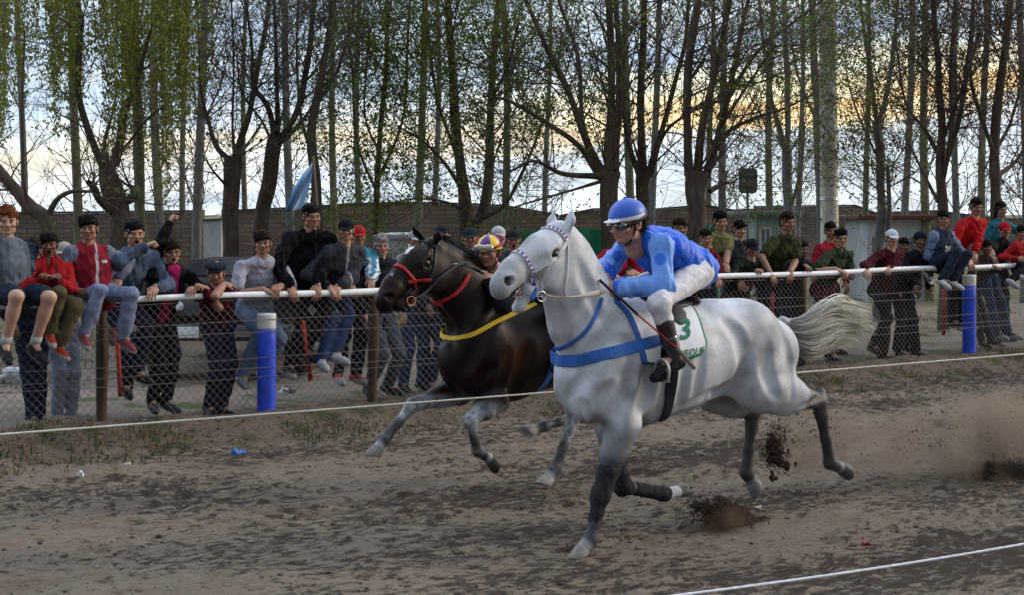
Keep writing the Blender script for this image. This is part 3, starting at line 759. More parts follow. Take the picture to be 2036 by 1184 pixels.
# ---------------------------------------------------------------- the dark horse behind
def dark_horse():
    h = Horse(9.75, 1120); H = h.H
    root = thing('horse', 'dark bay horse with red halter galloping on the far side of the white rope', 'horse', h.org, HEAD_ANG)
    K = {}
    K['trunk'] = [(H(935, 715), .25, .20), (H(965, 705), .31, .235), (H(1010, 700), .345, .265), (H(1080, 680), .33, .285), (H(1150, 665), .30, .265),
                  (H(1200, 662), .28, .25), (H(1245, 672), .22, .21)]
    K['lumps'] = [
        (H(1010, 610), (.16, .07, .09)), (H(1190, 610), (.24, .17, .12)),
        (H(1215, 640, .12), (.20, .13, .18)), (H(1215, 640, -.12), (.20, .13, .18)),
        (H(970, 700, .15), (.14, .09, .30), frame((.30, 0, 1)), .12), (H(965, 700, -.15), (.14, .09, .30), frame((.30, 0, 1)), .12),
        (H(1000, 745, .15), (.15, .10, .14), None, .10), (H(990, 745, -.15), (.15, .10, .14), None, .10),
        (H(935, 755, .10), (.10, .09, .12)), (H(935, 755, -.10), (.10, .09, .12)),
        (H(1200, 720, .15), (.18, .12, .24), None, .07), (H(1185, 720, -.15), (.18, .12, .23), None, .07)]
    K['neck'] = [(H(990, 655), .31, .18), (H(948, 610), .26, .145), (H(912, 570), .215, .115), (H(882, 535), .175, .098), (H(862, 508), .125, .085)]
    K['poll'] = H(850, 474); K['muzzle'] = H(741, 590, .05); K['headside'] = np.array([.10, 1.0, 0])
    K['headw'] = 1.22; K['ear_l'] = H(872, 458, .12); K['ear_r'] = H(818, 446, -.06); K['jaw'] = .012
    nf = foreleg(H(985, 795, .17), H(934, 838, .16), H(950, 897, .15), H(974, 914, .15), None, 1.0)
    ff = foreleg(H(912, 778, -.16), H(822, 806, -.15), H(765, 872, -.15), H(752, 893, -.15), None, 1.0)
    nh = hindleg(H(1190, 690, .17), H(1155, 760, .17), H(1142, 828, .15), H(1104, 935, .15), H(1092, 952, .15), 1.0)
    fh = hindleg(H(1190, 690, -.15), H(1190, 770, -.15), H(1150, 828, -.15), H(1082, 848, -.15), H(1060, 857, -.15), .97)
    K['legs'] = [nf, ff, nh, fh]
    K['grooves'] = [([(1052, 690), (1035, 740), (1018, 790)], .05, .35), ([(1000, 600), (960, 660), (930, 730)], .045, .30), ([(862, 590), (885, 640), (900, 690)], .030, .40), ([(1010, 700), (1005, 745), (985, 790)], .04, .25), ([(950, 780), (962, 750), (985, 730)], .03, .4)]
    V, Q = horse_mesh(h, K, .013); V = V.astype(float); W = h.W(V)
    col = np.zeros((len(V), 3)); col[:] = (.012, .0065, .005)
    def blend(w, c):
        w = np.clip(w, 0, 1)[:, None]; col[:] = col * (1 - w) + np.array(c) * w
    br = np.clip(.2 + vnoise(V, 3, 2), 0, 1) * np.clip(1 - np.abs(V[:, 2] - .95) / .45, 0, 1) * (V[:, 0] < H(960, 700)[0])
    blend(br * .9, (.075, .024, .009))
    # legs caked with pale mud
    sp = vnoise(V, 30, 5) * .55 + vnoise(V, 60, 7) * .5
    for lg in (nf, ff, nh, fh):
        p = lg['p']; d = np.minimum(segd(V, p[0] * .7 + p[1] * .3, p[3]), segd(V, p[3], p[8]))
        m = np.clip((.15 - d) / .06, 0, 1) * np.clip((p[0][2] + .01 - V[:, 2]) / .08, 0, 1)
        blend(m * np.clip(.72 + .9 * sp, 0, 1), (.40, .43, .46))
        d2 = np.minimum(segd(V, p[6], p[8]), segd(V, p[5], p[6])); blend(np.clip((.08 - d2) / .04, 0, 1) * .8, (.03, .028, .03))
        blend(np.clip((.055 - segd(V, p[8], p[8] + .01)) / .02, 0, 1) * .8, (.4, .4, .4))
    hp = K['hp']
    st = np.clip((.030 - segd(V, hp(.15, .012, .03), hp(.18, .012, .035))) / .01, 0, 1); blend(st * np.clip((.020 - np.abs((V - hp(.13, .012, .03)) @ K['ha'][1])) / .006, 0, 1), (.75, .77, .80))
    blend(np.clip((.017 - segd(V, hp(.37, .016, .01), hp(.40, .016, .0))) / .008, 0, 1), (.6, .62, .65))
    for q in (-1, 1):
        blend(np.clip((.022 - np.linalg.norm(V - hp(.507, q * .048, -.048), axis=1)) / .01, 0, 1), (.003, .003, .003))
    mt = mat('bay_horse_coat', (.02, .01, .01), .40, .12, attr=True, n1=.25, s1=12, bump=.1, sb=40)
    make('horse_body', W, Q, mt, root, color=col)
    ray = Ray(W, Q)
    hf = mat('pale_hoof', (.36, .35, .33), .6, n1=.4, s1=30); dk = mat('dark_hoof', (.06, .055, .05), .5, n1=.3, s1=30)
    add_hoof('hoof', h, nf['p'][8], (-.85, 0, -.35), (0, 0, -1), dk, root)
    add_hoof('hoof', h, ff['p'][8], (.45, 0, -.85), (.8, 0, .3), mat('grey_hoof', (.2, .19, .18), .6, n1=.4, s1=30), root)
    add_hoof('hoof', h, nh['p'][8], (.55, 0, -.8), (.9, 0, .4), hf, root)
    add_hoof('hoof', h, fh['p'][8], (.85, 0, -.4), (.4, 0, .9), hf, root)
    eyem = mat('horse_eye', (.012, .009, .008), .3, .5)
    for q in (-1, 1):
        e = MB(); e.lathe([(.001, -.027), (.015, -.023), (.024, -.012), (.027, 0), (.024, .012), (.015, .023), (.001, .027)], h.W(hp(.165, q * .070, -.058)), n=14); e.build('eye', eyem, root)
    return h, root, K, ray, dict(nf=nf, ff=ff, nh=nh, fh=fh), (W, Q)
HD = dark_horse()
# ================================================================ PEOPLE
def nrm(v): v = np.asarray(v, float); return v / (np.linalg.norm(v) + 1e-12)
def ik(a, b, l1, l2, pole):
    a = np.asarray(a, float); b = np.asarray(b, float); d = b - a; L = np.linalg.norm(d)
    L2 = min(L, (l1 + l2) * .995); x = (l1 * l1 - l2 * l2 + L2 * L2) / (2 * L2); h = math.sqrt(max(l1 * l1 - x * x, 0))
    u = d / L; p = np.asarray(pole, float); p = p - u * (p @ u); p = nrm(p)
    if L > l1 + l2:
        k = L / (l1 + l2); x = l1 * k; h = .01
    return a + u * x + p * h

# ---- head templates: x to the person's right, y forward, z up; origin between the ears
def head_template(mouth):
    B = Body(.02)
    B.ell((0, -.012, .038), (.074, .093, .092)); B.ell((0, .022, -.030), (.060, .068, .078), None, .03)
    B.ell((0, .062, -.082), (.028, .026, .022), None, .02)
    B.cap((-.042, .020, -.070), (.042, .020, -.070), .022, .022, .03)
    B.cap((-.036, .078, .034), (.036, .078, .034), .016, .016, .015)
    B.cap((0, .086, .026), (0, .110, -.012), .0085, .0145, .010)
    for q in (-1, 1):
        B.ell((q * .013, .097, -.016), (.010, .010, .008), None, .006)
        B.ell((q * .044, .066, -.014), (.022, .022, .018), None, .02)
        B.ell((q * .031, .096, .014), (.018, .014, .011), None, .010, True)
        B.ell((q * .080, -.004, -.002), (.011, .021, .034), frame((.1 * q, -.25, 1), (1, 0, 0)), .005)
        B.ell((q * .084, .002, .002), (.005, .009, .016), None, .004, True)
    if mouth == 'open':
        B.cap((-.016, .078, -.050), (.016, .078, -.050), .009, .009, .008); B.cap((-.014, .074, -.090), (.014, .074, -.090), .009, .009, .008)
        B.ell((0, .088, -.068), (.020, .024, .017), None, .004, True)
    else:
        B.cap((-.021, .079, -.046), (.021, .079, -.046), .0075, .0075, .008); B.cap((-.018, .078, -.058), (.018, .078, -.058), .008, .008, .008)
        B.cap((-.024, .096, -.0515), (.024, .096, -.0515), .0022, .0022, .003, None, (1, 1), True)
    B.cap((0, -.015, -.055), (0, -.035, -.17), .050, .054, .03)
    V, Q = B.mesh(.0058)
    c = V[Q].mean(1); mi = np.zeros(len(Q), int)
    y, z, x = c[:, 1], c[:, 2], np.abs(c[:, 0])
    if mouth == 'open':
        lip = (((x / .028) ** 2 + ((z + .068) / .030) ** 2) < 1) & (y > .066); ins = (((x / .020) ** 2 + ((z + .068) / .019) ** 2) < 1) & (y > .04) & (y < .082)
        mi[lip] = 1; mi[ins] = 4
    else: mi[(((x / .026) ** 2 + ((z + .052) / .012) ** 2) < 1) & (y > .066)] = 1
    br = (x > .012) & (x < .050) & (np.abs(z - (.036 - .10 * np.maximum(x - .034, 0))) < .0040) & (y > .05); mi[br] = 2
    V2, Q2 = [V], [Q]; m2 = [mi]; n = len(V)
    for q in (-1, 1):
        for (cy, r, mm) in ((.0775, .0115, 3), (.0825, .0078, 5)):
            a = np.arange(10) / 10 * 2 * np.pi; P = []
            for ph in np.linspace(.05, np.pi - .05, 7):
                for t in a: P.append((q * .031 + r * math.sin(ph) * math.cos(t), cy + r * math.sin(ph) * math.sin(t), .014 + r * .9 * math.cos(ph)))
            Fq = [(i * 10 + j, i * 10 + (j + 1) % 10, (i + 1) * 10 + (j + 1) % 10, (i + 1) * 10 + j) for i in range(6) for j in range(10)]
            V2.append(np.array(P)); Q2.append(np.array(Fq)[:, ::-1] + n); m2.append(np.full(len(Fq), mm)); n += len(P)
    return np.concatenate(V2), np.concatenate(Q2), np.concatenate(m2)
HEADS = {m: head_template(m) for m in ('open', 'shut')}
def hand_template(curl):
    B = Body(.010)
    B.cap((-.03, 0, 0), (.02, 0, 0), .024, .026, .02, (0, 0, 1), (.75, .62)); B.ell((.052, 0, 0), (.048, .041, .0155), None, .02)
    B.ell((.035, .026, -.004), (.030, .016, .014), None, .012)
    for i, (y, s) in enumerate(((.030, .95), (.0105, 1.05), (-.0095, .98), (-.028, .80))):
        p = np.array([.088 - (.006 if i == 3 else 0), y, 0]); a = 0
        for j, (L, r) in enumerate(((.042, .0094), (.026, .0085), (.021, .0078))):
            a += R(curl[j] + 4 * i); q = p + np.array([math.cos(a), (i - 1.5) * -.05, -math.sin(a)]) * L * s
            B.cap(p, q, r, r * .93, .004); p = q
    B.cap((.018, .032, -.004), (.050, .054, -.012), .0135, .011, .008); B.cap((.050, .054, -.012), (.078, .054 - curl[0] * .0002, -.020 - curl[0] * .0002), .0108, .009, .003)
    return B.mesh(.0040)
HANDS = {'relax': hand_template((16, 26, 22)), 'hook': hand_template((38, 52, 40)), 'fist': hand_template((72, 88, 60))}

# ---- hair and hats, in the head frame
_hw = {}
def nrm_rows2(a): return a / (np.linalg.norm(a, axis=-1)[..., None] + 1e-9)
def headwear(kind):
    if kind in _hw: return _hw[kind]
    B = Body(.008)
    if kind in ('short', 'fringe', 'long', 'bald', 'curly', 'under', 'quiff', 'messy'):
        B.ell((0, -.014, .052), (.080, .104, .102)); B.ell((.012, .02, .10), (.065, .07, .052), None, .02); B.ell((0, -.05, -.01), (.070, .060, .06), None, .02)
        if kind == 'fringe': B.cap((-.045, .062, .075), (.045, .062, .068), .026, .030, .02)
        if kind == 'long':
            for q in (-1, 1): B.cap((q * .072, -.01, .02), (q * .070, -.03, -.11), .030, .026, .02)
            B.cap((0, -.07, .0), (0, -.08, -.13), .060, .05, .02)
        B.ell((0, .100, -.040), (.073, .078, .098), None, .012, True); B.ell((0, .132, .002 if kind != 'fringe' else -.022), (.085, .085, .090), None, .008, True)
        B.ell((0, .035, -.135), (.12, .09, .085), None, .01, True) if kind != 'long' else None
        for q in (-1, 1): B.ell((q * .092, .012, -.022), (.030, .044, .055), None, .006, True) if kind != 'long' else None
        if kind == 'quiff': B.cap((-.035, .055, .115), (.03, .062, .118), .030, .026, .02)
        if kind == 'messy': B.noise.append((.014, 70, 12))
        if kind in ('short', 'quiff'):
            for q in (-1, 1): B.ell((q * .098, -.01, -.01), (.028, .09, .052), None, .012, True)
        if kind == 'under': B.ell((0, 0, 1.052), (1, 1, 1), None, .004, True)
        if kind == 'curly': B.noise.append((.010, 110, 3))
        B.noise.append((.0035, 230, 5)); B.noise.append((.007, 62, 8))
    elif kind in ('cap', 'capback'):
        sg = 1 if kind == 'cap' else -1
        B.ell((0, -.010, .050), (.086, .106, .088)); B.ell((0, 0, -.957), (1, 1, 1), None, .003, True)
        B.ell((0, sg * .118 - .01, .040), (.068, .070, .010), frame((0, .16 * sg, 1), (1, 0, 0)), .006)
        B.ell((0, -.010, .139), (.008, .008, .005))
    elif kind == 'beanie':
        B.ell((0, -.014, .048), (.088, .106, .100)); B.ell((0, -.1, -.962), (1, 1, 1), None, .004, True); B.noise.append((.002, 160, 3))
    elif kind == 'beret':
        B.ell((.006, -.004, .088), (.112, .122, .034)); B.cap((0, -.06, .06), (0, .05, .06), .075, .072, .02, (0, 0, 1), (.35, .35)); B.ell((.02, 0, .10), (.08, .09, .03)); B.ell((0, .105, .062), (.05, .03, .007))
    elif kind == 'helmet':
        B.ell((0, -.014, .045), (.102, .124, .108)); B.ell((0, .06, -.962), (1, 1, 1), None, .006, True); B.ell((0, .118, .046), (.060, .035, .007), None, .008)
        B.cap((0, -.014, .148), (0, -.014, .156), .012, .010, .005)
    V, Q = B.mesh(.0062 if kind != 'helmet' else .0052)
    if kind in ('short', 'fringe', 'long', 'curly', 'quiff', 'messy', 'under'):
        rs = np.random.RandomState(len(kind) * 7); n = 900; f = Q[rs.randint(len(Q), size=n)]; w = rs.dirichlet((1, 1, 1, 1), n); P = (V[f] * w[..., None]).sum(1); Nn = np.cross(V[f[:, 1]] - V[f[:, 0]], V[f[:, 2]] - V[f[:, 0]]); Nn /= np.linalg.norm(Nn, axis=1)[:, None] + 1e-9
        out = nrm_rows2(P - np.array([0, -.01, .03])); comb = {'quiff': (.0, .7, .5), 'fringe': (.15, .9, -.5), 'messy': (.0, .0, .2), 'curly': (0, 0, 0), 'long': (0, 0, -1.2)}.get(kind, (.1, .45, -.25))
        d = nrm_rows2(out * .75 + np.array(comb) + rs.randn(n, 3) * (.28 if kind != 'messy' else .5)); L = rs.uniform(.008, .020, n) * (1.5 if kind in ('fringe', 'messy', 'quiff') else 1.0)
        s1 = nrm_rows2(np.cross(d, rs.randn(n, 3))); s2 = np.cross(d, s1); r = .0028; b = P - out * .004
        T = np.stack([b + s1 * r, b - s1 * r * .5 + s2 * r * .87, b - s1 * r * .5 - s2 * r * .87, b + d * L[:, None]], 1).reshape(-1, 3); I = len(V) + 4 * np.arange(n)[:, None]
        Q = np.concatenate([Q, (I + np.array([[0, 1, 3, 3]])), (I + np.array([[1, 2, 3, 3]])), (I + np.array([[2, 0, 3, 3]]))]) if False else Q
        # each tuft is a little three-sided spike with a blunt tip, so that all faces stay four-sided
        tip = d * L[:, None]; A0, A1, A2 = b + s1 * r, b - s1 * r * .5 + s2 * r * .87, b - s1 * r * .5 - s2 * r * .87; T = np.stack([A0, A1, A2, b + tip + s1 * r * .2, b + tip - s1 * r * .1 + s2 * r * .17, b + tip - s1 * r * .1 - s2 * r * .17], 1).reshape(-1, 3); I = len(V) + 6 * np.arange(n)[:, None]
        Q = np.concatenate([Q, I + np.array([[0, 1, 4, 3]]), I + np.array([[1, 2, 5, 4]]), I + np.array([[2, 0, 3, 5]])]); V = np.concatenate([V, T])
    _hw[kind] = (V, Q); return V, Q

SKIN = {}
def skin_mats(c):
    k = tuple(c)
    if k not in SKIN:
        SKIN[k] = [mat('skin', c, .5, .35, n1=.12, s1=40), mat('lips', (c[0] * .82, c[1] * .55, c[2] * .55), .5), mat('eyebrow', (.035, .024, .018), .8),
                   mat('eye_white', (.24, .21, .19), .4), mat('mouth_inside', (.05, .012, .010), .6), mat('iris', (.02, .012, .008), .15, .8)]
    return SKIN[k]
TONES = [(.38, .205, .135), (.30, .150, .095), (.24, .115, .070), (.17, .080, .048), (.46, .27, .195)]
HAIR = dict(black=(.007, .006, .006), brown=(.035, .020, .012), ginger=(.18, .055, .018), grey=(.33, .33, .34))

def joinup(parts):
    V = []; Q = []; M = []; n = 0
    for v, q, m in parts:
        V.append(v); Q.append(q + n); M.append(np.full(len(q), m) if np.ndim(m) == 0 else m); n += len(v)
    return np.concatenate(V), np.concatenate(Q), np.concatenate(M)

def figure(root, J, S):
    """J: world joints; S: looks"""
    s = S.get('size', 1.0); tone = TONES[S.get('tone', 1)]; res = S.get('res', .0125)
    hd, fd = np.asarray(J['head']), nrm(J['face']); hup = nrm(J.get('hup', (0, 0, 1)))
    rt = nrm(np.cross(fd, hup)); up = np.cross(rt, fd); A = np.array([rt, fd, up])
    hs = S.get('hs', s * .88)
    HV, HQ, HM = HEADS[S.get('mouth', 'shut')]
    rq = random.Random(S.get('seed', 1) * 7 + 3); sh = np.array(S.get('headshape', (rq.uniform(1.02, 1.12), rq.uniform(.98, 1.05), rq.uniform(.93, 1.0))))
    parts = [(hd + (HV * hs * sh) @ A, HQ, HM)]
    left, chest, pel, neck = nrm(J['left']), np.asarray(J['chest']), np.asarray(J['pelvis']), np.asarray(J['neck'])
    B = Body(.03); B.cap(hd - up * .08 * hs, neck, .048 * s, .055 * s); B.cap(neck, chest, .052 * s, .07 * s, None, left, (1.1, 1.2)); B.cap(chest, pel, .08 * s, .08 * s, None, left, (1.3, 1.3))
    for q in 'LR':
        ls = S.get('sleeve', 'long'); ua, ea, fa = {'long': (.030, .027, .026), 'short': (.036, .036, .040), 'rolled': (.032, .032, .040)}[ls]
        B.chain([J['sh' + q], J['el' + q], J['wr' + q]], [ua * s, ea * s, .024 * s]); B.cap(J['el' + q] * .7 + J['wr' + q] * .3, J['wr' + q], fa * s, .025 * s)
        B.cap(neck * .5 + chest * .5, J['sh' + q], .030 * s, .030 * s)
        B.chain([J['hip' + q], J['kn' + q], J['an' + q]], [.080 * s, .052 * s, .036 * s] if S.get('shorts') else [.060 * s, .038 * s, .030 * s])
        if S.get('shorts'): B.ell(J['kn' + q] * .68 + J['an' + q] * .32 - nrm(J['face']) * .012, (.05 * s, .052 * s, .09 * s), frame(J['an' + q] - J['kn' + q]))
        B.cap(J['an' + q], J['an' + q] * .6 + J['toe' + q] * .4, .032 * s, .026 * s)
    bv, bq = B.mesh(res); parts.append((bv, bq, 0))
    for q in 'LR':
        hv, hq = HANDS[S.get('hand' + q, S.get('hand', 'relax'))]
        x = nrm(J.get('hd' + q, nrm(J['wr' + q] - J['el' + q]))); z = nrm(J.get('hn' + q, (0, 0, 1))); z = nrm(z - x * (z @ x)); y = np.cross(z, x)
        # thumb points to +y of the template; pick the mirror image that fits the hand
        th = J.get('th' + q); flip = 1.0
        want = -left if q == 'L' else left
        if th is not None: want = np.asarray(th)
        if (y @ want) < 0: flip = -1.0
        Vh = hv * s * np.array([1, flip, 1]); hq2 = hq if flip > 0 else hq[:, ::-1]
        parts.append((J['wr' + q] + Vh @ np.array([x, y, z]), hq2, 0))
    V, Q, M = joinup(parts)
    body = make('person_body', V, Q, skin_mats(tone), root, midx=M)
    # ---- top
    c = S['top']; T = Body(.035); lo = S.get('loose', 1.0)
    T.cap(chest, pel + up * 0, .120 * s * lo, .118 * s * lo, .07, left, (1.42, 1.32)); T.cap(neck, chest, .066 * s, .108 * s, .07, left, (1.4, 1.45))
    hem = S.get('hem', .06)
    T.cap(pel, pel + nrm(pel - chest) * hem, .115 * s * lo, .118 * s * lo, .04, left, (1.35, 1.35))
    for q in 'LR':
        T.cap(neck * .8 + J['sh' + q] * .2, J['sh' + q] * .93 + neck * .07, .055 * s, .056 * s * lo, .06)
        if S.get('sleeve', 'long') == 'long':
            T.chain([J['sh' + q], J['el' + q], J['el' + q] * .08 + J['wr' + q] * .92], [.057 * s * lo, .054 * s * lo, .041 * s * lo], .045); T.cap(J['el' + q] * .5 + J['wr' + q] * .5, J['el' + q] * .1 + J['wr' + q] * .9, .051 * s * lo, .042 * s * lo)
        elif S['sleeve'] == 'short': T.cap(J['sh' + q], J['sh' + q] * .30 + J['el' + q] * .70, .060 * s, .066 * s)
        elif S['sleeve'] == 'rolled': T.chain([J['sh' + q], J['el' + q], J['el' + q] * .75 + J['wr' + q] * .25], [.058 * s, .055 * s, .050 * s])
    T.cap(neck + up * .035 * s, neck - up * .02, .057 * s, .068 * s, .012)
    if S.get('hood'):
        T.chain([neck + left * .075 * s + fd * .02, neck - fd * .075 * s + up * .02, neck - left * .075 * s + fd * .02], [.030 * s, .052 * s, .030 * s], .03)
    T.cap(neck + up * .12 * s, neck + up * .03 * s, .051 * s, .052 * s, .008, None, (1, 1), True)
    T.noise.append((S.get('fold', .0055), 75, S.get('seed', 1))); T.noise.append((.0022, 130, 3)); T.noise.append((.008, 17, 5))
    tv, tq = T.mesh(res)
    paint = S.get('paint')
    if S['top'] is None:
        make(S.get('topname', 'shirt'), tv, tq, cloth(c), root)
    else:
        c = np.array(c) * (1 if paint is not None else .72); col = np.zeros((len(tv), 3)); col[:] = c
        fw = nrm(np.cross(left, nrm(neck - pel)) if True else fd)
        if fw @ fd < 0: fw = -fw
        if S.get('sleevecol') is not None:
            dA = np.minimum(*[np.minimum(segd(tv, J['sh' + q], J['el' + q]), segd(tv, J['el' + q], J['wr' + q])) for q in 'LR'])
            dT = segd(tv, chest, pel); x_ = np.abs((tv - chest) @ left)
            m = (dA < .085 * s) & (x_ > .125 * s); col[m] = S['sleevecol']
        if S.get('open') is not None:
            x_ = np.abs((tv - chest) @ left + S.get('openx', 0)); m = (x_ < S.get('openw', .05) * s) & (((tv - chest) @ fw) > .02); 
            dA = np.minimum(*[np.minimum(segd(tv, J['sh' + q], J['el' + q]), segd(tv, J['el' + q], J['wr' + q])) for q in 'LR'])
            col[m & (dA > .05)] = S['open']
        if paint is None:
            xs_ = (tv - chest) @ left; fr_ = ((tv - chest) @ fw) > .03; tl = np.clip((tv - neck) @ nrm(pel - neck), -1, 2); L_ = np.linalg.norm(pel - neck)
            if S.get('topname') in ('jacket', 'hoodie', 'coat', 'track_top') and S.get('open') is None:
                zc_ = np.array(S.get('zip', np.array(c) * .35 + .012)); col[(np.abs(xs_) < .011) & fr_] = zc_
            if S.get('topname') in ('jacket', 'hoodie', 'sweater', 'track_top') or S.get('sleeve', 'long') == 'long':
                for q in 'LR': col[(segd(tv, J['el' + q] * .22 + J['wr' + q] * .78, J['wr' + q]) < .062 * s) & (segd(tv, chest, pel) > .17)] *= .62
            col[(tl > L_ + hem * .45) & (segd(tv, chest, pel) < .19)] *= .7
            for (pc, u, v, w_, h_) in S.get('print', []):
                m = fr_ & (np.abs(xs_ - u) < w_) & (np.abs((tv - chest) @ nrm(pel - chest) - v) < h_) & (vnoise(tv, 55, 4) > -.12); col[m] = pc
            for (pc, i0) in S.get('stripes', []):
                for q in 'LR':
                    a_, b_ = J['sh' + q], J['wr' + q]; tt = ((tv - a_) @ nrm(b_ - a_)) / np.linalg.norm(b_ - a_); dA_ = np.minimum(segd(tv, J['sh' + q], J['el' + q]), segd(tv, J['el' + q], J['wr' + q])) < .085
                    col[dA_ & (np.abs(((tv - a_) @ np.cross(left, nrm(b_ - a_))) * 1.0 - i0) < .008)] = pc
        if paint is not None: paint(tv, col)
        k = S.get('topmat') or cloth_attr()
        make(S.get('topname', 'jacket'), tv, tq, k, root, color=col)
    # ---- trousers
    P = Body(.035); lt = S.get('leg_loose', 1.0)
    P.ell(pel, (.155 * s, .125 * s, .115 * s), frame(nrm(chest - pel), left), .05)
    for q in 'LR':
        hp_, kn, an = J['hip' + q], J['kn' + q], J['an' + q]
        P.cap(pel, hp_, .11 * s, .10 * s)
        if S.get('breeches'): P.chain([hp_, kn, kn * .62 + an * .38], [.092 * s, .064 * s * lt, .050 * s * lt])
        elif S.get('shorts'): P.cap(hp_, hp_ * .25 + kn * .75, .098 * s, .082 * s)
        else: P.chain([hp_, kn, kn * .03 + an * .97], [.096 * s, .066 * s * lt, .050 * s * lt]); P.cap(kn * .7 + an * .3, kn * .03 + an * .97, .062 * s * lt, .052 * s * lt)
    P.noise.append((.0035, 65, 7 + S.get('seed', 1))); P.noise.append((.002, 125, 4)); P.noise.append((.006, 18, 9))
    pv, pq = P.mesh(res); 
    make('shorts' if S.get('shorts') else 'trousers', pv, pq, S.get('legmat') or cloth(S['legs'], n1=.4), root)
    # ---- shoes
    for q in 'LR':
        an, to = J['an' + q], J['toe' + q]; dn = nrm(an - J['kn' + q]); f = nrm(to - an)
        K_ = Body(.02); heel = an - f * .035 * s + dn * .035 * s; ball = an + f * .13 * s + dn * .045 * s; tip = an + f * .19 * s + dn * .05 * s
        K_.cap(heel, ball, .040 * s, .037 * s); K_.cap(ball, tip, .038 * s, .030 * s); K_.cap(an, heel * .5 + ball * .5, .044 * s, .042 * s)
        v_, q_ = K_.mesh(.0085); cz = (v_[q_].mean(1) - an) @ dn
        sl = np.where(cz > .058 * s, 1, 0); sc = S.get('sole', (.35, .35, .36))
        make('shoe', v_, q_, [cloth(S.get('shoes', (.03, .03, .035)), .5), cloth(sc, .7)], root, midx=sl)
        if S.get('socks') is not None:
            b_ = MB(); b_.tube([an - dn * .09 * s, an - dn * .02 * s], [.043 * s, .043 * s], 12); b_.build('sock', cloth(S['socks']), root)
    # ---- hair and hat
    hk = S.get('hair') or ['short', 'quiff', 'messy', 'fringe', 'short'][(S.get('seed', 1) * 7 // 3) % 5]; hk = 'under' if S.get('hat') and hk in ('short', 'fringe', 'quiff', 'messy') else hk; hc = HAIR[S.get('haircol', 'black')]; hc = (.020, .013, .009) if (S.get('haircol') is None and S.get('seed', 1) % 3 == 0) else hc
    if hk:
        v_, q_ = headwear(hk); make('hair', hd + (v_ * hs * sh) @ A, q_, mat_hair(hc), root)
    if S.get('hat'):
        v_, q_ = headwear(S['hat']); hc2 = S.get('hatcol', (.02, .02, .025))
        if 'hatpaint' in S:
            col = np.zeros((len(v_), 3)); S['hatpaint'](v_, col)
            o = make('helmet' if S['hat'] == 'helmet' else 'hat', hd + (v_ * hs) @ A, q_, S.get('hatmat') or cloth_attr(), root, color=col)
        else: o = make({'beanie': 'beanie', 'beret': 'beret', 'cap': 'cap', 'capback': 'cap'}.get(S['hat'], 'hat'), hd + (v_ * hs * sh) @ A, q_, cloth(hc2), root)
    if S.get('glasses'):
        g = MB()
        for q in (-1, 1):
            a = np.linspace(0, 2 * np.pi, 17); P_ = np.stack([q * .031 + .021 * np.cos(a), np.full(17, .103) - .006 * np.abs(np.cos(a)), .012 + .016 * np.sin(a)], 1)
            g.tube(hd + (P_ * hs) @ A, .0022, 5)
            g.tube(hd + (np.array([(q * .052, .098, .014), (q * .072, .05, .014), (q * .078, .0, .010)]) * hs) @ A, .002, 5)
        g.tube(hd + (np.array([(-.010, .106, .016), (.010, .106, .016)]) * hs) @ A, .002, 5)
        g.build('glasses', mat('glasses_frame', (.01, .01, .01), .3), root)
    return A
_mh = {}
def mat_hair(c):
    if c not in _mh: _mh[c] = mat('hair', c, .7, .12, n1=.5, s1=90, bump=.5, sb=150, stretch=(1, 1, .3))
    return _mh[c]
_ca = []
def cloth_attr():
    if not _ca: _ca.append(mat('coloured_cloth', (.5, .5, .5), .85, .08, attr=True, n1=.12, s1=9, bump=.25, sb=90))
    return _ca[0]
# ================================================================ TACK AND RIDERS
def mirror(h, P):                                        # world points mirrored to the horse's other side
    L = (P - h.org) @ h.A.T; L[:, 1] *= -1; return h.W(L)
def strap(h, ray, root, name, pts, width, mt, n=30, off=.004, th=.005, both=True, extra=None, mi=0, split=False):
    mb = MB(); P, Q = px_path(ray, pts, n); ribbon(mb, P, Q, width, off, th, mi)
    if both and split:
        mb.build(name, mt, root, smooth=False); mb = MB()
    if both:
        P2 = mirror(h, P)[::-1]; Q2 = (Q @ h.A.T); Q2[:, 1] *= -1; Q2 = (Q2 @ h.A)[::-1]
        ribbon(mb, P2, Q2, width, off, th, mi)
    if extra: extra(mb)
    return mb.build(name, mt, root, smooth=False)
def text_mesh(s, ray, px, size, slant=(1, 0), upv=(0, -1), off=.006, mt=None, root=None, name='lettering', ext=.0015, sx=1.0):
    """letters laid on a surface: px = lower left corner in the picture, slant/upv = picture directions of the writing"""
    cu = bpy.data.curves.new('lettering', 'FONT'); cu.body = s; cu.size = 1; cu.offset = .022; cu.resolution_u = 3
    o = bpy.data.objects.new('lettering', cu); COL.objects.link(o); bpy.context.view_layer.update()
    me = bpy.data.meshes.new_from_object(o.evaluated_get(bpy.context.evaluated_depsgraph_get()))
    bpy.data.objects.remove(o); bpy.data.curves.remove(cu)
    V = []; P0 = [v.co.copy() for v in me.vertices]; Fs = [tuple(p.vertices) for p in me.polygons]; bpy.data.meshes.remove(me)
    for v in P0:
        x = px[0] + (v.x * slant[0] * sx + v.y * upv[0]) * size; y = px[1] + (v.x * slant[1] * sx + v.y * upv[1]) * size
        p, n = ray.px(x, y)
        if p is None: p, n = ray.near(at(x, y, 7.4))
        V.append(p + (np.array([0, 0, HC]) - p) / np.linalg.norm(np.array([0, 0, HC]) - p) * off)
    return make(name, np.array(V), Fs, mt, root, smooth=False)

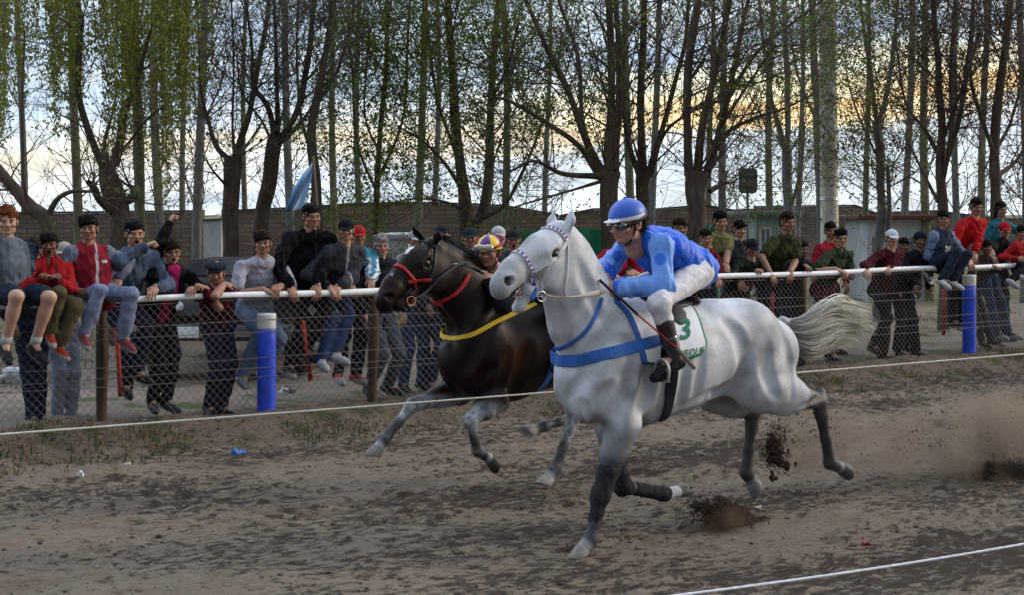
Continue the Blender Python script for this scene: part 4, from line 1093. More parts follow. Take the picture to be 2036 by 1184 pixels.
blue_web = mat('blue_webbing', (.025, .115, .40), .7, n1=.25, s1=60, bump=.2, sb=200)
white_web = mat('white_leather', (.62, .60, .62), .55, n1=.2, s1=60)
purple = mat('purple_trim', (.09, .05, .32), .6)
black_l = mat('black_leather', (.010, .010, .012), .5, .25, n1=.3, s1=40, bump=.15)
steel = mat('bit_steel', (.55, .55, .55), .25, .5, metal=1.0)
blackwrap = mat('black_bandage', (.016, .017, .022), .8, n1=.5, s1=50, bump=.6, sb=60)

def dress_white():
    h, root, K, ray, LG, (W, Q) = HW
    P = lambda x, y, l=0.0: h.W(h.H(x, y, l))
    hp = lambda x, y, z: h.W(K['hp'](x, y, z)); a, sd, b = [v @ h.A for v in K['ha']]
    # --- bridle
    br = thing  # (kept as parts of the horse: they move with it)
    def zig(pts, n, w):
        P1, N1 = px_path(ray, pts, n); T = np.gradient(P1, axis=0); T /= np.linalg.norm(T, axis=1)[:, None]; S = np.cross(T, N1)
        mb = MB(); ribbon(mb, P1, N1, w, .004, .004, 0)
        for i in range(1, n - 2, 3):
            for sg in (1,):
                o = P1[i] + N1[i] * .0105; t2 = P1[min(i + 2, len(P1) - 1)] + N1[i] * .0105
                if i + 2 >= len(P1): continue
                tri = [o - S[i] * w * .5, t2 - S[i] * w * .5, (o + t2) / 2 + S[i] * w * .45]
                up_ = [q + N1[i] * .002 for q in tri]
                mb.add(np.array(tri + up_), [(0, 1, 2), (3, 5, 4), (0, 3, 4, 1), (1, 4, 5, 2), (2, 5, 3, 0)], 1)
        return mb
    zig([(1073, 455), (1090, 453), (1106, 457), (1118, 466), (1127, 480)], 26, .026).build('browband', [white_web, purple], root)
    mbn = MB()
    c0 = hp(.335, 0, -.05); th = np.linspace(0, 2 * np.pi, 61)
    PW, AW = wrap(ray, c0, b, sd, th, .4); nn = AW.copy(); ribbon(mbn, PW, nn, .022, .003, .005, 0)
    for i in range(1, len(PW) - 3, 3):
        S_ = a
        tri = [PW[i] + AW[i] * .011 - S_ * .012, PW[i + 2] + AW[i + 2] * .011 - S_ * .012, PW[i + 1] + AW[i + 1] * .012 + S_ * .012]
        up_ = [q + AW[i] * .002 for q in tri]; mbn.add(np.array(tri + up_), [(0, 1, 2), (3, 5, 4), (0, 3, 4, 1), (1, 4, 5, 2), (2, 5, 3, 0)], 1)
    mbn.build('noseband', [white_web, purple], root)
    strap(h, ray, root, 'cheek_strap', [(1128, 478), (1113, 500), (1092, 526), (1081, 553), (1076, 576)], .017, white_web)
    strap(h, ray, root, 'cheek_strap', [(1062, 540), (1080, 529), (1098, 519), (1114, 502), (1127, 484)], .013, white_web)
    strap(h, ray, root, 'throat_strap', [(1129, 480), (1129, 505), (1127, 540), (1123, 575), (1128, 592)], .013, white_web, split=True)
    # --- bit ring, pad and reins
    rg = P(1077, 590, .10)
    for sgn in (1, -1):
        c_ = rg if sgn > 0 else mirror(h, rg[None])[0]
        mb = MB(); t_ = np.linspace(0, 2 * np.pi, 25); mb.tube(c_ + .032 * (np.cos(t_)[:, None] * nrm(a) + np.sin(t_)[:, None] * nrm(b)), .0045, 8); mb.build('bit_ring', steel, root)
    bb = MB(); bb.tube([rg, mirror(h, rg[None])[0]], .006, 8); bb.build('bit_bar', steel, root)
    bp = Body(.01); bp.cap(P(1066, 574, .105), P(1058, 594, .10), .012, .018, side=Y3 @ h.A, q=(.6, .6)); v_, q_ = bp.mesh(.005); make('bit_pad', v_, q_, blue_web, root)
    hand = P(1206, 578, .12)
    for sgn in (1, -1):
        p0 = rg + nrm(-a) * .03; pts = [p0, P(1110, 592, .17), P(1150, 589, .19), hand]
        pts = np.array(pts)
        if sgn < 0: pts = mirror(h, pts)
        S_ = spline(pts, 30); mb = MB(); Nn = np.tile(Y3 @ h.A * sgn, (30, 1)); ribbon(mb, S_, Nn, np.where(np.arange(30) > 22, .030, .014), 0, .004); mb.build('rein', mat('rein_web', (.50, .46, .38), .7, n1=.3, s1=80), root)
    # --- straps on the body
    strap(h, ray, root, 'neck_strap', [(1108, 694), (1124, 690), (1145, 677), (1167, 657), (1184, 628), (1196, 594)], .022, blue_web, 40, .004, .008)
    strap(h, ray, root, 'breast_strap', [(1106, 716), (1125, 720), (1150, 718), (1180, 711), (1240, 697), (1275, 687), (1310, 678)], .072, blue_web, 50, .004, .006)
    strap(h, ray, root, 'girth', [(1338, 690), (1337, 740), (1333, 775), (1326, 815), (1316, 838), (1300, 848)], .075, mat('black_webbing', (.014, .015, .022), .75, n1=.4, s1=60), 40, .005, .008)
    # --- saddle cloth: one sheet over the back
    mb = MB(); front = spline([(1222, 604), (1240, 622), (1257, 655), (1268, 690), (1276, 724)], 26); rear = spline([(1366, 607), (1382, 618), (1393, 645), (1402, 675), (1411, 697)], 26)
    nu = 40; Gd = np.zeros((26, nu, 3)); Nd = np.zeros((26, nu, 3))
    for i in range(26):
        for j in range(nu):
            u = j / (nu - 1); w = i / 25
            x = front[i][0] * (1 - u) + rear[i][0] * u; y = front[i][1] * (1 - u) + rear[i][1] * u + 14 * math.sin(u * math.pi) * w
            if w > .8: k = (w - .8) / .2; x += (u > .9) * -14 * k * k * (u - .9) * 10
            p, n_ = ray.px(x, y)
            if p is None: p, n_ = ray.near(at(x, y, h.c0 - .2))
            Gd[i, j] = p; Nd[i, j] = n_
    for _ in range(4):
        Gd[1:-1] = .25 * Gd[:-2] + .5 * Gd[1:-1] + .25 * Gd[2:]; Gd[:, 1:-1] = .25 * Gd[:, :-2] + .5 * Gd[:, 1:-1] + .25 * Gd[:, 2:]
    Gd = Gd + Nd / np.linalg.norm(Nd, axis=2)[..., None] * .010
    # carry the sheet over the spine to the other side
    far = mirror(h, Gd.reshape(-1, 3)).reshape(26, nu, 3)[::-1]
    topL = (Gd[0] - h.org) @ h.A.T; brid = []
    for f in (.5,):
        m_ = topL.copy(); m_[:, 1] = 0; mw = h.W(m_)
        for j in range(nu):
            o = mw[j] + UP * .6; p, n_ = ray.toward(o, mw[j] - UP * .3)
            if p is not None: mw[j] = p + UP * .012
        brid.append(mw)
    allr = np.concatenate([far, np.array(brid), Gd]); m = len(allr)
    V = allr.reshape(-1, 3); Fq = []; mi = []
    for i in range(m - 1):
        for j in range(nu - 1):
            Fq.append((i * nu + j, (i + 1) * nu + j, (i + 1) * nu + j + 1, i * nu + j + 1))
            ii = min(i, m - 2 - i); mi.append(1 if (j <= 2) else (2 if (j >= nu - 2 or ii < 1) else 0))
    cl_w = mat('white_saddle_cloth', (.80, .82, .85), .8, n1=.12, s1=40, bump=.2, sb=60)
    green = mat('green_trim', (.015, .17, .10), .7)
    o = make('saddle_cloth', V, np.array(Fq), [cl_w, blue_web, green], root, midx=mi)
    sm = o.modifiers.new('thick', 'SOLIDIFY'); sm.thickness = .006
    cr = Ray(V, np.array(Fq))
    text_mesh('HEQUE', cr, (1351, 714), 21, (1, -.17), (-.10, -1), .009, green, o, 'lettering', sx=.78)
    text_mesh('3', cr, (1350, 676), 58, (1, -.10), (0, -1), .009, green, o, 'number', sx=.9)
    # --- saddle
    S = Body(.03); L = lambda x, y, z: np.array([x, y, z])
    c = h.H(1322, 606); c[1] = 0
    S.ell(c + L(0, 0, -.01), (.20, .13, .045)); S.ell(c + L(-.20, 0, .015), (.06, .10, .040)); S.ell(c + L(.18, 0, .02), (.05, .06, .04))
    for q in (-1, 1): S.ell(c + L(.05, q * .19, -.11), (.10, .030, .15), frame((.25, -q * .62, 1)))
    v_, q_ = S.mesh(.009); make('saddle', h.W(v_), q_, black_l, root)
    # --- stirrup leathers and irons
    for sgn in (1, -1):
        f = P(1316, 741, .345); f = f if sgn > 0 else mirror(h, f[None])[0]; t_ = P(1322, 640, .26); t_ = t_ if sgn > 0 else mirror(h, t_[None])[0]
        mb = MB(); mb.box((f + t_) / 2 + UP * .03, (.03, .006, np.linalg.norm(f - t_) - .03), frame(nrm(t_ - f), -D), bevel=.002); mb.build('stirrup_leather', black_l, root)
        mb = MB(); c_ = f; t2 = np.linspace(-.75, np.pi + .75, 22); mb.tube(c_ + np.array([(-D * 0 + (-N) * .062 * math.cos(q) + UP * (.075 * math.sin(q))) for q in t2]), .009, 8)
        mb.box(c_ - UP * .052, (.05, .10, .014), h.A, bevel=.004); mb.build('stirrup_iron', mat('stirrup_alloy', (.42, .40, .36), .4, metal=.6), root)
    # --- bandages on the forelegs
    for lg, ta, tb in ((LG['nf'], 1.55, 4.9), (LG['ff'], 4.3, 6.0), (LG['ff'], 1.9, 3.8)):
        poly = np.array(lg['p']); r_ = lg['r']; T = Body(.012); pp = []; rr = []
        for u in np.linspace(ta, tb, 9):
            i = min(int(u), len(poly) - 2); f = u - i; pp.append(poly[i] * (1 - f) + poly[i + 1] * f); rr.append((r_[i] * (1 - f) + r_[i + 1] * f) + .009)
        for i in range(8): T.cap(pp[i], pp[i + 1], rr[i], rr[i + 1])
        for q in lg['m'][1:2]: 
            if ta < 3 < tb: T.ell(q[0], q[1] + .009, q[2], .02)
        T.noise.append((.003, 90, 2)); v_, q_ = T.mesh(.008); make('leg_bandage', h.W(v_), q_, blackwrap, root)
    # --- tail
    rs = random.Random(4); mb = MB(); dock = h.H(1568, 652)
    keys = [[(1562, 640), (1590, 640), (1618, 622), (1648, 604), (1680, 608), (1710, 626), (1738, 646)],
            [(1566, 655), (1592, 655), (1625, 643), (1660, 630), (1690, 634), (1712, 645), (1730, 660)],
            [(1570, 668), (1592, 674), (1622, 670), (1652, 660), (1678, 658), (1700, 664), (1718, 672)],
            [(1573, 680), (1588, 694), (1604, 704), (1626, 700), (1646, 688), (1662, 678), (1680, 670)]]
    for lock in range(150):
        u = rs.random() * 2.999; k = int(u); f = u - k; lat = rs.gauss(0, .026); j1 = rs.gauss(0, 4); end = 1 - abs(rs.gauss(0, .20)); a1 = rs.gauss(0, .016); f1 = rs.uniform(3, 8); p1 = rs.uniform(0, 6); tip = np.array([rs.gauss(0, .03), rs.gauss(0, .03), rs.gauss(0, .035)])
        base = []
        for q, ((x1, y1), (x2, y2)) in enumerate(zip(keys[k], keys[k + 1])):
            w = q / 6; base.append(h.H(x1 * (1 - f) + x2 * f, y1 * (1 - f) + y2 * f + j1 * w, lat * (.5 + w * 1.3)))
        base = spline(base, 26)[:max(9, int(26 * end))]; m = len(base); ww = np.linspace(0, 1, m); base[:, 2] += a1 * np.sin(f1 * ww + p1) * ww; base[:, 1] += a1 * np.cos(f1 * ww + p1) * ww; base += tip * (ww ** 3)[:, None]
        wid = rs.uniform(.008, .018); g = rs.uniform(.72, 1.12)
        for st in range(18):
            o = np.array([rs.gauss(0, .4), rs.gauss(0, 1), rs.gauss(0, 1)]) * wid; env = (.45 + 1.1 * np.sin(np.pi * np.clip(ww * 1.0, 0, 1)) * (1 - ww) + .25 * ww)[:, None]; fly = rs.gauss(0, .012) if st % 6 else rs.gauss(0, .04)
            S_ = base + o * env; S_[:, 2] += fly * ww ** 3; cut = m - rs.randint(0, 5) if m > 12 else m; S_ = S_[:cut]; wv = np.clip(np.linspace(-.25, 1.5, cut), 0, 1)[:, None]; gg = g * rs.uniform(.85, 1.1)
            cc = np.array([.22, .225, .235]) * gg * (1 - wv) + np.array([.70, .67, .57]) * gg * wv
            mb.tube(h.W(S_), rs.uniform(.0025, .0050) * np.linspace(1.2, .25, cut), 3, cap=False, col=np.repeat(cc, 3, 0))
    T = Body(.03); T.chain([h.H(1556, 640), h.H(1575, 650), h.H(1600, 652), h.H(1625, 645)], [.035, .034, .028, .012]); v_, q_ = T.mesh(.010)
    mb.add(h.W(v_), [tuple(q) for q in q_], 0, (.33, .34, .36))
    mb.build('tail', mat('tail_hair', (.6, .6, .5), .6, .3, attr=True), root, color=True)
    # --- mane, cropped short, and a thin forelock
    mm = MB()
    for i in range(260):
        u = rs.random(); cpt = [h.H(x, y, 0) for x, y in ((1212, 600), (1185, 560), (1163, 515), (1146, 478), (1136, 452))]
        p = spline(cpt, 50)[int(u * 49)]; o = h.W(p + np.array([-.25, 0, .18])); t_ = h.W(p + np.array([.2, 0, -.15])); g_, n_ = ray.toward(o, t_)
        if g_ is None or np.linalg.norm(g_ - h.W(p)) > .10: continue
        d = nrm(np.array([-.5, -.9, rs.uniform(-.4, .3)])) @ h.A; q1 = g_ + d * .03 + UP * .005; q2 = q1 + (d * .5 - UP * .8 - D * -.1) * rs.uniform(.04, .09)
        mm.tube(np.array([g_ - d * .01, q1, q2]), [.0035, .003, .001], 4, cap=False)
    mm.build('mane', mat('grey_mane', (.34, .36, .39), .6), root)
dress_white()

def dot_paint(J, s, base, sl, dots, dotc):
    def f(V, col):
        col[:] = base
        dA = np.minimum(*[np.minimum(segd(V, J['sh' + q], J['el' + q]), segd(V, J['el' + q], J['wr' + q])) for q in 'LR'])
        x_ = np.abs((V - J['chest']) @ nrm(J['left'])); m = (dA < .095) & (x_ > .15 * s); col[m] = sl
        for p, r in dots:
            w = np.clip((r - np.linalg.norm(V - p, axis=1)) / .008, 0, 1)[:, None]; col[:] = col * (1 - w) + np.array(dotc) * w
    return f
def ell_goggles(root, hd, A, hs, lens, strapc, up_=0.0):
    B = Body(.012); yo_ = up_ * .55; B.ell((-.034, .090 + yo_, .014 + up_), (.034, .020, .024)); B.ell((.034, .090 + yo_, .014 + up_), (.034, .020, .024)); B.cap((-.05, .078 + yo_, .014 + up_), (.05, .078 + yo_, .014 + up_), .020, .020, .02)
    B.ell((0, .02, .014 + up_), (.066, .080, .06), None, .004, True)
    v, q = B.mesh(.0045); o = make('goggles', hd + (v * hs) @ A, q, lens, root)
    mb = MB(); t = np.linspace(R(-52), R(232), 30); yo = -.014
    P = np.stack([.105 * np.cos(t) * (1 - .0 * t), yo - .0 + .125 * -np.sin(t) + .0 * t, .03 + up_ + .028 * np.sin(t) + 0 * t], 1)
    Nn = np.stack([np.cos(t), -np.sin(t), 0 * t], 1)
    ribbon(mb, hd + (P * hs) @ A, Nn @ A, .020, 0, .003); mb.build('goggle_strap', strapc, root)
    return o
def chin_strap(root, hd, A, hs, mt):
    mb = MB(); P = np.array([(-.086, .0, .03), (-.078, .018, -.02), (-.052, .045, -.085), (0, .055, -.112), (.052, .045, -.085), (.078, .018, -.02), (.086, 0, .03)])
    S_ = spline(P, 24); Nn = S_ - np.array([0, .01, .0]); ribbon(mb, hd + (S_ * hs) @ A, nrm_rows(Nn) @ A, .014, 0, .003); mb.build('chin_strap', mt, root)
def nrm_rows(a): return a / (np.linalg.norm(a, axis=1)[:, None] + 1e-9)

def blue_rider():
    h, hroot, K, ray, LG, _ = HW
    P = lambda x, y, l=0.0: h.W(h.H(x, y, l))
    root = thing('person', 'jockey in blue silks with pale dotted sleeves and blue helmet crouched on the grey horse', 'person', P(1350, 600, 0), HEAD_ANG)
    J = dict(head=P(1247, 447, .0), face=np.array([1.0, .06, -.22]) @ h.A, left=-N, neck=P(1281, 478, 0), chest=P(1312, 498, 0), pelvis=P(1376, 533, 0),
             shL=P(1316, 490, .185), shR=P(1250, 484, -.185), elL=P(1322, 570, .255), wrL=P(1232, 574, .12), elR=P(1210, 530, -.24), wrR=P(1191, 553, -.10),
             hipL=P(1388, 540, .10), hipR=P(1362, 535, -.10), knL=P(1311, 602, .315), anL=P(1340, 715, .345), toeL=P(1296, 737, .35))
    mr_ = lambda p: mirror(h, np.array([p]))[0]
    J['knR'] = P(1216, 590, -.29); J['anR'] = mr_(J['anL']); J['toeR'] = mr_(J['toeL'])
    J['hdL'] = nrm(P(1206, 576, .10) - J['wrL']); J['hdR'] = nrm(P(1205, 572, .02) - J['wrR']); J['hnL'] = (-N) * .9 + UP * .5; J['hnR'] = N * .9 + UP * .5
    J['thL'] = UP; J['thR'] = UP
    dots = [(P(1312, 513, .25), .048), (P(1306, 552, .30), .035), (P(1303, 494, .22), .030), (P(1226, 508, -.18), .040), (P(1203, 522, -.17), .030), (P(1270, 585, .20), .03), (P(1350, 560, .2), .0)]
    base = (.018, .115, .62); sl = (.13, .30, .74)
    silk = mat('silk', (.1, .2, .7), .5, .3, attr=True, n1=.04, s1=18, bump=.2, sb=30, sheen=.2)
    def hel(v, c):
        c[:] = (.02, .10, .50); m = v[:, 2] < .058 + .25 * np.maximum(0, -v[:, 1] * .12); c[m] = (.62, .64, .66)
    S = dict(tone=0, mouth='shut', top=base, paint=dot_paint(J, 1, base, sl, dots, (.022, .13, .60)), topmat=silk, topname='silks', legs=(.6, .6, .63), legmat=mat('white_breeches', (.60, .60, .64), .75, n1=.15, s1=20, bump=.4, sb=35),
             shoes=(.012, .012, .014), sole=(.02, .02, .02), hair='short', hat='helmet', hatpaint=hel, hatmat=mat('helmet_cover', (.1, .1, .5), .4, .4, attr=True, n1=.1), res=.009, handL='fist', handR='fist', hem=-.04, loose=1.16, fold=.0055, hs=1.06, leg_loose=1.06, seed=3, breeches=True)
    A = figure(root, J, S)
    ell_goggles(root, J['head'], A, 1.06, mat('dark_lens', (.012, .012, .014), .08, .8, coat=1), black_l)
    chin_strap(root, J['head'], A, 1.06, black_l)
    # riding boots: brown top, black shaft
    for q in 'LR':
        kn, an = J['kn' + q], J['an' + q]; a0 = kn * .62 + an * .38; dd = nrm(an - kn)
        B = Body(.012); B.cap(a0 * .55 + an * .45, an, .054, .049, .012); B.cap(a0 * .55 + an * .45, an + dd * .02, .053, .048); v, qd = B.mesh(.008); make('boot_shaft', v, qd, mat('shiny_boot', (.010, .010, .012), .18, .6, coat=.6), root)
        B = Body(.012); B.cap(a0, a0 * .5 + an * .5, .057, .052); v, qd = B.mesh(.008); make('boot_top', v, qd, mat('brown_boot_top', (.030, .019, .014), .6, n1=.3), root)
    # the whip, held in the near hand: a thing of its own
    p0, p1, p2, p3 = P(1192, 556, .13), P(1215, 582, .16), P(1345, 693, .40), P(1382, 735, .41)
    wr = thing('riding_whip', 'black and red riding whip with pale flap held down across the blue jockey\'s boot', 'whip', p1, 0)
    mb = MB(); mb.tube([p0, p1 * .6 + p2 * .4], [.009, .0075], 8); mb.build('handle', black_l, wr)
    mb = MB(); mb.tube([p1 * .6 + p2 * .4, p2], [.006, .0045], 8); mb.build('shaft', mat('red_whip', (.42, .035, .025), .5), wr)
    mb = MB(); ribbon(mb, spline([p2, p3], 8), np.tile(nrm(-N * .8 - D * .5), (8, 1)), .024, 0, .004); mb.build('flap', mat('pale_leather', (.20, .15, .11), .7), wr)
blue_rider()

def dress_dark():
    h, root, K, ray, LG, _ = HD
    P = lambda x, y, l=0.0: h.W(h.H(x, y, l))
    hp = lambda x, y, z: h.W(K['hp'](x, y, z)); a, sd, b = [v @ h.A for v in K['ha']]
    redw = mat('red_webbing', (.36, .012, .015), .6, n1=.25, s1=50); yel = mat('yellow_webbing', (.62, .42, .02), .65, n1=.3, s1=50)
    for x, z in ((.30, -.05),):
        mb = MB(); PW, AW = wrap(ray, hp(x, 0, z), b, sd, np.linspace(0, 2 * np.pi, 50), .4); ribbon(mb, PW, AW, .026, .004, .006); mb.build('noseband', redw, root)
    strap(h, ray, root, 'halter_strap', [(812, 560), (830, 557), (845, 556), (857, 556)], .022, redw, 14, split=True)
    strap(h, ray, root, 'cheek_strap', [(868, 489), (864, 510), (862, 535), (850, 556), (832, 572), (815, 586)], .013, black_l, 24)
    strap(h, ray, root, 'browband', [(836, 478), (848, 482), (858, 488), (866, 492)], .014, black_l, 14)
    strap(h, ray, root, 'neck_strap', [(846, 603), (860, 607), (875, 602), (900, 588), (920, 567), (932, 545)], .030, redw, 30, .004, .01)
    strap(h, ray, root, 'breast_strap', [(872, 668), (890, 674), (915, 673), (945, 664), (985, 643), (1022, 625), (1065, 606)], .034, yel, 40)
    strap(h, ray, root, 'girth', [(1118, 690), (1108, 712), (1096, 740), (1084, 762), (1070, 776)], .06, blue_web, 24, split=True)
    rg = hp(.42, .082, -.135)
    for sgn in (1, -1):
        c_ = rg if sgn > 0 else mirror(h, rg[None])[0]
        mb = MB(); t_ = np.linspace(0, 2 * np.pi, 25); mb.tube(c_ + .034 * (np.cos(t_)[:, None] * a + np.sin(t_)[:, None] * b), .004, 8); mb.build('bit_ring', mat('copper_bit', (.55, .22, .08), .3, metal=.8), root)
        pts = np.array([rg, P(850, 578, .14), P(880, 548, .16), P(925, 522, .12), P(965, 545, .10)]); pts = pts if sgn > 0 else mirror(h, pts)
        S_ = spline(pts, 30); mb = MB(); ribbon(mb, S_, np.tile(-N * sgn * .5 + UP * .5, (30, 1)), .018, 0, .004)
        mb.build('rein', mat('black_white_rein', (.02, .02, .02), .6), root)
        pts = np.array([P(884, 537, .09), P(902, 524, .10), P(935, 530, .09), P(990, 552, .08)]); pts = pts if sgn > 0 else mirror(h, pts)
        mb = MB(); ribbon(mb, spline(pts, 20), np.tile(-N * sgn * .3 + UP * .8, (20, 1)), .022, .0, .005); mb.build('rein_grip', white_web, root)
    # mane, saddle and cloth
    mm = MB(); rs = random.Random(2); cpt = [h.H(x, y, 0) for x, y in ((985, 568), (955, 545), (920, 515), (890, 488), (870, 470))]
    for i in range(420):
        p = spline(cpt, 50)[int(rs.random() * 49)]; o = h.W(p + np.array([-.2, 0, .25])); t_ = h.W(p + np.array([.2, 0, -.25])); g_, n_ = ray.toward(o, t_)
        if g_ is None: continue
        d = nrm(np.array([-.5, rs.uniform(-.9, .4), rs.uniform(-.2, .5)])) @ h.A; q1 = g_ + d * .04 + UP * .01; q2 = q1 + (d * .5 - UP * .5) * rs.uniform(.05, .12)
        mm.tube(np.array([g_ - d * .02, q1, q2]), [.004, .0035, .001], 4, cap=False)
    mm.build('mane', mat('black_mane', (.006, .006, .007), .5, .5), root)
    S = Body(.03); c = h.H(1108, 588); c[1] = 0; L = lambda x, y, z: np.array([x, y, z])
    S.ell(c + L(0, 0, -.01), (.22, .13, .05)); S.ell(c + L(-.20, 0, .02), (.06, .10, .04)); S.ell(c + L(.18, 0, .02), (.05, .06, .04))
    for q in (-1, 1): S.ell(c + L(.03, q * .21, -.12), (.13, .035, .17), frame((.25, -q * .55, 1)))
    v_, q_ = S.mesh(.012); make('saddle', h.W(v_), q_, black_l, root)
    S = Body(.02)
    for q in (-1, 1): S.ell(c + L(.02, q * .235, -.17), (.25, .022, .22), frame((0, -q * .40, 1)))
    v_, q_ = S.mesh(.010); zc = v_[q_].mean(1)[:, 2]; make('saddle_cloth', h.W(v_), q_, [mat('white_cloth', (.60, .62, .64), .8, n1=.1), mat('green_cloth_panel', (.015, .17, .09), .8)], root, midx=((zc > c[2] - .14) & (zc < c[2] - .04)).astype(int))
    mb = MB(); mb.tube(h.W(np.array([h.H(1250, 620), h.H(1275, 650), h.H(1290, 720), h.H(1285, 790)])), [.04, .06, .06, .02], 12); mb.build('tail', mat('black_mane', (.006, .006, .007), .5, .5), root)
dress_dark()
def dark_rider():
    h, hroot, K, ray, LG, _ = HD
    P = lambda x, y, l=0.0: h.W(h.H(x, y, l))
    root = thing('person', 'jockey in dark top and purple and yellow helmet crouched on the bay horse', 'person', P(1090, 590, 0), HEAD_ANG)
    hd = P(973, 503, .06)
    J = dict(head=hd, face=np.array([-.35, -1, -.18]), left=-N, neck=P(998, 545, .02), chest=P(1030, 552, 0), pelvis=P(1125, 560, 0),
             shL=P(1032, 560, .19), shR=P(985, 550, -.19), elL=P(1000, 610, .26), wrL=P(972, 560, .13), elR=P(950, 590, -.25), wrR=P(950, 552, -.10),
             hipL=P(1130, 570, .1), hipR=P(1110, 568, -.1), knL=P(1105, 612, .30), anL=P(1135, 705, .32), toeL=P(1100, 722, .33))
    mr_ = lambda p: mirror(h, np.array([p]))[0]
    J['knR'] = mr_(J['knL']); J['anR'] = mr_(J['anL']); J['toeR'] = mr_(J['toeL']); J['thL'] = UP; J['thR'] = UP; J['hnL'] = -N + UP * .5; J['hnR'] = N + UP * .5
    def hel(v, c):
        an = np.degrees(np.arctan2(v[:, 0], v[:, 1])); k = np.floor((an + 180 + 30) / 60).astype(int) % 2
        c[:] = (.70, .50, .015); c[k == 1] = (.10, .02, .22); c[v[:, 2] < .050] = (.62, .44, .02)
    S = dict(tone=1, mouth='shut', top=(.012, .013, .022), legs=(.45, .45, .48), breeches=True, shoes=(.012, .012, .014), hair='short', hat='helmet', hatpaint=hel, hatmat=mat('helmet_cover', (.5, .4, .1), .45, .4, attr=True, n1=.1),
             res=.012, handL='fist', handR='fist', hem=.08, sole=(.02, .02, .02))
    A = figure(root, J, S)
    ell_goggles(root, hd, A, 1.0, mat('clear_lens', (.30, .27, .22), .08, .8, coat=1), mat('red_strap', (.35, .04, .07), .6), .045)
    chin_strap(root, hd, A, 1.0, black_l)
dark_rider()
# ================================================================ THE CROWD FENCE
white_paint = mat('white_pipe_paint', (.80, .81, .83), .45, .4, n1=.25, s1=12, bump=.1)
wood = mat('fence_post_wood', (.075, .045, .028), .85, n1=.6, s1=18, bump=.7, sb=30, stretch=(1, 1, .15))
wire = mat('galvanised_wire', (.13, .12, .115), .5, metal=.5)
redp = mat('red_paint', (.42, .03, .025), .5, n1=.3, s1=20)
bluep = mat('blue_post_paint', (.035, .085, .66), .5, .3, n1=.40, s1=6, bump=.2)
T0, T1 = tof(-140, CF), tof(2270, CF)
def rail_z(t):
    p0, p1 = at(205, 599, CF), at(1890, 532, CF); t0, t1 = p0 @ D, p1 @ D
    return p0[2] + (p1[2] - p0[2]) * (t - t0) / (t1 - t0)
def fence():
    root = thing('wire_fence', 'chain link fence with white pipe top rail and dark wooden posts along the crowd', 'fence', tc_(T0, CF, 0))
    ts = np.linspace(T0 - .5, T1 + 1, 60); P = np.array([tc_(t, CF, rail_z(t) + .008 * math.sin(t * 1.9)) for t in ts])
    mb = MB(); mb.tube(P, .034, 10); mb.build('top_rail', white_paint, root)
    for px in (205, 745, 1194, 1597, 1937, 2205):
        t = tof(px, CF); lean = random.Random(px).uniform(-.03, .03); mb = MB(); zz = np.linspace(-.2, rail_z(t) - .05, 9)
        pts = np.array([tc_(t + lean * (1 - z), CF + .02 + .006 * math.sin(z * 9), z) for z in zz]); mb.tube(pts, .052 + .006 * np.sin(zz * 7 + px), 12); mb.build('post', wood, root)
    # the chain link: every diagonal wire as a thin zigzag strand
    cell = .078; r = .0019; V = []; Fc = []; n = 0; zb = .03
    for sgn in (1, -1):
        for k in range(int((T1 - T0 + 3) / cell)):
            s0 = T0 - 1.5 + k * cell; zt = rail_z(s0) - .045; m = 5; zs = np.linspace(zb, zt, m)
            for i in range(m):
                t = s0 + sgn * (zs[i] - zb); c = CF + sgn * .0015 + .012 * math.sin(t * 2.3 + zs[i] * 3)
                for (a, b) in ((0, r), (-r, -r * .6), (r, -r * .6)):
                    V.append((t + a, c, zs[i]) if False else (t + a * .7, c + b, zs[i] - sgn * a * .7))
            for i in range(m - 1):
                for j in range(3): Fc.append((n + i * 3 + j, n + i * 3 + (j + 1) % 3, n + (i + 1) * 3 + (j + 1) % 3, n + (i + 1) * 3 + j))
            n += m * 3
    V = np.array(V); W = V[:, :1] * D + V[:, 1:2] * N; W[:, 2] = V[:, 2]
    make('chain_link_mesh', W, np.array(Fc), wire, root)
    for z, w in ((rail_z(0) * 0 + .86, 1), (.75, 1), (.52, 1), (.42, 1), (.35, 1), (rail_z(T0) - .05, 0)):
        ts = np.linspace(T0 - .5, T1 + 1, 40); sg = [z + .010 * math.sin(t * 1.3 + z * 40) + (0 if w else rail_z(t) - rail_z(T0)) for t in ts]
        mb = MB(); mb.tube(np.array([tc_(t, CF - (.15 if w else .02), s) for t, s in zip(ts, sg)]), .0030, 5); mb.build('strand_wire', wire, root)
fence()
def blue_post(px, top, lab):
    p = at(px, top, CF - .06); t = p @ D; r = thing('bollard_post', lab, 'post', tc_(t, CF - .06, 0), 0, 'blue and white posts along the fence')
    def ring(z0, z1, rr, nm, mt, capz=True):
        mb = MB(); zs = np.linspace(z0, z1, 8); mb.lathe([(rr * (1 + .01 * math.sin(z * 13)), z) for z in zs] + [(rr * .93, z1 + .006)], tc_(t, CF - .06, 0), n=28); return mb.build(nm, mt, r)
    h = p[2]; ring(-.12, h - .14, .088, 'blue_shaft', bluep); ring(h - .14, h, .0885, 'white_top', mat('white_post_paint', (.60, .60, .58), .5, n1=.2, s1=14))
blue_post(530, 626, 'blue round post with white top left of the horses'); blue_post(1927, 547, 'blue round post with white top at the right end of the fence')
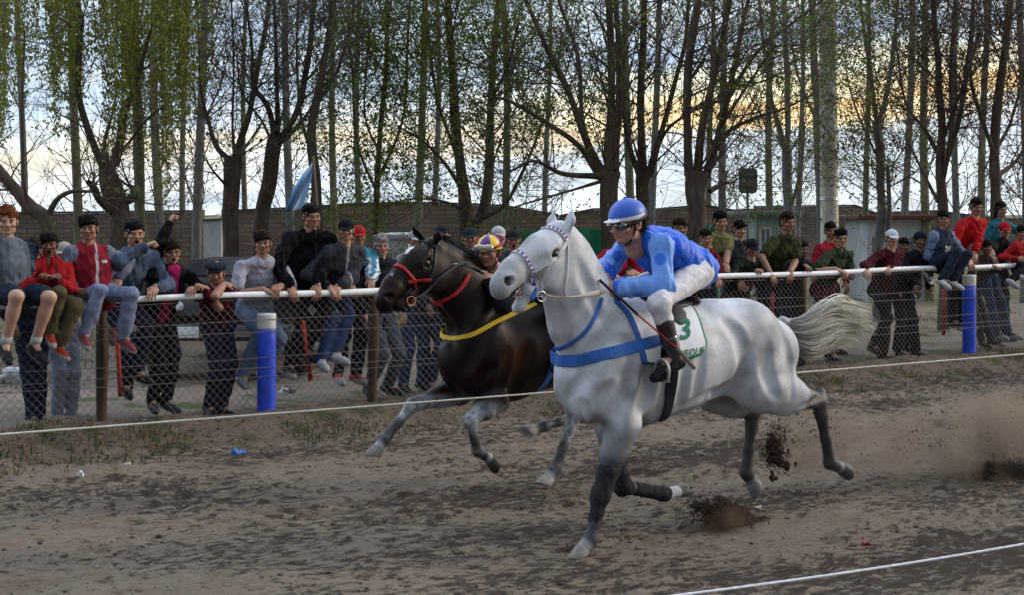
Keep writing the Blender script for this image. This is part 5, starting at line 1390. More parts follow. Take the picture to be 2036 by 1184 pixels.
def stake(px0, py0, px1, py1, c, lab):
    a = at(px0, py0, c); b = at(px1, py1, c); mb = MB(); mb.tube([a, a * .5 + b * .5, b], [.024, .022, .024], 8)
    V = np.concatenate(mb.v); r = thing('red_stake', lab, 'stake', b, 0, 'red stakes behind the fence'); mb.build('shaft', redp, r)
    m2 = MB(); d = nrm(a - b); m2.tube([a - d * .01, a + d * .006], [.027, .020], 8); m2.build('tip', redp, r)
stake(232, 655, 240, 790, CF + .12, 'red stake leaning behind the leftmost wooden fence post')
stake(601, 640, 618, 758, CF + .12, 'red stake leaning just right of the left blue post')
stake(1878, 572, 1876, 668, CF + .3, 'upright red stake under the boy with white shoes')
stake(1536, 582, 1534, 640, CF + .3, 'short red stake behind the grey horse\'s croup')

# ================================================================ ROPES ALONG THE LANES
def rope(px0, py0, px1, py1, c, r, lab, col, fr=1.0):
    a = at(px0, py0, c); b = at(px1, py1, c); a2 = a + (a - b) * .12 * fr; b2 = b + (b - a) * .2 * fr; mb = MB()
    t = np.linspace(0, 1, 120)[:, None]; P = a2 + (b2 - a2) * t; P[:, 2] -= .012 * np.sin(t[:, 0] * math.pi)
    mb.tube(P, r * (1 + .10 * np.sin(np.arange(120) * 1.9)), 8); o = mb.build('rope', mat('lane_rope', col, .7, n1=.3, s1=50, bump=.4, sb=150), None)
    tag(o, lab, 'rope')
rope(0, 864, 2036, 704, 8.68, .0062, 'pale rope stretched between the two horses', (.55, .53, .46))
rope(1340, 1184, 2036, 1080, 3.6, .0045, 'bluish white rope crossing the lower right foreground', (.62, .66, .76), 1)
# ================================================================ SPECTATORS
FD = -N                                               # the way the crowd faces: towards the track
def spect(lab, head, c, hands=None, feet=None, pose='lean', hip=None, yaw=0.0, pitch=-.12, size=1.0, **S):
    """head, hands, feet: pixels in the picture; c: distance line of the head; everything else is worked out from the pose"""
    s = size; hd = at(*head, c); right_ = np.cross(FD, UP)
    fdir = nrm(np.array([math.sin(yaw), -math.cos(yaw), pitch]))       # yaw from the camera, positive to the right of the picture
    ff = FD; left = np.cross(UP, ff)
    J = dict(head=hd, face=fdir)
    if pose == 'sit':
        base = tc_(hd @ D, CF, 0); pel = np.array(at(*hip, CF + .03)) if hip else hd * 1.0
        if not hip: pel = hd + UP * (-.62 * s); pel = tc_(hd @ D, CF + .02, rail_z(hd @ D) + .10)
        tz = pel[2]
    elif pose == 'lean':
        pel = hd + N * .30 * s - UP * .60 * s if not hip else at(*hip, c + .3)
    else:
        pel = hd + N * .06 - UP * .70 * s if not hip else at(*hip, c + .1)
    neck = hd - UP * .150 * s + nrm(pel - hd) * .02 * s - FD * .015
    sp = nrm(pel - neck); chest = neck + sp * .17 * s
    if np.linalg.norm(pel - neck) > .58 * s: pel = neck + sp * .52 * s
    tw = S.pop('twist', 0.0); left = nrm(left * math.cos(tw) + ff * math.sin(tw))
    J.update(neck=neck, chest=chest, pelvis=pel, left=left)
    sw = .188 * s * S.pop('wide', 1.0)
    J['shL'] = neck + sp * .05 * s + left * sw; J['shR'] = neck + sp * .05 * s - left * sw
    hands = hands or {}
    for q, sg in (('L', 1), ('R', -1)):
        hv = hands.get(q)
        if hv is None:
            if pose == 'stand': w = J['sh' + q] - UP * .50 * s + left * sg * .05 + ff * .08
            elif pose == 'sit': w = pel + ff * .25 * s + left * sg * .08 + UP * .06
            else: tt = (J['sh' + q] + left * sg * .04) @ D; w = tc_(tt, CF - .0, rail_z(tt) + .055)
        elif len(hv) == 2:
            w = at(hv[0], hv[1], CF - .01)
            w = w + UP * .0
        else: w = at(hv[0], hv[1], hv[2])
        free = hv is not None and len(hv) == 3
        l1, l2 = .285 * s, .245 * s
        pole = left * sg * .9 - UP * .5 + N * .3
        if S.get('elbowdown'): pole = -UP + left * sg * .2
        if hv is not None and len(hv) == 3 and hv[1] < head[1] + 10: pole = left * sg + FD * .2
        # keep the wrist just behind the hand
        hdir = nrm(w - J['sh' + q]); wr = w - hdir * .05 * s
        v = wr - J['sh' + q]; L = np.linalg.norm(v)
        if L > (l1 + l2): wr = J['sh' + q] + v / L * (l1 + l2) * 1.0
        J['el' + q] = ik(J['sh' + q], wr, l1, l2, pole); J['wr' + q] = wr
        if not free: J['hd' + q] = nrm(nrm(wr - J['el' + q]) + FD * .4 - UP * .5)
        J['hn' + q] = nrm(FD * .5 + UP) if not free else nrm(-FD * .2 + UP * .3 + left * sg)
        J['hip' + q] = pel + left * sg * .085 * s - UP * .03 * s
    feet = feet or {}
    for q, sg in (('L', 1), ('R', -1)):
        fv = feet.get(q)
        if pose == 'sit':
            if fv is None: an = pel + FD * .42 * s + left * sg * .12 - UP * .48 * s
            else: an = at(fv[0], fv[1], fv[2] if len(fv) > 2 else CF - .26)
            pole = FD + UP * .5 + left * sg * .1; tdir = FD * .9 - UP * .35 + left * sg * .15
        else:
            if fv is None: g = J['hip' + q] + left * sg * .03; an = np.array([g[0], g[1], 0.09])
            else: an = at(fv[0], fv[1], fv[2] if len(fv) > 2 else c + .28)
            pole = FD; tdir = FD + left * sg * .25 - UP * .15
        l1, l2 = .43 * s, .42 * s
        d = an - J['hip' + q]; L = np.linalg.norm(d)
        if L > (l1 + l2) * 1.02:
            if pose == 'sit' or fv is not None: an = J['hip' + q] + d / L * (l1 + l2)
            else:
                l1 *= L / (.85 * s); l2 *= L / (.85 * s)
        J['kn' + q] = ik(J['hip' + q], an, l1, l2, pole); J['an' + q] = an; J['toe' + q] = an + nrm(tdir) * .15 * s
    root = thing('person', lab, 'person', (float(pel[0]), float(pel[1]), 0.0), 0, 'spectators along the fence')
    S.setdefault('seed', int(head[0])); S['size'] = s
    figure(root, J, S)
    return root
navy = (.012, .018, .040); blk = (.010, .010, .012); jean = (.035, .055, .11); ljean = (.15, .22, .33); dkjean = (.015, .022, .045)
def crowd():
    c1, c2, c3 = CF + .18, CF + .45, CF + 1.0
    sp = spect
    sp('ginger-haired youth in grey T-shirt and dark shorts sitting on the rail at the far left', (14, 442), CF + .02, dict(L=(-12, 600, CF - .1), R=(-40, 590, CF - .1)), dict(R=(10, 690), L=(68, 690)), 'sit', (30, 575), yaw=.35, haircol='ginger', tone=4, top=(.12, .14, .17), sleevecol=(.018, .030, .055), open=(.12, .14, .17), openw=.085, topname='hoodie', legs=(.02, .03, .05), shorts=True, socks=(.5, .5, .5), shoes=(.02, .02, .025), size=1.08)
    sp('child in plain red hoodie and khaki trousers sitting on the rail', (98, 487), CF + .0, dict(R=(95, 560, CF - .2), L=(103, 558, CF - .2)), dict(R=(100, 665), L=(118, 690)), 'sit', (112, 585), yaw=.2, mouth='open', tone=3, top=(.38, .015, .02), hood=True, topname='hoodie', legs=(.10, .085, .05), shoes=(.35, .05, .03), size=.84, hs=.82)
    sp('boy in maroon hoodie with grey sleeves and pale jeans sitting on the rail', (176, 455), CF + .0, dict(R=(150, 590, CF - .05), L=(240, 563)), dict(R=(168, 665), L=(245, 672)), 'sit', (195, 580), yaw=.1, haircol='black', hair='fringe', tone=1, top=(.27, .02, .035), sleevecol=(.13, .15, .21), hood=True, topname='hoodie', legs=(.22, .26, .38), shoes=(.20, .06, .07), size=.95, hs=.87, zip=(.4, .4, .42), print=[((.55, .55, .55), .075, -.02, .028, .012)])
    sp('shouting man in blue-grey shirt with his fist by his chin, behind the rail', (268, 466), c1, dict(R=(298, 487, CF - .15), L=(310, 580)), dict(R=(250, 770, CF + .25), L=(272, 742, CF + .15)), 'lean', yaw=.45, mouth='open', handR='fist', tone=0, top=(.10, .14, .21), sleeve='long', legs=navy, size=1.03, wide=1.05)
    sp('woman with glasses in black jacket and magenta shirt raising one fist', (342, 502), c1, dict(R=(345, 420, CF + .3), L=(392, 578)), dict(R=(303, 800, CF + .35), L=(330, 800, CF + .3)), 'lean', yaw=.4, mouth='open', handR='fist', glasses=True, hair='fringe', tone=0, top=(.010, .010, .013), open=(.30, .015, .09), openw=.06, topname='jacket', legs=(.010, .010, .014), shoes=(.06, .065, .08), size=.98)
    sp('person in dark beret resting the chin on folded arms on the rail', (430, 543), CF + .10, dict(R=(455, 560), L=(402, 572)), dict(R=(415, 812, CF + .3), L=(440, 812, CF + .3)), 'lean', (432, 640), yaw=.1, pitch=-.3, tone=1, hat='beret', hatcol=(.015, .02, .03), top=(.09, .008, .018), sleeve='short', legs=(.014, .02, .045), size=.98)
    sp('man in printed lilac-white T-shirt leaning far over the rail in pale jeans', (522, 484), c1, dict(R=(530, 583), L=(557, 575)), dict(R=(482, 750, CF + .2), L=(525, 740, CF + .4)), 'lean', (505, 610), yaw=.15, tone=1, top=(.42, .42, .52), print=[((.10, .12, .18), -.02, .10, .10, .07)], sleeve='short', legs=ljean, shoes=(.35, .37, .4), size=1.03, wide=1.1)
    sp('tall man in black quilted jacket standing above the others at the rail', (619, 432), c1 + .05, dict(R=(575, 578), L=(628, 578)), dict(R=(575, 730, CF + .2), L=(605, 700, CF + .2)), 'lean', (600, 570), yaw=.5, tone=1, top=(.007, .008, .010), loose=1.2, fold=.012, legs=(.010, .010, .012), topname='jacket', size=1.08, wide=1.1)
    sp('man in black cap and grey hooded jacket leaning on his forearms', (688, 458), CF + .12, dict(R=(655, 580), L=(668, 575)), dict(R=(640, 718, CF - .02), L=(665, 705, CF - .02)), 'lean', (655, 575), yaw=.1, tone=0, hat='cap', hatcol=(.01, .011, .015), top=(.055, .06, .07), sleevecol=(.03, .033, .04), hood=True, zip=(.25, .24, .26), topname='jacket', legs=(.03, .045, .10), shoes=(.42, .46, .52), size=1.02)
    sp('man in red and white cap and sky-blue sports top half hidden behind the grey jacket', (712, 470), c2, dict(R=(700, 580), L=(736, 572)), dict(R=(665, 795, CF + .4), L=(703, 795, CF + .4)), 'lean', (705, 590), yaw=.3, tone=1, hat='cap', hatcol=(.32, .03, .03), top=(.06, .30, .46), stripes=[((.6, .62, .65), .03), ((.6, .62, .65), .0), ((.6, .62, .65), -.03)], topname='track_top', legs=navy, shoes=(.35, .04, .05), size=.98)
    sp('grey-haired older man in dark coat beside the second fence post', (758, 490), c2, None, None, 'stand', yaw=.3, hair='curly', haircol='grey', tone=0, top=(.014, .018, .028), legs=(.09, .11, .14), topname='coat', size=1.0)
    sp('person in blue jeans and pale jacket behind the bay horse\'s head', (826, 478), c2 + .1, None, None, 'stand', yaw=.2, hat='cap', hatcol=(.35, .36, .38), tone=1, top=(.30, .31, .31), legs=(.05, .08, .17), size=.95)
    sp('man in black cap tilting his face up, above the bay horse\'s neck', (879, 470), c2, None, None, 'stand', yaw=.1, pitch=.15, hat='cap', hatcol=(.012, .012, .016), tone=0, top=(.14, .14, .17), legs=jean, size=1.02)
    sp('man in dark cap standing left of the yellow and purple helmet', (935, 473), c3, None, None, 'stand', yaw=.0, hat='cap', hatcol=(.02, .025, .035), tone=1, top=(.03, .04, .06), legs=blk)
    sp('person in low black cap peeping over the bay horse\'s neck', (916, 518), c1, None, None, 'stand', yaw=.1, hat='cap', hatcol=(.010, .011, .014), tone=1, top=(.02, .03, .05), legs=blk, size=.85)
    sp('man in white cap between the yellow helmet and the grey horse', (991, 470), c3, None, None, 'stand', yaw=.3, hat='cap', hatcol=(.48, .50, .52), tone=1, top=(.10, .10, .12), legs=blk)
    sp('open-mouthed man in dark cap beside the grey horse\'s forehead', (1020, 477), c2, None, None, 'stand', yaw=.1, mouth='open', hat='cap', hatcol=(.02, .02, .025), tone=1, top=(.06, .05, .06), legs=blk)
    sp('dark-haired youth in white jacket right of the grey horse\'s ears', (1163, 497), c1, None, None, 'stand', yaw=.1, tone=1, top=(.40, .41, .44), topname='jacket', open=(.02, .025, .03), openw=.05, legs=blk, hair='fringe')
    sp('person in bright red shirt mostly hidden behind the blue jockey', (1236, 470), c1, dict(R=(1215, 548), L=(1258, 545)), None, 'lean', yaw=.1, tone=1, top=(.40, .012, .03), sleeve='short', legs=blk)
    sp('black-haired man just above the blue jockey\'s back', (1353, 455), c3, None, None, 'stand', yaw=.2, tone=1, top=(.05, .05, .06), legs=blk)
    sp('boy in dark maroon top close to the blue jockey\'s seat', (1404, 475), c1, dict(R=(1395, 560), L=(1430, 560)), None, 'lean', yaw=.1, tone=1, top=(.13, .012, .02), legs=blk, size=.92)
    sp('man in olive polo shirt leaning one arm on the rail', (1432, 442), c2, dict(L=(1440, 552), R=(1418, 550)), None, 'lean', yaw=.2, tone=1, top=(.20, .20, .085), sleeve='short', legs=jean, size=1.05)
    sp('youth with full black hair behind the dark-capped man', (1471, 457), c3, None, None, 'stand', yaw=.3, hair='fringe', tone=0, top=(.03, .035, .045), legs=blk)
    sp('man in dark cap and dark green jacket hunched over the rail', (1495, 493), c1, dict(R=(1468, 570, CF - .1), L=(1515, 540)), None, 'lean', yaw=.1, pitch=-.35, hat='cap', hatcol=(.012, .013, .018), tone=2, top=(.018, .028, .022), topname='jacket', legs=(.05, .045, .03), size=.98)
    sp('man in dark green shirt with raised chin gripping the rail wide', (1566, 443), c1, dict(R=(1530, 548), L=(1570, 545)), None, 'lean', yaw=.4, tone=2, top=(.045, .055, .022), sleeve='short', legs=navy, size=1.06)
    sp('person in navy jacket bent low over the rail behind the green shirt', (1596, 497), c2, dict(R=(1603, 525), L=(1618, 550)), None, 'lean', yaw=.3, tone=2, top=(.014, .018, .035), legs=navy, size=.95, topname='jacket')
    sp('person in red shirt half hidden behind the man with glasses', (1652, 460), c3, None, None, 'stand', yaw=.1, tone=2, top=(.35, .015, .03), legs=navy)
    sp('man with glasses in moss green T-shirt leaning on folded forearms', (1672, 475), CF + .15, dict(R=(1665, 540), L=(1680, 545)), dict(R=(1640, 700, CF + .4), L=(1650, 712, CF + .4)), 'lean', yaw=.1, glasses=True, tone=0, top=(.040, .060, .028), sleeve='short', legs=(.13, .02, .03), size=1.0, wide=1.1)
    sp('man in white cap and maroon hoodie leaning over the rail', (1773, 474), CF + .12, dict(R=(1718, 537), L=(1765, 535)), dict(R=(1735, 690, CF + .3), L=(1755, 712, CF + .3)), 'lean', (1745, 590), yaw=.1, hat='cap', hatcol=(.62, .64, .70), tone=0, top=(.075, .010, .018), hood=True, topname='hoodie', legs=(.02, .02, .024), size=1.0, wide=1.1)
    sp('small child peering between the white cap and the black beanie', (1799, 490), c2, None, None, 'stand', yaw=0, tone=2, top=(.05, .04, .04), legs=blk, size=.85)
    sp('youth in black beanie and black printed T-shirt', (1829, 478), c1, dict(R=(1815, 575, CF - .05), L=(1850, 578, CF - .05)), dict(R=(1790, 708, CF + .3), L=(1822, 708, CF + .3)), 'lean', yaw=.1, hat='beanie', hatcol=(.012, .013, .018), tone=3, print=[((.5, .5, .52), 0, .0, .08, .02)], top=(.012, .013, .017), legs=(.018, .018, .024))
    sp('boy in blue-grey hooded top and white shoes sitting on the rail', (1876, 437), CF + .0, dict(R=(1868, 520, CF + .1), L=(1925, 520)), dict(R=(1873, 556), L=(1893, 557)), 'sit', (1868, 520), yaw=.1, tone=1, top=(.03, .04, .07), sleevecol=(.13, .18, .30), print=[((.40, .42, .45), 0, .06, .06, .05)], hood=True, topname='hoodie', legs=(.022, .03, .05), shoes=(.55, .57, .6), size=.95)
    sp('man in red sweater standing high and leaning forward on the rail', (1941, 412), CF + .15, dict(R=(1925, 520), L=(1932, 522)), dict(R=(1898, 700, CF + .3), L=(1915, 700, CF + .3)), 'lean', (1893, 500), yaw=.2, pitch=-.3, tone=1, top=(.50, .012, .018), topname='sweater', legs=(.02, .022, .03), size=1.08, wide=1.1)
    sp('bare-headed person in brown top crouched under the red sweater', (1962, 492), c1, dict(R=(1968, 528), L=(1990, 532)), dict(R=(1955, 690, CF + .4), L=(1975, 690, CF + .4)), 'lean', yaw=.1, tone=2, top=(.05, .03, .03), legs=(.04, .04, .05), size=.92)
    sp('person in teal jacket stretching an arm out to the right', (1990, 418), c3, dict(L=(2060, 440, c3 - .1), R=(1985, 500, c3)), None, 'stand', yaw=.3, hair='long', tone=1, top=(.02, .15, .19), topname='jacket', legs=navy, size=1.05)
    sp('man in red cap and black shirt at the right end of the rail', (1997, 458), c2, dict(R=(1975, 525), L=(2020, 525)), dict(R=(1990, 690, CF + .4), L=(2012, 690, CF + .4)), 'lean', yaw=.1, hat='cap', hatcol=(.38, .02, .03), tone=1, top=(.012, .014, .018), sleeve='short', legs=jean)
    sp('child in red jacket sitting on the rail at the right edge', (2032, 463), CF + .02, dict(R=(2025, 520, CF - .1), L=(2045, 520, CF - .1)), dict(R=(2010, 558), L=(2025, 545)), 'sit', (2030, 530), yaw=-.2, hair='fringe', tone=1, top=(.42, .02, .025), topname='jacket', legs=blk, shoes=(.4, .42, .45), size=.88)
    sp('person in grey hoodie standing behind the child in the red hoodie', (127, 505), c3, None, dict(R=(112, 830, c3), L=(140, 830, c3)), 'stand', yaw=.0, tone=1, hat='cap', hatcol=(.35, .33, .28), top=(.02, .03, .045), legs=(.30, .36, .46), shoes=(.35, .38, .42), size=.97)
    sp('person in navy jeans standing behind the ginger-haired youth', (66, 500), c3 - .2, None, dict(R=(65, 832, c3 - .2), L=(80, 832, c3 - .2)), 'stand', yaw=.0, tone=2, top=(.018, .025, .045), legs=(.015, .025, .055), size=.95)
crowd()
# ================================================================ BEHIND THE CROWD
brickm = mat('brick_wall', (.15, .10, .07), .9)
def setup_brick():
    t = brickm.node_tree; b = t.nodes['Principled BSDF']; tcn = t.nodes.new('ShaderNodeTexCoord'); mp_ = t.nodes.new('ShaderNodeMapping'); mp_.inputs['Rotation'].default_value = (R(90), 0, 0)
    br = t.nodes.new('ShaderNodeTexBrick'); br.inputs['Scale'].default_value = 1.0; br.inputs['Brick Width'].default_value = .36; br.inputs['Row Height'].default_value = .115; br.inputs['Mortar Size'].default_value = .012
    br.inputs['Color1'].default_value = (.21, .155, .115, 1); br.inputs['Color2'].default_value = (.15, .115, .09, 1); br.inputs['Mortar'].default_value = (.09, .08, .07, 1)
    t.links.new(tcn.outputs['Object'], mp_.inputs[0]); t.links.new(mp_.outputs[0], br.inputs['Vector'])
    nz_ = t.nodes.new('ShaderNodeTexNoise'); nz_.inputs['Scale'].default_value = .9; nz_.inputs['Detail'].default_value = 5; t.links.new(tcn.outputs['Object'], nz_.inputs[0])
    mx_ = t.nodes.new('ShaderNodeMix'); mx_.data_type = 'RGBA'; mx_.blend_type = 'MULTIPLY'; mx_.inputs[0].default_value = .8
    rp = t.nodes.new('ShaderNodeMapRange'); rp.inputs[1].default_value = .3; rp.inputs[2].default_value = .7; rp.inputs[3].default_value = .55; rp.inputs[4].default_value = 1.2
    t.links.new(nz_.outputs[0], rp.inputs[0]); t.links.new(br.outputs[0], mx_.inputs[6]); t.links.new(rp.outputs[0], mx_.inputs[7]); t.links.new(mx_.outputs[2], b.inputs['Base Color'])
setup_brick()
def wall(lab, px, Y, name='brick_wall', mt=None, coping=True):
    """px: list of (x, top row) along the wall at distance Y"""
    P = [atY(x, y, Y) for x, y in px]; o = P[0]; root = thing(name, lab, 'wall', (o[0], Y, 0)); V = []; n = len(P)
    for p in P: V += [(p[0], Y, -.1), (p[0], Y, p[2]), (p[0], Y + .25, p[2]), (p[0], Y + .25, -.1)]
    Fc = [(i * 4 + j, i * 4 + (j + 1) % 4, (i + 1) * 4 + (j + 1) % 4, (i + 1) * 4 + j) for i in range(n - 1) for j in range(4)] + [(0, 3, 2, 1), tuple(4 * (n - 1) + j for j in range(4))]
    make('brickwork', np.array(V), Fc, mt or brickm, root, smooth=False)
    if coping:
        mb = MB()
        for i in range(n - 1):
            a, b = P[i], P[i + 1]; d = b - a; L = np.linalg.norm(d); mb.box((a + b) / 2 + np.array([0, .125, .028]), (L, .33, .05), frame(np.cross(d / L, (0, 1, 0)), d))
        mb.build('coping', mat('wall_coping', (.07, .055, .048), .9, n1=.4, s1=6), root, smooth=False)
    return root
wall('long brown brick wall behind the trees on the left', [(-150, 426), (130, 424), (404, 421)], 42)
wall('brown brick wall with a humped top behind the bay horse', [(440, 421), (600, 414), (700, 407), (800, 404), (900, 406), (1000, 410), (1110, 429)], 44)
wall('brown brick wall right of the grey horse\'s ears', [(1112, 431), (1180, 417), (1300, 418), (1400, 409), (1460, 420), (1500, 418)], 46)
wall('low dark wall far behind the right part of the crowd', [(1500, 412), (1700, 409), (1740, 424), (1860, 420), (1990, 436), (2120, 438)], 60)
def building(name, lab, cat, x0, x1, ytop, Y, depth, wcol, roofcol, wins, overhang=.25):
    a = atY(x0, ytop, Y); b = atY(x1, ytop, Y); root = thing(name, lab, cat, ((a[0] + b[0]) / 2, Y, 0)); h = a[2]; w = b[0] - a[0]
    mb = MB(); mb.box(((a[0] + b[0]) / 2, Y + depth / 2, h / 2 - .1), (w, depth, h + .2)); mb.build('wall', mat('painted_wall', wcol, .8, n1=.3, s1=3), root, smooth=False)
    mb = MB(); mb.box(((a[0] + b[0]) / 2, Y + depth / 2, h + .05), (w + overhang * 2, depth + overhang * 2, .10), bevel=.02); mb.build('roof', mat('roof_sheet', roofcol, .7, n1=.3, s1=4), root, smooth=False)
    for (u0, u1, v0, v1) in wins:
        f = MB(); cx = a[0] + w * (u0 + u1) / 2; ww = w * (u1 - u0); hh = h * (v1 - v0); cz = h * (v0 + v1) / 2
        for dx, dz, sx, sz in ((-ww / 2, 0, .06, hh), (ww / 2, 0, .06, hh), (0, hh / 2, ww - .062, .06), (0, -hh / 2, ww - .062, .06), (0, 0, .04, hh - .062)): f.box((cx + dx, Y - .02, cz + dz), (sx, .05, sz))
        fo = f.build('window', mat('window_frame', (.35, .36, .36), .5), root, smooth=False)
        m = MB(); m.box((cx, Y - .006, cz), (ww, .02, hh)); m.build('pane', mat('window_glass', (.10, .13, .15), .08, .6), fo, smooth=False)
building('shed', 'pale green painted shed above the heads left of the utility pole', 'shed', 1503, 1560, 428, 38, 3, (.24, .32, .28), (.12, .14, .13), [(.15, .5, .45, .85)])
building('caravan', 'white caravan with dark windows right of the utility pole', 'caravan', 1725, 1842, 436, 36, 2.4, (.46, .50, .52), (.12, .04, .03), [(.05, .28, .45, .8), (.36, .6, .45, .8), (.68, .93, .45, .8)])
building('caravan', 'white caravan with a flat roof just left of the dark bay horse\'s ears', 'caravan', 760, 812, 476, 30, 2.4, (.50, .54, .58), (.40, .42, .45), [(.15, .45, .5, .85), (.55, .9, .5, .85)], .05)
wall('short pale plastered wall in the gap between the two brick walls', [(405, 440), (440, 438)], 41, 'plastered_wall', mat('pale_plaster', (.42, .45, .48), .9, n1=.3, s1=3))
# green windbreak cloth behind the crowd
def tarp():
    Y = 24; top = [(1020, 462), (1045, 456), (1100, 458), (1135, 452), (1200, 455), (1260, 450), (1330, 449), (1400, 446), (1425, 452)]; S_ = spline(top, 60); root = thing('windbreak', 'green cloth windbreak stretched behind the crowd in the middle', 'windbreak', atY(1020, 600, Y) * np.array([1, 1, 0]))
    V = []
    for i, (x, y) in enumerate(S_):
        for j in range(12):
            p = atY(x, y, Y); z = p[2] * (1 - j / 11) + .05 * j / 11; V.append((p[0], Y + .06 * math.sin(i * .9 + j * .3) + .04 * math.sin(i * 2.1), z))
    Q = np.array([(i * 12 + j, i * 12 + j + 1, (i + 1) * 12 + j + 1, (i + 1) * 12 + j) for i in range(59) for j in range(11)])
    o = make('cloth', np.array(V), Q, mat('green_cloth', (.010, .20, .085), .6, n1=.3, s1=4, bump=.3, sb=10), root); o.modifiers.new('thick', 'SOLIDIFY').thickness = .01
    for x in (1022, 1135, 1260, 1423):
        p = atY(x, 452, Y); mb = MB(); mb.tube([(p[0], Y + .12, -.1), (p[0], Y + .12, p[2] + .03)], .03, 8); mb.build('pole', wood, root)
tarp()
# dark pickup behind the fence
def pickup():
    fx = np.array([.97, -.0, 0]); Y = 19.2; c = atY(385, 600, Y); gx = c[0]; A = np.array([[1, 0, 0], [0, 1, 0], [0, 0, 1]]); root = thing('pickup_truck', 'dark pickup truck with one headlight and plate showing between the spectators', 'truck', (gx, Y, 0))
    paint = mat('dark_car_paint', (.008, .009, .012), .6, .15); glass = mat('windscreen', (.015, .02, .025), .15, .25)
    def bx(nm, cc, sz, mt, bev=.03, par=None): mb = MB(); mb.box((gx + cc[0], Y + cc[1], cc[2]), sz, bevel=bev); return mb.build(nm, mt, par or root)
    body = bx('body', (0.35, 1.6, .74), (1.75, 4.4, .58), paint, .10)
    bx('bonnet', (.35, .30, 1.07), (1.62, 1.5, .10), paint, .04)
    cab = Body(.05); 
    V = np.array([(-.42, .95, 1.08), (1.12, .95, 1.08), (1.12, 2.9, 1.08), (-.42, 2.9, 1.08), (-.28, 1.50, 1.30), (.98, 1.50, 1.30), (.98, 2.8, 1.30), (-.28, 2.8, 1.30)]) + np.array([gx, Y, 0])
    make('cab', V, [(0, 3, 2, 1), (4, 5, 6, 7), (0, 1, 5, 4), (1, 2, 6, 5), (2, 3, 7, 6), (3, 0, 4, 7)], paint, root, smooth=False)
    w = np.array([(-.33, .985, 1.11), (1.03, .985, 1.11), (.90, 1.47, 1.28), (-.20, 1.47, 1.28)]) + np.array([gx, Y, 0]); n_ = np.array([0, -.012, .01]); make('windscreen', np.concatenate([w + n_, w + n_ * 2]), [(0, 1, 2, 3), (4, 7, 6, 5), (0, 4, 5, 1), (1, 5, 6, 2), (2, 6, 7, 3), (3, 7, 4, 0)], glass, root, smooth=False)
    for dx in (-.36, .80):
        mb = MB(); mb.lathe([(.001, -.03), (.045, -.02), (.06, 0), (.065, .03)], (gx + dx + (.32 if dx < 0 else 0), Y - .62, .84), frame((0, 1, 0)), 20); mb.build('headlight', mat('headlight_glass', (.75, .78, .80), .1, .8, coat=1), root)
        mb = MB(); mb.lathe([(.02, -.11), (.33, -.11), (.36, -.06), (.36, .06), (.33, .11), (.02, .11)], (gx + (.35 - .78 if dx < 0 else .35 + .78), Y + .3, .36), frame((1, 0, 0)), 26); wh = mb.build('wheel', mat('tyre', (.015, .015, .015), .8), root)
    bx('grille', (.35, -.615, .84), (.9, .04, .22), mat('grille', (.03, .03, .03), .4), .01); bx('bumper', (.35, -.66, .56), (1.7, .12, .16), mat('bumper', (.05, .05, .055), .4), .03)
    bx('number_plate', (.02, -.725, .56), (.34, .012, .12), mat('plate', (.55, .57, .58), .5), .003)
pickup()
# utility pole, sign board, flag, small litter
def pole():
    Y = 30.5; b = atY(1651, 500, Y); root = thing('utility_pole', 'thick pale concrete utility pole rising out of the picture', 'pole', (b[0], Y, 0)); mb = MB(); zs = np.linspace(-.3, 9, 20); a = atY(1641, 0, Y)
    k = (a[0] - b[0]) / a[2] * .6
    mb.tube(np.array([(b[0] + k * z, Y, z) for z in zs]), np.linspace(.165, .145, 20), 24); mb.build('shaft', mat('concrete_pole', (.60, .61, .53), .85, n1=.3, s1=4, bump=.4, sb=25), root)
    for z in (2.1, 2.13): 
        mb = MB(); mb.lathe([(.166, -.012), (.172, 0), (.166, .012)], (b[0] + k * z, Y, z), n=24); mb.build('steel_band', steel, root)
pole()
def board():
    Y = 33; a = atY(1469, 334, Y); b = atY(1506, 384, Y); cx = (a[0] + b[0]) / 2; root = thing('sign_board', 'grey rounded board on a thin post seen from behind against the sky', 'sign', (cx, Y, 0)); mb = MB()
    prof = []; w, h = (b[0] - a[0]) / 2, (a[2] - b[2]) / 2; cz = (a[2] + b[2]) / 2
    for sx, sz, a0 in ((1, 1, 0), (-1, 1, 90), (-1, -1, 180), (1, -1, 270)):
        for t in range(0, 91, 15): an = R(a0 + t); prof.append((cx + sx * (w - .08) + .08 * math.cos(an), cz + sz * (h - .08) + .08 * math.sin(an)))
    n = len(prof); V = [(x, Y, z) for x, z in prof] + [(x, Y + .04, z) for x, z in prof]
    make('panel', np.array(V), [tuple(range(n)), tuple(range(n, 2 * n))[::-1]] + [(i, i + n, (i + 1) % n + n, (i + 1) % n) for i in range(n)], mat('grey_green_board', (.085, .11, .11), .7, n1=.5, s1=9), root, smooth=False)
    mb = MB(); mb.box((cx, Y - .03, cz + h * .4), (w * 2.1, .03, .04)); mb.box((cx, Y - .03, cz - h * .4), (w * 2.1, .03, .04)); mb.build('batten', mat('batten', (.05, .05, .05), .7), root, smooth=False)
    mb = MB(); mb.tube([(cx, Y + .07, -.1), (cx, Y + .07, b[2] + .2)], .025, 8); mb.build('post', mat('thin_post', (.06, .06, .06), .6), root)
board()
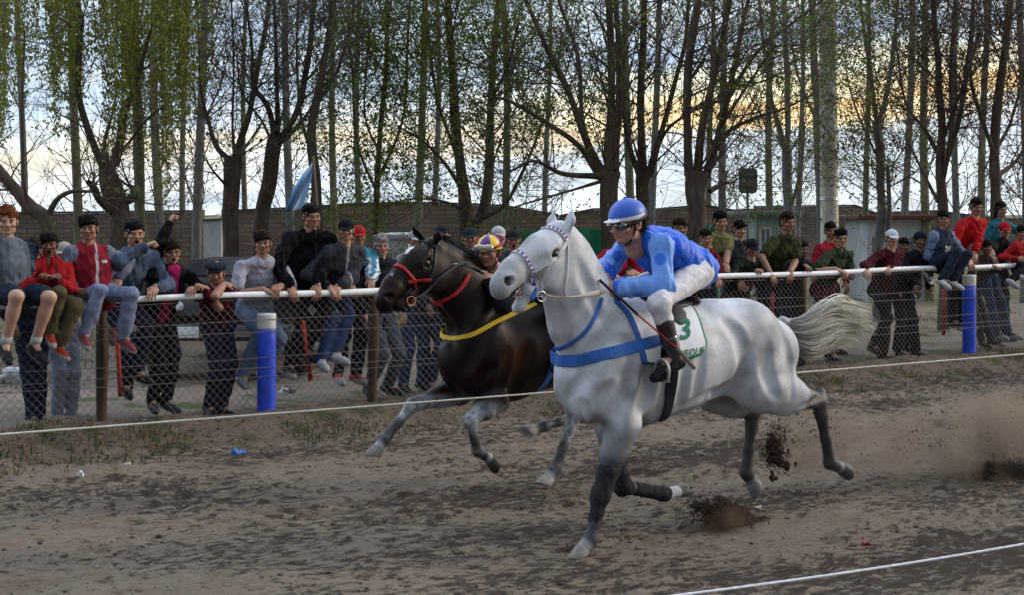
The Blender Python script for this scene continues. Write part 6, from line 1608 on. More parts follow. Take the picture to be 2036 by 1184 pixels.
def flag():
    Y = 20; A_ = [(621, 322), (612, 334), (598, 352), (586, 372), (576, 395), (566, 420)]; B_ = [(622, 324), (621, 340), (618, 360), (612, 378), (607, 398), (600, 416)]
    root = thing('flag', 'sky-blue and white flag hanging limp behind the tall man in black', 'flag', atY(618, 500, Y) * np.array([1, 1, 0])); a = spline(A_, 24); b = spline(B_, 24); V = []
    for i in range(24):
        for j in range(14):
            u = j / 13; x = a[i][0] * (1 - u) + b[i][0] * u; y = a[i][1] * (1 - u) + b[i][1] * u; V.append(atY(x, y, Y + .10 * math.sin(u * 9 + i * .25) * (i / 24)))
    Q = np.array([(i * 14 + j, i * 14 + j + 1, (i + 1) * 14 + j + 1, (i + 1) * 14 + j) for i in range(23) for j in range(13)]); mi = np.array([1 if 4 <= j <= 8 else 0 for i in range(23) for j in range(13)])
    o = make('cloth', np.array(V), Q, [mat('flag_blue', (.16, .36, .62), .8, n1=.15, s1=10), mat('flag_white', (.50, .56, .64), .8)], root, midx=mi); o.modifiers.new('thick', 'SOLIDIFY').thickness = .004
    mb = MB(); p = atY(623, 318, Y); mb.tube([(p[0] + .12, Y, 1.0), (p[0], Y, p[2] + .05)], .012, 8); mb.build('staff', mat('flag_staff', (.12, .09, .06), .7), root)
flag()
def crumple(name, lab, cat, px, py, z, sz, col, seed, group=None):
    p = ground_at(px, py, z); zz_ = float(ground_z(p @ D, p @ N)); p = ground_at(px, py, zz_ + .01); zz_ = float(ground_z(p @ D, p @ N)); p[2] = zz_ + .008; rs = np.random.RandomState(seed); B = Body(.01)
    for i in range(9): B.ell(rs.randn(3) * np.array(sz) * .32 + np.array([0, 0, sz[2] * .3]), np.array(sz) * rs.uniform(.3, .55, 3))
    B.noise.append((sz[0] * .22, 3.0 / sz[0] * 1.4, seed)); V, Q = B.mesh(min(sz) / 5); o = make(name, V + p, Q, mat(name, col, .4, .4, n1=.3, s1=10 / sz[0] * .3), None); tag(o, lab, cat, group)
crumple('plastic_bag', 'crumpled blue plastic bag at the foot of the bank', 'litter', 471, 888, ZT, (.055, .05, .03), (.02, .13, .50), 3)
crumple('paper_scrap', 'small white scrap lying on the track below the left fence post', 'litter', 160, 915, ZT, (.028, .025, .022), (.6, .62, .65), 5)
crumple('plastic_bag', 'big white plastic bag on the ground behind the seated ginger youth', 'litter', 22, 762, 0, (.20, .16, .13), (.50, .54, .58), 7)
crumple('plastic_bag', 'flat white plastic scrap on the ground right of the left blue post', 'litter', 574, 782, 0, (.09, .07, .03), (.50, .53, .55), 9)
crumple('paper_scrap', 'white paper scrap among the weeds on the bank', 'litter', 255, 911, ZT, (.04, .02, .012), (.5, .5, .5), 11)
crumple('paper_scrap', 'pale scrap on the track beyond the flying clod', 'litter', 1508, 1012, ZT, (.03, .02, .012), (.5, .48, .42), 13)
crumple('red_wrapper', 'little red wrapper on the track right of the flying clod', 'litter', 1722, 1081, ZT, (.028, .02, .010), (.35, .04, .05), 15)
# ================================================================ TREES
bark_d = mat('dark_bark', (.105, .080, .058), .95, n1=.65, s1=9, bump=.9, sb=14, stretch=(1, 1, .35))
bark_g = mat('grey_bark', (.16, .165, .165), .95, n1=.55, s1=7, bump=.6, sb=14, stretch=(1, 1, .35))
bark_m = mat('mossy_bark', (.145, .15, .095), .95, n1=.55, s1=7, bump=.6, sb=14, stretch=(1, 1, .35))
twigm = mat('twig_bark', (.085, .066, .052), .95); twigg = mat('grey_twig_bark', (.12, .11, .10), .95)
def leafmat(name, c, c2):
    m = mat(name, c, .6, .2, col2=c2, s1=2.5); b = m.node_tree.nodes['Principled BSDF']; b.inputs['Subsurface Weight'].default_value = 0
    t = m.node_tree; tr = t.nodes.new('ShaderNodeBsdfTranslucent'); mxs = t.nodes.new('ShaderNodeMixShader'); mxs.inputs[0].default_value = .45
    src = b.inputs['Base Color'].links[0].from_socket; t.links.new(src, tr.inputs[0]); out = [n for n in t.nodes if n.type == 'OUTPUT_MATERIAL'][0]
    t.links.new(b.outputs[0], mxs.inputs[1]); t.links.new(tr.outputs[0], mxs.inputs[2]); t.links.new(mxs.outputs[0], out.inputs[0]); return m
leaf_g = leafmat('spring_leaf', (.075, .14, .018), (.14, .18, .025)); leaf_w = leafmat('willow_leaf', (.15, .19, .025), (.23, .25, .04)); leaf_b = leafmat('dead_leaf', (.05, .035, .022), (.09, .06, .035))
class Tubes:
    """many thin tubes at once"""
    def __init__(s): s.V = []; s.F = []; s.n = 0
    def add(s, pts, r0, r1, n=3, rr=None):
        pts = np.asarray(pts); m = len(pts); T = np.gradient(pts, axis=0); T /= np.linalg.norm(T, axis=1)[:, None] + 1e-9
        ref = np.where(np.abs(T[:, 2:3]) < .9, np.array([[0, 0, 1.0]]), np.array([[1.0, 0, 0]])) if m < 3 else np.tile(np.array([0, 0, 1.0]) if abs(T[:, 2]).mean() < .8 else np.array([1.0, 0, 0]), (m, 1))
        u = np.cross(T, ref); u /= np.linalg.norm(u, axis=1)[:, None] + 1e-9; w = np.cross(T, u); r = np.linspace(r0, r1, m) if rr is None else rr
        a = np.arange(n) / n * 2 * np.pi; V = pts[:, None] + r[:, None, None] * (np.cos(a)[None, :, None] * u[:, None] + np.sin(a)[None, :, None] * w[:, None])
        I = np.arange(m * n).reshape(m, n) + s.n; J = np.roll(I, -1, 1); s.F.append(np.stack([I[:-1], J[:-1], J[1:], I[1:]], -1).reshape(-1, 4)); s.V.append(V.reshape(-1, 3)); s.n += m * n
    def out(s): return np.concatenate(s.V), np.concatenate(s.F)
class Leaves:
    def __init__(s, rs): s.P = []; s.rs = rs
    def add(s, p, size, k=1, spread=.1):
        p = np.atleast_2d(p)
        for _ in range(k): s.P.append(np.concatenate([p + s.rs.randn(*p.shape) * spread, np.full((len(p), 1), size)], 1))
    def out(s, hang=0.0):
        A = np.concatenate(s.P); n = len(A); d1 = s.rs.randn(n, 3); d1[:, 2] -= hang; d1 /= np.linalg.norm(d1, axis=1)[:, None]; d2 = np.cross(d1, s.rs.randn(n, 3)); d2 /= np.linalg.norm(d2, axis=1)[:, None]
        L = A[:, 3:4] * s.rs.uniform(.7, 1.3, (n, 1)); V = np.stack([A[:, :3], A[:, :3] + d1 * L * .5 + d2 * L * .22, A[:, :3] + d1 * L, A[:, :3] + d1 * L * .5 - d2 * L * .22], 1).reshape(-1, 3)
        return V, np.arange(n * 4).reshape(n, 4)
def grow(tb, lv, base, d, L, r, depth, rs, up=.12, wig=.22, nsub=(3.8, 3.2, 3), leafp=0.0, leafs=.06, spread=(35, 70), n=4):
    """a branch with its side twigs"""
    m = max(4, int(L / .28) + 3); pts = [np.asarray(base, float)]; dd = nrm(d); st = L / (m - 1)
    for i in range(m - 1):
        dd = nrm(dd + rs.randn(3) * wig * .45 + np.array([0, 0, up * .5])); pts.append(pts[-1] + dd * st)
    pts = np.array(pts); tb.add(pts, r, max(r * .25, .0022), n)
    if leafp and depth <= 1:
        k = rs.poisson(leafp * .62 * len(pts))
        if k: lv.add(pts[rs.randint(len(pts) // 2, len(pts), k)], leafs, 3, .06)
    if depth > 0:
        for _ in range(max(1, int(nsub[depth - 1] * L / 1.2 * rs.uniform(.7, 1.3)) + 1)):
            i = rs.randint(max(1, m // 5), m); i = min(i, m - 1); t = nrm(pts[i] - pts[i - 1]); a = R(rs.uniform(*spread)); q = nrm(np.cross(t, rs.randn(3))); nd = t * math.cos(a) + q * math.sin(a)
            f = 1 - .6 * i / m; grow(tb, lv, pts[i], nd, L * rs.uniform(.35, .62) * (f + .25), max(r * .45, .0030), depth - 1, rs, up, wig, nsub, leafp, leafs, spread, 3)
def knobby(tb, pts, rad, rs, n=12, bump=.10):
    S_ = spline(pts, max(12, len(pts) * 8)); rr = spline(np.array(rad)[:, None], len(S_))[:, 0]; rr = rr * (1 + bump * vnoise(S_, 3.2, int(rs.randint(99)))); S_ = S_ + np.stack([vnoise(S_, 2.1, 1), vnoise(S_, 2.1, 2), 0 * rr], 1) * rr[:, None] * .35
    tb.add(S_, 0, 0, n, rr); return S_, rr
def front_tree(lab, Y, limbs, seed, leafp=.3, bark=None, twig=None, twigs=9, lf=None, tl=(1.0, 1.9), name='tree', depth=2, up=.10, knots=True, leafs=.065, spread=(35, 75), start=.30, hangs=None):
    """limbs: pixel polylines [(x, y, radius px)], first is the trunk from the ground"""
    rs = np.random.RandomState(seed); sc = FPX / Y; root = thing(name, lab, 'tree', atY(limbs[0][0][0], 0, Y) * np.array([1, 1, 0])); tk = Tubes(); tb = Tubes(); lv = Leaves(rs)
    for li, lb in enumerate(limbs):
        lb = list(lb); off = 0 if li == 0 else rs.uniform(-.5, .5)
        if li == 0:
            x0, y0, r0 = lb[0]; lb = [(x0, HY + HC * sc + 6, r0 * 1.25)] + lb
        pts = []; k = len(lb)
        for i, (x, y, r) in enumerate(lb):
            dep = Y + off * (i / max(1, k - 1)) * 2.2 * (0 if li == 0 else 1); pts.append(atY(CX + (x - CX), y, dep) if li == 0 or i else atY(x, y, Y))
        S_, rr = knobby(tk, pts, [r * (.80 if li == 0 else .66) / sc for _, _, r in lb], rs, 14 if li == 0 else 9)
        if lb[-1][1] <= 5:                              # carry on above the picture
            d = nrm(S_[-1] - S_[-4]); grow(tb, lv, S_[-1], d, 2.5, rr[-1] * .9, 1, rs, up, .2, (2.2, 2.6, 3), leafp, leafs)
        m = len(S_)
        nn = int(twigs * .95 * (1 if li else .5)); s0 = int(m * (start if li else .75))
        for _ in range(nn):
            i = rs.randint(min(s0, m - 2), m); t = nrm(S_[min(i + 1, m - 1)] - S_[i - 1]); a = R(rs.uniform(*spread)); q = nrm(np.cross(t, rs.randn(3))); nd = t * math.cos(a) + q * math.sin(a)
            if li == 0: nd = nrm(nd + UP * .3)
            grow(tb, lv, S_[i], nd, rs.uniform(*tl), min(rr[i] * .24, .014) + .002, depth, rs, up, .26, (4.0, 3.2, 3), leafp, leafs)
    V, Q = tk.out(); make('trunk', V, Q, bark or bark_d, root)
    if hangs: hangs(tb, lv, rs, Y)
    V, Q = tb.out(); cr = make('crown', V, Q, twig or twigm, root)
    if lv.P: V, Q = lv.out(1.2 if hangs else 0); make('foliage', V, Q, lf or leaf_g, cr, smooth=False)
    return root
def willow_hang(x0, x1, y0, y1, cnt, Yj=1.5, seedl=1):
    def f(tb, lv, rs, Y):
        for _ in range(cnt):
            x = rs.uniform(x0, x1); cl = .5 + .5 * math.sin(x * .055 + seedl) ; Yq = Y + rs.uniform(-Yj, Yj); yb = y0 + (y1 - y0) * (rs.rand() ** .7) * (.45 + .55 * cl)
            if rs.rand() > .30 + .8 * cl: continue
            a = atY(x, -120, Yq); b = atY(x + rs.randn() * 8, yb, Yq); m = 22; u = np.linspace(0, 1, m)[:, None]; P = a + (b - a) * u; P[:, 0] += .05 * np.sin(u[:, 0] * 7 + x) * u[:, 0]; P[:, 1] += .05 * np.cos(u[:, 0] * 6 + x)
            tb.add(P, .004, .002, 3); k = int(np.linalg.norm(b - a) * 20); q = rs.uniform(.05, 1, k); idx = (q * (m - 1)).astype(int); lv.add(P[idx] + rs.randn(k, 3) * np.array([.012, .012, .05]), .062, 2, .02)
    return f
front_tree('old willow with twisted forked trunk and hanging green strands at the left', 24,
    [[(238, 520, 30), (236, 440, 26), (222, 372, 27), (212, 330, 22)], [(216, 345, 16), (190, 300, 12), (170, 240, 10), (155, 170, 9), (158, 90, 9), (162, 40, 8), (150, -10, 8)],
     [(226, 330, 18), (240, 270, 13), (250, 215, 13), (262, 190, 10), (278, 140, 7), (300, 60, 5), (330, -5, 4)], [(245, 400, 16), (268, 390, 12), (262, 370, 7)], [(228, 425, 14), (200, 400, 11), (188, 375, 12), (175, 362, 8)], [(210, 320, 8), (208, 280, 6), (225, 220, 4), (235, 160, 3)],
     [(222, 300, 7), (250, 290, 5), (290, 240, 4), (340, 200, 2)]], 3, .15, twigs=9, lf=leaf_w, tl=(.6, 1.4), hangs=willow_hang(-30, 430, 40, 330, 430))
front_tree('willow curtain of long yellow-green strands hanging to the wall', 27, [[(282, 520, 15), (278, 400, 14), (274, 250, 13), (268, 120, 12), (262, 0, 11)], [(275, 150, 8), (300, 60, 6), (330, 0, 5)], [(275, 250, 6), (250, 120, 5), (240, 0, 4)]], 5, .3, bark=bark_m, twigs=6, lf=leaf_w, hangs=willow_hang(255, 330, 200, 480, 70, .4, 2))
front_tree('low leaning trunk arching in from the left edge', 22, [[(105, 520, 22), (92, 440, 20), (60, 412, 18), (30, 375, 15), (-10, 330, 14)], [(95, 430, 11), (115, 395, 8), (145, 380, 6), (180, 380, 5), (190, 372, 4)], [(60, 412, 6), (50, 380, 5), (46, 300, 4), (45, 180, 4), (50, 60, 3)]], 7, .1, twigs=9, tl=(.8, 1.6))
front_tree('pollarded tree with thick dark trunk and fist-like knot left of the flag', 25, [[(458, 520, 20), (458, 440, 19), (463, 370, 20), (466, 310, 21)], [(460, 320, 10), (430, 290, 7), (415, 240, 5), (400, 180, 4), (396, 90, 3), (390, 0, 3)], [(470, 310, 11), (485, 260, 10), (500, 200, 9), (515, 120, 8), (530, 40, 7), (535, -5, 6)], [(466, 305, 6), (462, 240, 4), (465, 120, 3), (460, 0, 3)], [(452, 370, 5), (425, 340, 3), (405, 310, 2)]], 9, .12, bark=bark_d, twigs=15, twig=twigg, lf=leaf_b)
front_tree('pollarded tree with leaning trunk fanning into grey shoots', 25.5, [[(518, 520, 20), (522, 440, 19), (532, 370, 19), (545, 290, 19), (552, 270, 20)], [(548, 275, 11), (530, 210, 8), (505, 170, 7), (500, 100, 5), (490, 0, 4)], [(552, 270, 9), (550, 200, 7), (548, 100, 6), (545, 0, 5)], [(558, 275, 11), (590, 220, 10), (610, 130, 9), (620, 40, 8), (625, -5, 7)], [(558, 282, 7), (585, 260, 5), (620, 210, 4), (650, 120, 3)], [(540, 280, 5), (520, 240, 4), (480, 180, 3), (470, 90, 2)]], 11, .12, twigs=17, twig=twigg, lf=leaf_b)
front_tree('slim dark tree directly behind the tall man in black', 24.5, [[(632, 520, 15), (630, 400, 14), (622, 320, 13), (620, 250, 12), (640, 150, 9), (655, 60, 7), (660, -5, 6)], [(622, 300, 7), (600, 240, 5), (590, 120, 4), (592, 0, 3)], [(636, 200, 6), (675, 130, 5), (700, 40, 4), (705, -5, 3)]], 13, .3, twigs=17, twig=twigg)
front_tree('twin-stemmed tree with fresh green leaves behind the bay horse', 26, [[(925, 540, 22), (928, 470, 20), (925, 400, 17), (915, 330, 13), (903, 240, 12), (898, 120, 10), (890, 0, 9)], [(940, 460, 18), (965, 410, 17), (973, 340, 15), (975, 240, 13), (982, 120, 11), (990, 0, 10)], [(945, 440, 10), (1000, 410, 6), (1040, 340, 5), (1080, 240, 4)], [(915, 370, 7), (880, 320, 5), (840, 280, 4), (790, 250, 3)], [(905, 300, 6), (870, 200, 5), (850, 60, 4)], [(975, 200, 6), (1010, 130, 5), (1030, 50, 4)], [(930, 420, 7), (880, 400, 4), (820, 395, 3), (770, 410, 2)]], 15, 1.15, twigs=20, tl=(1.0, 2.0))
front_tree('leafy young tree with thin stems behind the grey-haired man', 26.5, [[(745, 520, 9), (748, 400, 8), (755, 280, 7), (768, 140, 6), (770, 0, 5)], [(750, 360, 5), (800, 240, 4), (810, 100, 4), (815, 0, 3)], [(748, 380, 5), (710, 280, 4), (700, 140, 4), (690, 0, 3)], [(752, 300, 4), (725, 220, 3), (735, 60, 3)]], 17, 1.2, twigs=24, tl=(1.0, 1.9))
front_tree('big pollarded tree with black limbs sweeping left behind the grey horse', 24, [[(1213, 520, 24), (1212, 430, 23), (1208, 370, 22), (1212, 340, 25)], [(1200, 345, 14), (1170, 290, 12), (1130, 180, 10), (1090, 100, 8), (1050, 10, 7), (1045, -5, 6)], [(1195, 355, 12), (1150, 290, 9), (1080, 240, 7), (1010, 200, 5), (960, 190, 3)], [(1208, 340, 14), (1212, 250, 13), (1214, 120, 12), (1212, 0, 11)], [(1222, 340, 13), (1228, 240, 12), (1232, 120, 10), (1225, 0, 9)], [(1190, 350, 10), (1120, 345, 7), (1060, 320, 5), (1000, 350, 3)], [(1200, 345, 8), (1160, 250, 7), (1150, 120, 6), (1110, 0, 5)], [(1196, 360, 6), (1130, 380, 4), (1060, 400, 3), (1010, 415, 2)]], 19, .22, twigs=16, tl=(1.0, 2.0))
front_tree('forked tree right of the big pollard with upright limbs', 24.5, [[(1276, 520, 18), (1277, 430, 17), (1275, 370, 17), (1278, 340, 20)], [(1270, 345, 11), (1252, 290, 8), (1240, 220, 6), (1232, 120, 5), (1180, 20, 4)], [(1278, 340, 13), (1275, 220, 12), (1278, 100, 11), (1282, -5, 10)], [(1290, 345, 13), (1310, 280, 9), (1335, 190, 8), (1362, 80, 7), (1370, -5, 6)], [(1292, 350, 8), (1325, 260, 5), (1400, 210, 4), (1450, 200, 3)]], 21, .3, twigs=14, tl=(.9, 1.8))
front_tree('broad dark tree with limbs fanning up to the right beside the green shirt', 23.5, [[(1384, 520, 24), (1384, 430, 24), (1378, 380, 25), (1382, 340, 30)], [(1368, 350, 14), (1366, 250, 13), (1372, 120, 13), (1390, 0, 12)], [(1385, 340, 14), (1398, 240, 12), (1430, 110, 10), (1450, 0, 9)], [(1400, 350, 14), (1425, 290, 10), (1450, 180, 9), (1475, 60, 7), (1490, -5, 6)], [(1402, 345, 9), (1440, 270, 7), (1500, 235, 5), (1560, 215, 4), (1620, 185, 2)], [(1430, 230, 7), (1500, 110, 6), (1570, 50, 5), (1640, -5, 4)], [(1410, 380, 9), (1438, 362, 6), (1444, 345, 4)], [(1440, 240, 6), (1500, 150, 4), (1540, 95, 4), (1600, 90, 2)]], 23, .2, twigs=16, tl=(1.0, 2.0))
front_tree('dark tree with a Y fork left of the utility pole', 30, [[(1572, 500, 14), (1570, 400, 13), (1562, 300, 12)], [(1560, 300, 9), (1535, 200, 7), (1520, 100, 6), (1510, 0, 5)], [(1564, 300, 9), (1566, 180, 9), (1562, 60, 8), (1560, -5, 7)], [(1570, 420, 7), (1590, 350, 5), (1600, 250, 4)]], 25, .3, twigs=12, bark=bark_g, twig=twigg)
front_tree('dark trunk standing just left of the utility pole', 31, [[(1632, 500, 13), (1630, 350, 12), (1625, 200, 11), (1618, 80, 9), (1612, -5, 8)], [(1628, 250, 5), (1590, 160, 4), (1570, 60, 3)]], 27, .3, twigs=12, bark=bark_g)
front_tree('tree with forked stem and green leaves right of the utility pole', 29, [[(1748, 500, 12), (1752, 400, 11), (1750, 300, 11), (1744, 240, 10)], [(1744, 240, 7), (1730, 140, 6), (1715, 40, 5), (1710, -5, 4)], [(1748, 250, 8), (1770, 150, 7), (1780, 60, 6), (1785, -5, 5)], [(1752, 330, 4), (1700, 210, 3), (1680, 130, 2)], [(1765, 480, 8), (1768, 400, 7), (1765, 330, 6)]], 29, .9, twigs=18, tl=(.9, 1.8), bark=bark_g)
front_tree('dense bare tree with many thin stems above the red sweater', 27, [[(1880, 500, 14), (1876, 400, 13), (1870, 330, 12), (1872, 250, 10), (1865, 120, 8), (1855, 0, 7)], [(1872, 320, 8), (1840, 260, 6), (1800, 200, 4), (1780, 80, 3)], [(1876, 340, 9), (1905, 240, 8), (1925, 120, 7), (1935, 0, 6)], [(1876, 360, 7), (1890, 260, 6), (1890, 120, 5), (1900, 0, 4)], [(1865, 400, 6), (1830, 330, 4), (1800, 270, 3)], [(1874, 280, 6), (1910, 180, 5), (1950, 60, 4)]], 31, .35, twigs=28, tl=(.9, 1.8), lf=leaf_b)
front_tree('thick bare tree at the right edge', 26.5, [[(1985, 500, 14), (1982, 400, 13), (1978, 300, 12), (1985, 200, 11), (2000, 80, 9), (2010, 0, 8)], [(1980, 310, 8), (1950, 230, 6), (1930, 150, 5), (1935, 50, 4)], [(1980, 300, 7), (2010, 240, 5), (2040, 130, 4)], [(1984, 350, 8), (2020, 320, 6), (2050, 270, 5)]], 33, .35, twigs=26, tl=(.9, 1.8), lf=leaf_b)
# ---- the poplar rows beyond: six different trees, copied
def poplar(seed, mossy):
    rs = np.random.RandomState(seed); tk = Tubes(); tb = Tubes(); H_ = rs.uniform(13, 16); z = np.linspace(-.3, H_, 26); P = np.stack([.10 * np.sin(z * .5 + seed) + rs.uniform(-.03, .03) * z, .10 * np.cos(z * .4 + seed), z], 1)
    r = np.interp(z, [0, H_], [.10, .028]); tk.add(P, 0, 0, 10, r); lv = Leaves(rs)
    for _ in range(40):
        i = rs.randint(3, 25); a = rs.uniform(0, 6.28); d = np.array([math.cos(a), math.sin(a), rs.uniform(.5, 1.6)]); grow(tb, lv, P[i], d, rs.uniform(1.0, 2.6), .016, 1, rs, .16, .22, (5, 3, 3), .14 if mossy else .06, .06)
    return tk.out(), tb.out(), (lv.out() if lv.P else None)
def poplars():
    protos = []
    spots = []
    rs = random.Random(5)
    xs = [q for iq, q in enumerate([(-30, 38), (40, 44), (118, 36), (148, 33), (325, 34), (345, 42), (372, 50), (402, 31), (436, 45), (484, 52), (575, 36), (598, 48), (668, 42), (722, 47), (800, 52), (835, 36), (868, 48), (950, 44), (1005, 39), (1090, 56), (1150, 47), (1248, 36), (1300, 40), (1335, 36), (1418, 48), (1445, 38), (1500, 46), (1532, 41), (1590, 52), (1700, 46), (1728, 50), (1800, 40), (1822, 47), (1850, 36), (1905, 43), (1945, 50), (1960, 39), (2030, 35), (2065, 42)]) if iq % 3 != 2]
    kinds = []
    for k in range(6):
        (tv, tq), (bv, bq), lf = poplar(100 + k, k % 2 == 0)
        kinds.append((tv, tq, bv, bq, lf))
    first = {}
    pl = ['left edge', 'ginger-haired youth', 'red hoodie child', 'old willow']
    for i, (px, Y) in enumerate(xs):
        k = i % 6; mossy = k % 2 == 0; p = atY(px, 0, Y)
        near = [('in the gap at the far left edge', 60), ('behind the old willow', 300), ('behind the pale shed gap', 450), ('behind the two knotted pollards', 620), ('behind the leafy young tree', 850), ('behind the twin-stemmed tree', 1060), ('behind the big sweeping pollard', 1260), ('behind the broad dark tree', 1480), ('beside the utility pole', 1700), ('behind the dense bare tree', 1900), ('at the right edge', 3000)]
        pos = next(a for a, b in near if px < b); lab = ('mossy' if mossy else 'grey') + ' slender poplar ' + pos
        root = thing('poplar_tree', lab, 'tree', (p[0], p[1], 0), 0, 'slender poplars ' + pos)
        if k in first: tko, cro, lfo = first[k]; a = tko.copy(); COL.objects.link(a); a.parent = root; b = cro.copy(); COL.objects.link(b); b.parent = root; c = None
        else:
            tv, tq, bv, bq, lf = kinds[k]; a = make('trunk', tv, tq, bark_m if mossy else bark_g, root, world=False); b = make('crown', bv, bq, twigg, root, world=False); c = None; lfo = None
            if lf is not None: lfo = make('foliage', lf[0], lf[1], leaf_g if mossy else leaf_b, b, smooth=False, world=False)
            first[k] = (a, b, lfo)
            root.rotation_euler[2] = 0
            continue
        if lfo is not None: c = lfo.copy(); COL.objects.link(c); c.parent = b
        root.rotation_euler[2] = rs.uniform(0, 6.28)
poplars()
# ================================================================ FLYING SOIL, WEEDS
soilm = mat('flying_soil', (.055, .034, .024), .95, n1=.4, s1=40); 
def specks(name, lab, cells, seed, mt, sizes=(.004, .016)):
    rs = np.random.RandomState(seed); V = []; n = 0; Fc = []
    oct_ = np.array([(1, 0, 0), (-1, 0, 0), (0, 1, 0), (0, -1, 0), (0, 0, 1), (0, 0, -1)], float); of = np.array([(0, 2, 4), (2, 1, 4), (1, 3, 4), (3, 0, 4), (2, 0, 5), (1, 2, 5), (3, 1, 5), (0, 3, 5)])
    for (c, rad, cnt, drift) in cells:
        P = rs.randn(cnt, 3) * np.array(rad) * .55; w = rs.exponential(.45, cnt)[:, None]; P = P + np.array(drift) * w
        W = P @ np.array([D, N, UP]) + np.array(c); W[:, 2] = np.maximum(W[:, 2], ZT + .01)
        s = sizes[0] + (sizes[1] - sizes[0]) * rs.rand(cnt) ** 7
        for i in range(cnt): V.append(W[i] + oct_ * s[i] * rs.uniform(.6, 1.3, (6, 3))); Fc.append(of + n); n += 6
    o = make(name, np.concatenate(V), np.concatenate(Fc), mt, None, smooth=False); tag(o, lab, 'flying dirt', kind='stuff'); return o
PW_ = lambda x, y, c=7.72: at(x, y, c)
specks('flying_dirt', 'brown clod and grains of soil thrown up under the grey horse', [
    (PW_(1455, 1050), (.16, .08, .07), 5600, (.02, 0, .01)), (PW_(1430, 1028), (.14, .07, .07), 3500, (-.07, 0, .05)), (PW_(1500, 1052), (.09, .05, .025), 900, (.05, 0, -.01)), (PW_(1395, 1005), (.09, .06, .05), 420, (-.05, 0, .04)),
    (PW_(1540, 905, 8.0), (.08, .08, .12), 2600, (.03, 0, .08)), (PW_(1145, 1108), (.11, .07, .02), 700, (-.03, 0, .0)),
    (PW_(1600, 870, 8.2), (.30, .2, .12), 500, (.2, 0, .08)), (PW_(1990, 950, 7.9), (.30, .2, .11), 9000, (.08, 0, .04)), (PW_(2010, 880, 8.0), (.35, .25, .2), 4000, (.1, 0, .08)), (PW_(1820, 880, 8.2), (.55, .3, .16), 700, (.1, 0, .1))], 3, soilm, (.0018, .011))
def clod(px, py, r, seed, c=7.72, lab=''):
    B = Body(.01); rs = np.random.RandomState(seed)
    for _ in range(14): B.ell(rs.randn(3) * np.array(r) * .45, np.array(r) * rs.uniform(.25, .5))
    B.noise.append((.012, 60, seed)); B.noise.append((.008, 120, seed + 1)); V, Q = B.mesh(.009); V = V @ np.array([D, N, UP]) + at(px, py, c); V[:, 2] = np.maximum(V[:, 2], ZT - .02)
    o = make('soil_clod', V, Q, mat('clod_soil', (.060, .034, .023), .95, n1=.5, s1=30, bump=1, sb=60)); tag(o, lab, 'clod')
def spray(pts, seed, c, lab):
    """a wedge of soil in flight: pts (x, y, radius in m)"""
    B = Body(.012); rs = np.random.RandomState(seed); P = [at(x, y, c + rs.uniform(-.02, .02)) for x, y, r in pts]
    for i in range(len(P) - 1): B.cap(P[i], P[i + 1], pts[i][2], pts[i + 1][2], None, N, (.8, .8))
    for _ in range(26): k = rs.randint(len(P)); B.ell(P[k] + rs.randn(3) * pts[k][2] * .75, pts[k][2] * rs.uniform(.18, .45, 3))
    B.noise.append((.020, 45, seed)); B.noise.append((.014, 95, seed + 1)); B.noise.append((.008, 190, seed + 2)); V, Q = B.mesh(.0075); V[:, 2] = np.maximum(V[:, 2], ZT - .02)
    o = make('soil_clod', V, Q, mat('clod_soil', (.060, .036, .025), .98, spec=.05, n1=.6, s1=40, bump=1, sb=90), smooth=False); tag(o, lab, 'clod')
spray([(1388, 1008, .018), (1412, 1022, .040), (1440, 1022, .070), (1470, 1040, .060), (1498, 1052, .038), (1528, 1060, .016)], 4, 7.72, 'big brown wedge of soil flung up beneath the grey horse')
spray([(1538, 868, .012), (1542, 890, .035), (1545, 912, .050), (1562, 926, .030)], 8, 8.0, 'smaller brown clod flying between the grey horse\'s hind legs')
spray([(1945, 930, .03), (1975, 950, .07), (2005, 950, .10), (2040, 955, .12), (2060, 960, .10)], 12, 7.9, 'dark mass of soil flying in the dust at the right edge')
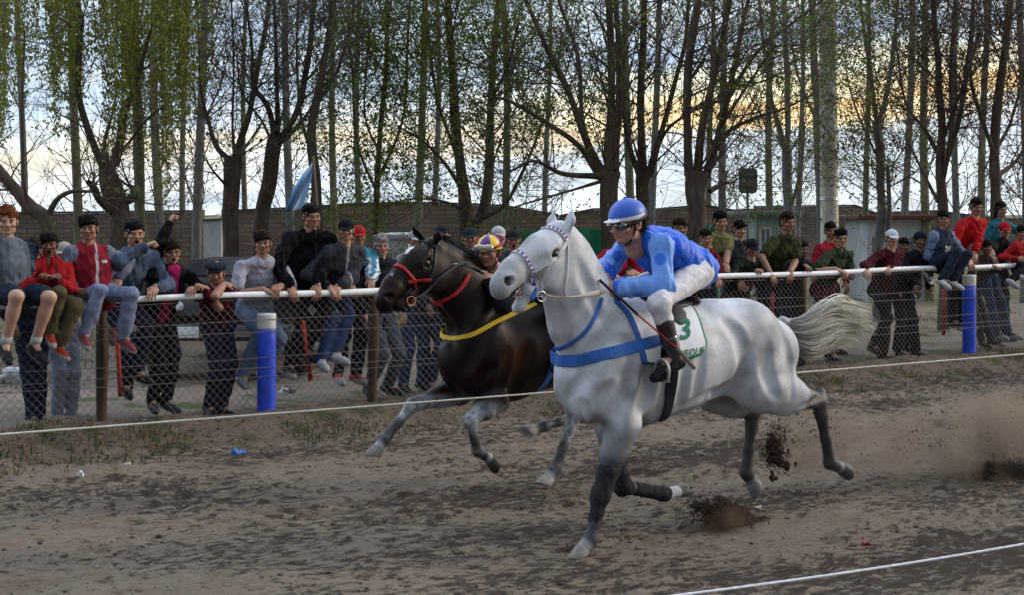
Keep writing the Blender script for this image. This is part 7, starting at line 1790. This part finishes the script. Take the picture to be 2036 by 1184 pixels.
def dust(lab, c, rad, dens, seed, col=(.34, .275, .21)):
    B = Body(.05); rs = np.random.RandomState(seed); r = np.array(rad)
    for _ in range(9): B.ell(rs.randn(3) * r * .38, r * rs.uniform(.45, .7))
    V, Q = B.mesh(float(min(rad)) / 7); V = V @ np.array([D, N, UP]) + np.array(c); V[:, 2] = np.maximum(V[:, 2], ZT - .05)
    m = bpy.data.materials.new('dust_cloud'); m.use_nodes = True; t = m.node_tree; t.nodes.clear(); o_ = t.nodes.new('ShaderNodeOutputMaterial'); pv = t.nodes.new('ShaderNodeVolumePrincipled'); pv.inputs['Color'].default_value = (*col, 1); pv.inputs['Anisotropy'].default_value = .2
    tcn = t.nodes.new('ShaderNodeTexCoord'); nz_ = t.nodes.new('ShaderNodeTexNoise'); nz_.inputs['Scale'].default_value = 3.2; nz_.inputs['Detail'].default_value = 5; t.links.new(tcn.outputs['Object'], nz_.inputs[0])
    # fades out towards the edge of the puff
    sc = t.nodes.new('ShaderNodeMapping'); sc.vector_type = 'TEXTURE'; sc.inputs['Rotation'].default_value = (0, 0, math.atan2(D[1], D[0])); sc.inputs['Location'].default_value = (0, 0, 0); sc.inputs['Scale'].default_value = tuple(r * 1.25); t.links.new(tcn.outputs['Object'], sc.inputs[0])
    ln = t.nodes.new('ShaderNodeVectorMath'); ln.operation = 'LENGTH'; t.links.new(sc.outputs[0], ln.inputs[0]); fr = t.nodes.new('ShaderNodeMapRange'); fr.inputs[1].default_value = 0; fr.inputs[2].default_value = 1; fr.inputs[3].default_value = 1; fr.inputs[4].default_value = 0; t.links.new(ln.outputs['Value'], fr.inputs[0])
    mr_ = t.nodes.new('ShaderNodeMapRange'); mr_.inputs[1].default_value = .42; mr_.inputs[2].default_value = .66; mr_.inputs[4].default_value = dens; t.links.new(nz_.outputs[0], mr_.inputs[0]); ml = t.nodes.new('ShaderNodeMath'); ml.operation = 'MULTIPLY'; t.links.new(mr_.outputs[0], ml.inputs[0]); t.links.new(fr.outputs[0], ml.inputs[1]); t.links.new(ml.outputs[0], pv.inputs['Density']); t.links.new(pv.outputs[0], o_.inputs['Volume'])
    o = make('dust_cloud', V - np.array(c), Q, m); o.location = [float(x) for x in c]; tag(o, lab, 'dust', kind='stuff')
dust('brown dust drifting behind the grey horse at the right edge', PW_(1960, 880, 8.0), (1.05, .6, .42), 10.0, 1)
dust('thin dust behind the grey horse\'s hind legs', PW_(1650, 880, 8.3), (.9, .4, .26), 6.5, 2)
dust('dust puff around the flying clod', PW_(1440, 1035, 7.7), (.26, .18, .11), 16.0, 3, (.24, .17, .13))
# weeds on the bank and stones on the track
def weeds():
    rs = np.random.RandomState(6); n = 13000; t = rs.uniform(T0 - 1, T1 + 2, n); c = CF - .75 + rs.randn(n) * .34; P3 = np.stack([t, c, 0 * t], 1); keep = (vnoise(P3, 1.1, 44) + .5 * vnoise(P3, 3, 45) > .22); t, c = t[keep], c[keep]
    t2 = rs.uniform(T0 - 1, T1 + 6, 9000); c2 = rs.uniform(CF + 2.6, CF + 6.5, 9000); P3 = np.stack([t2, c2, 0 * t2], 1); k2 = vnoise(P3, .8, 46) > .25; t = np.concatenate([t, t2[k2]]); c = np.concatenate([c, c2[k2]])
    n = len(t); z = ground_z(t, c); B = t[:, None] * D + c[:, None] * N; B[:, 2] = z - .005; a = rs.uniform(0, 6.28, n); h = rs.uniform(.02, .075, n) * np.where(c < CF, 1, 1.2); ln = rs.uniform(0, .9, n); w = rs.uniform(.004, .011, n)
    d = np.stack([np.cos(a), np.sin(a), 0 * a], 1); s = np.stack([-np.sin(a), np.cos(a), 0 * a], 1); tip = B + d * (h * ln)[:, None] + UP * h[:, None]; mid = (B + tip) / 2 + UP * (h * .12)[:, None]
    V = np.stack([B - s * w[:, None] * .5, mid - s * w[:, None], tip, mid + s * w[:, None]], 1).reshape(-1, 3); mi = (rs.rand(n) > .62).astype(int)
    o = make('weeds', V, np.arange(4 * n).reshape(n, 4), [leafmat('weed_leaf', (.040, .058, .018), (.085, .085, .035)), leafmat('dry_weed', (.12, .095, .05), (.18, .14, .08))], None, smooth=False, midx=mi); tag(o, 'low green and dry weeds on the bank by the fence', 'weeds', kind='stuff')
    # crumbs of soil and stones
    n = 24000; t = rs.uniform(2, 20, n); c = np.where(rs.rand(n) < .75, rs.uniform(3, CF - .3, n), CF - .9 + .3 * rs.randn(n)); u = rs.rand(n); k = (vnoise(np.stack([t * .4, c * 1.2, 0 * t], 1), 2.0, 47) > -.1) | (c > 12.6); t, c = t[k], c[k]; n = len(t); z = ground_z(t, c); r = .004 + .014 * rs.rand(n) ** 4
    oct_ = np.array([(1, 0, 0), (-1, 0, 0), (0, 1, 0), (0, -1, 0), (0, 0, 1), (0, 0, -1)], float); of = np.array([(0, 2, 4), (2, 1, 4), (1, 3, 4), (3, 0, 4), (2, 0, 5), (1, 2, 5), (3, 1, 5), (0, 3, 5)])
    C = t[:, None] * D + c[:, None] * N; C[:, 2] = z + r * .3; V = C[:, None] + oct_[None] * (r[:, None, None] * rs.uniform(.5, 1.4, (n, 6, 3))) * np.array([1.3, 1, .5]); Fc = (of[None] + 6 * np.arange(n)[:, None, None]).reshape(-1, 3)
    o = make('soil_crumbs', V.reshape(-1, 3), Fc, [mat('crumb_soil', (.075, .058, .045), .95, n1=.6, s1=6), mat('pale_leaf_litter', (.25, .21, .15), .9)], None, midx=np.repeat((rs.rand(n) > .93).astype(int), 8), smooth=False); tag(o, 'crumbs of soil and dry litter scattered over the track', 'soil', kind='stuff')
weeds()
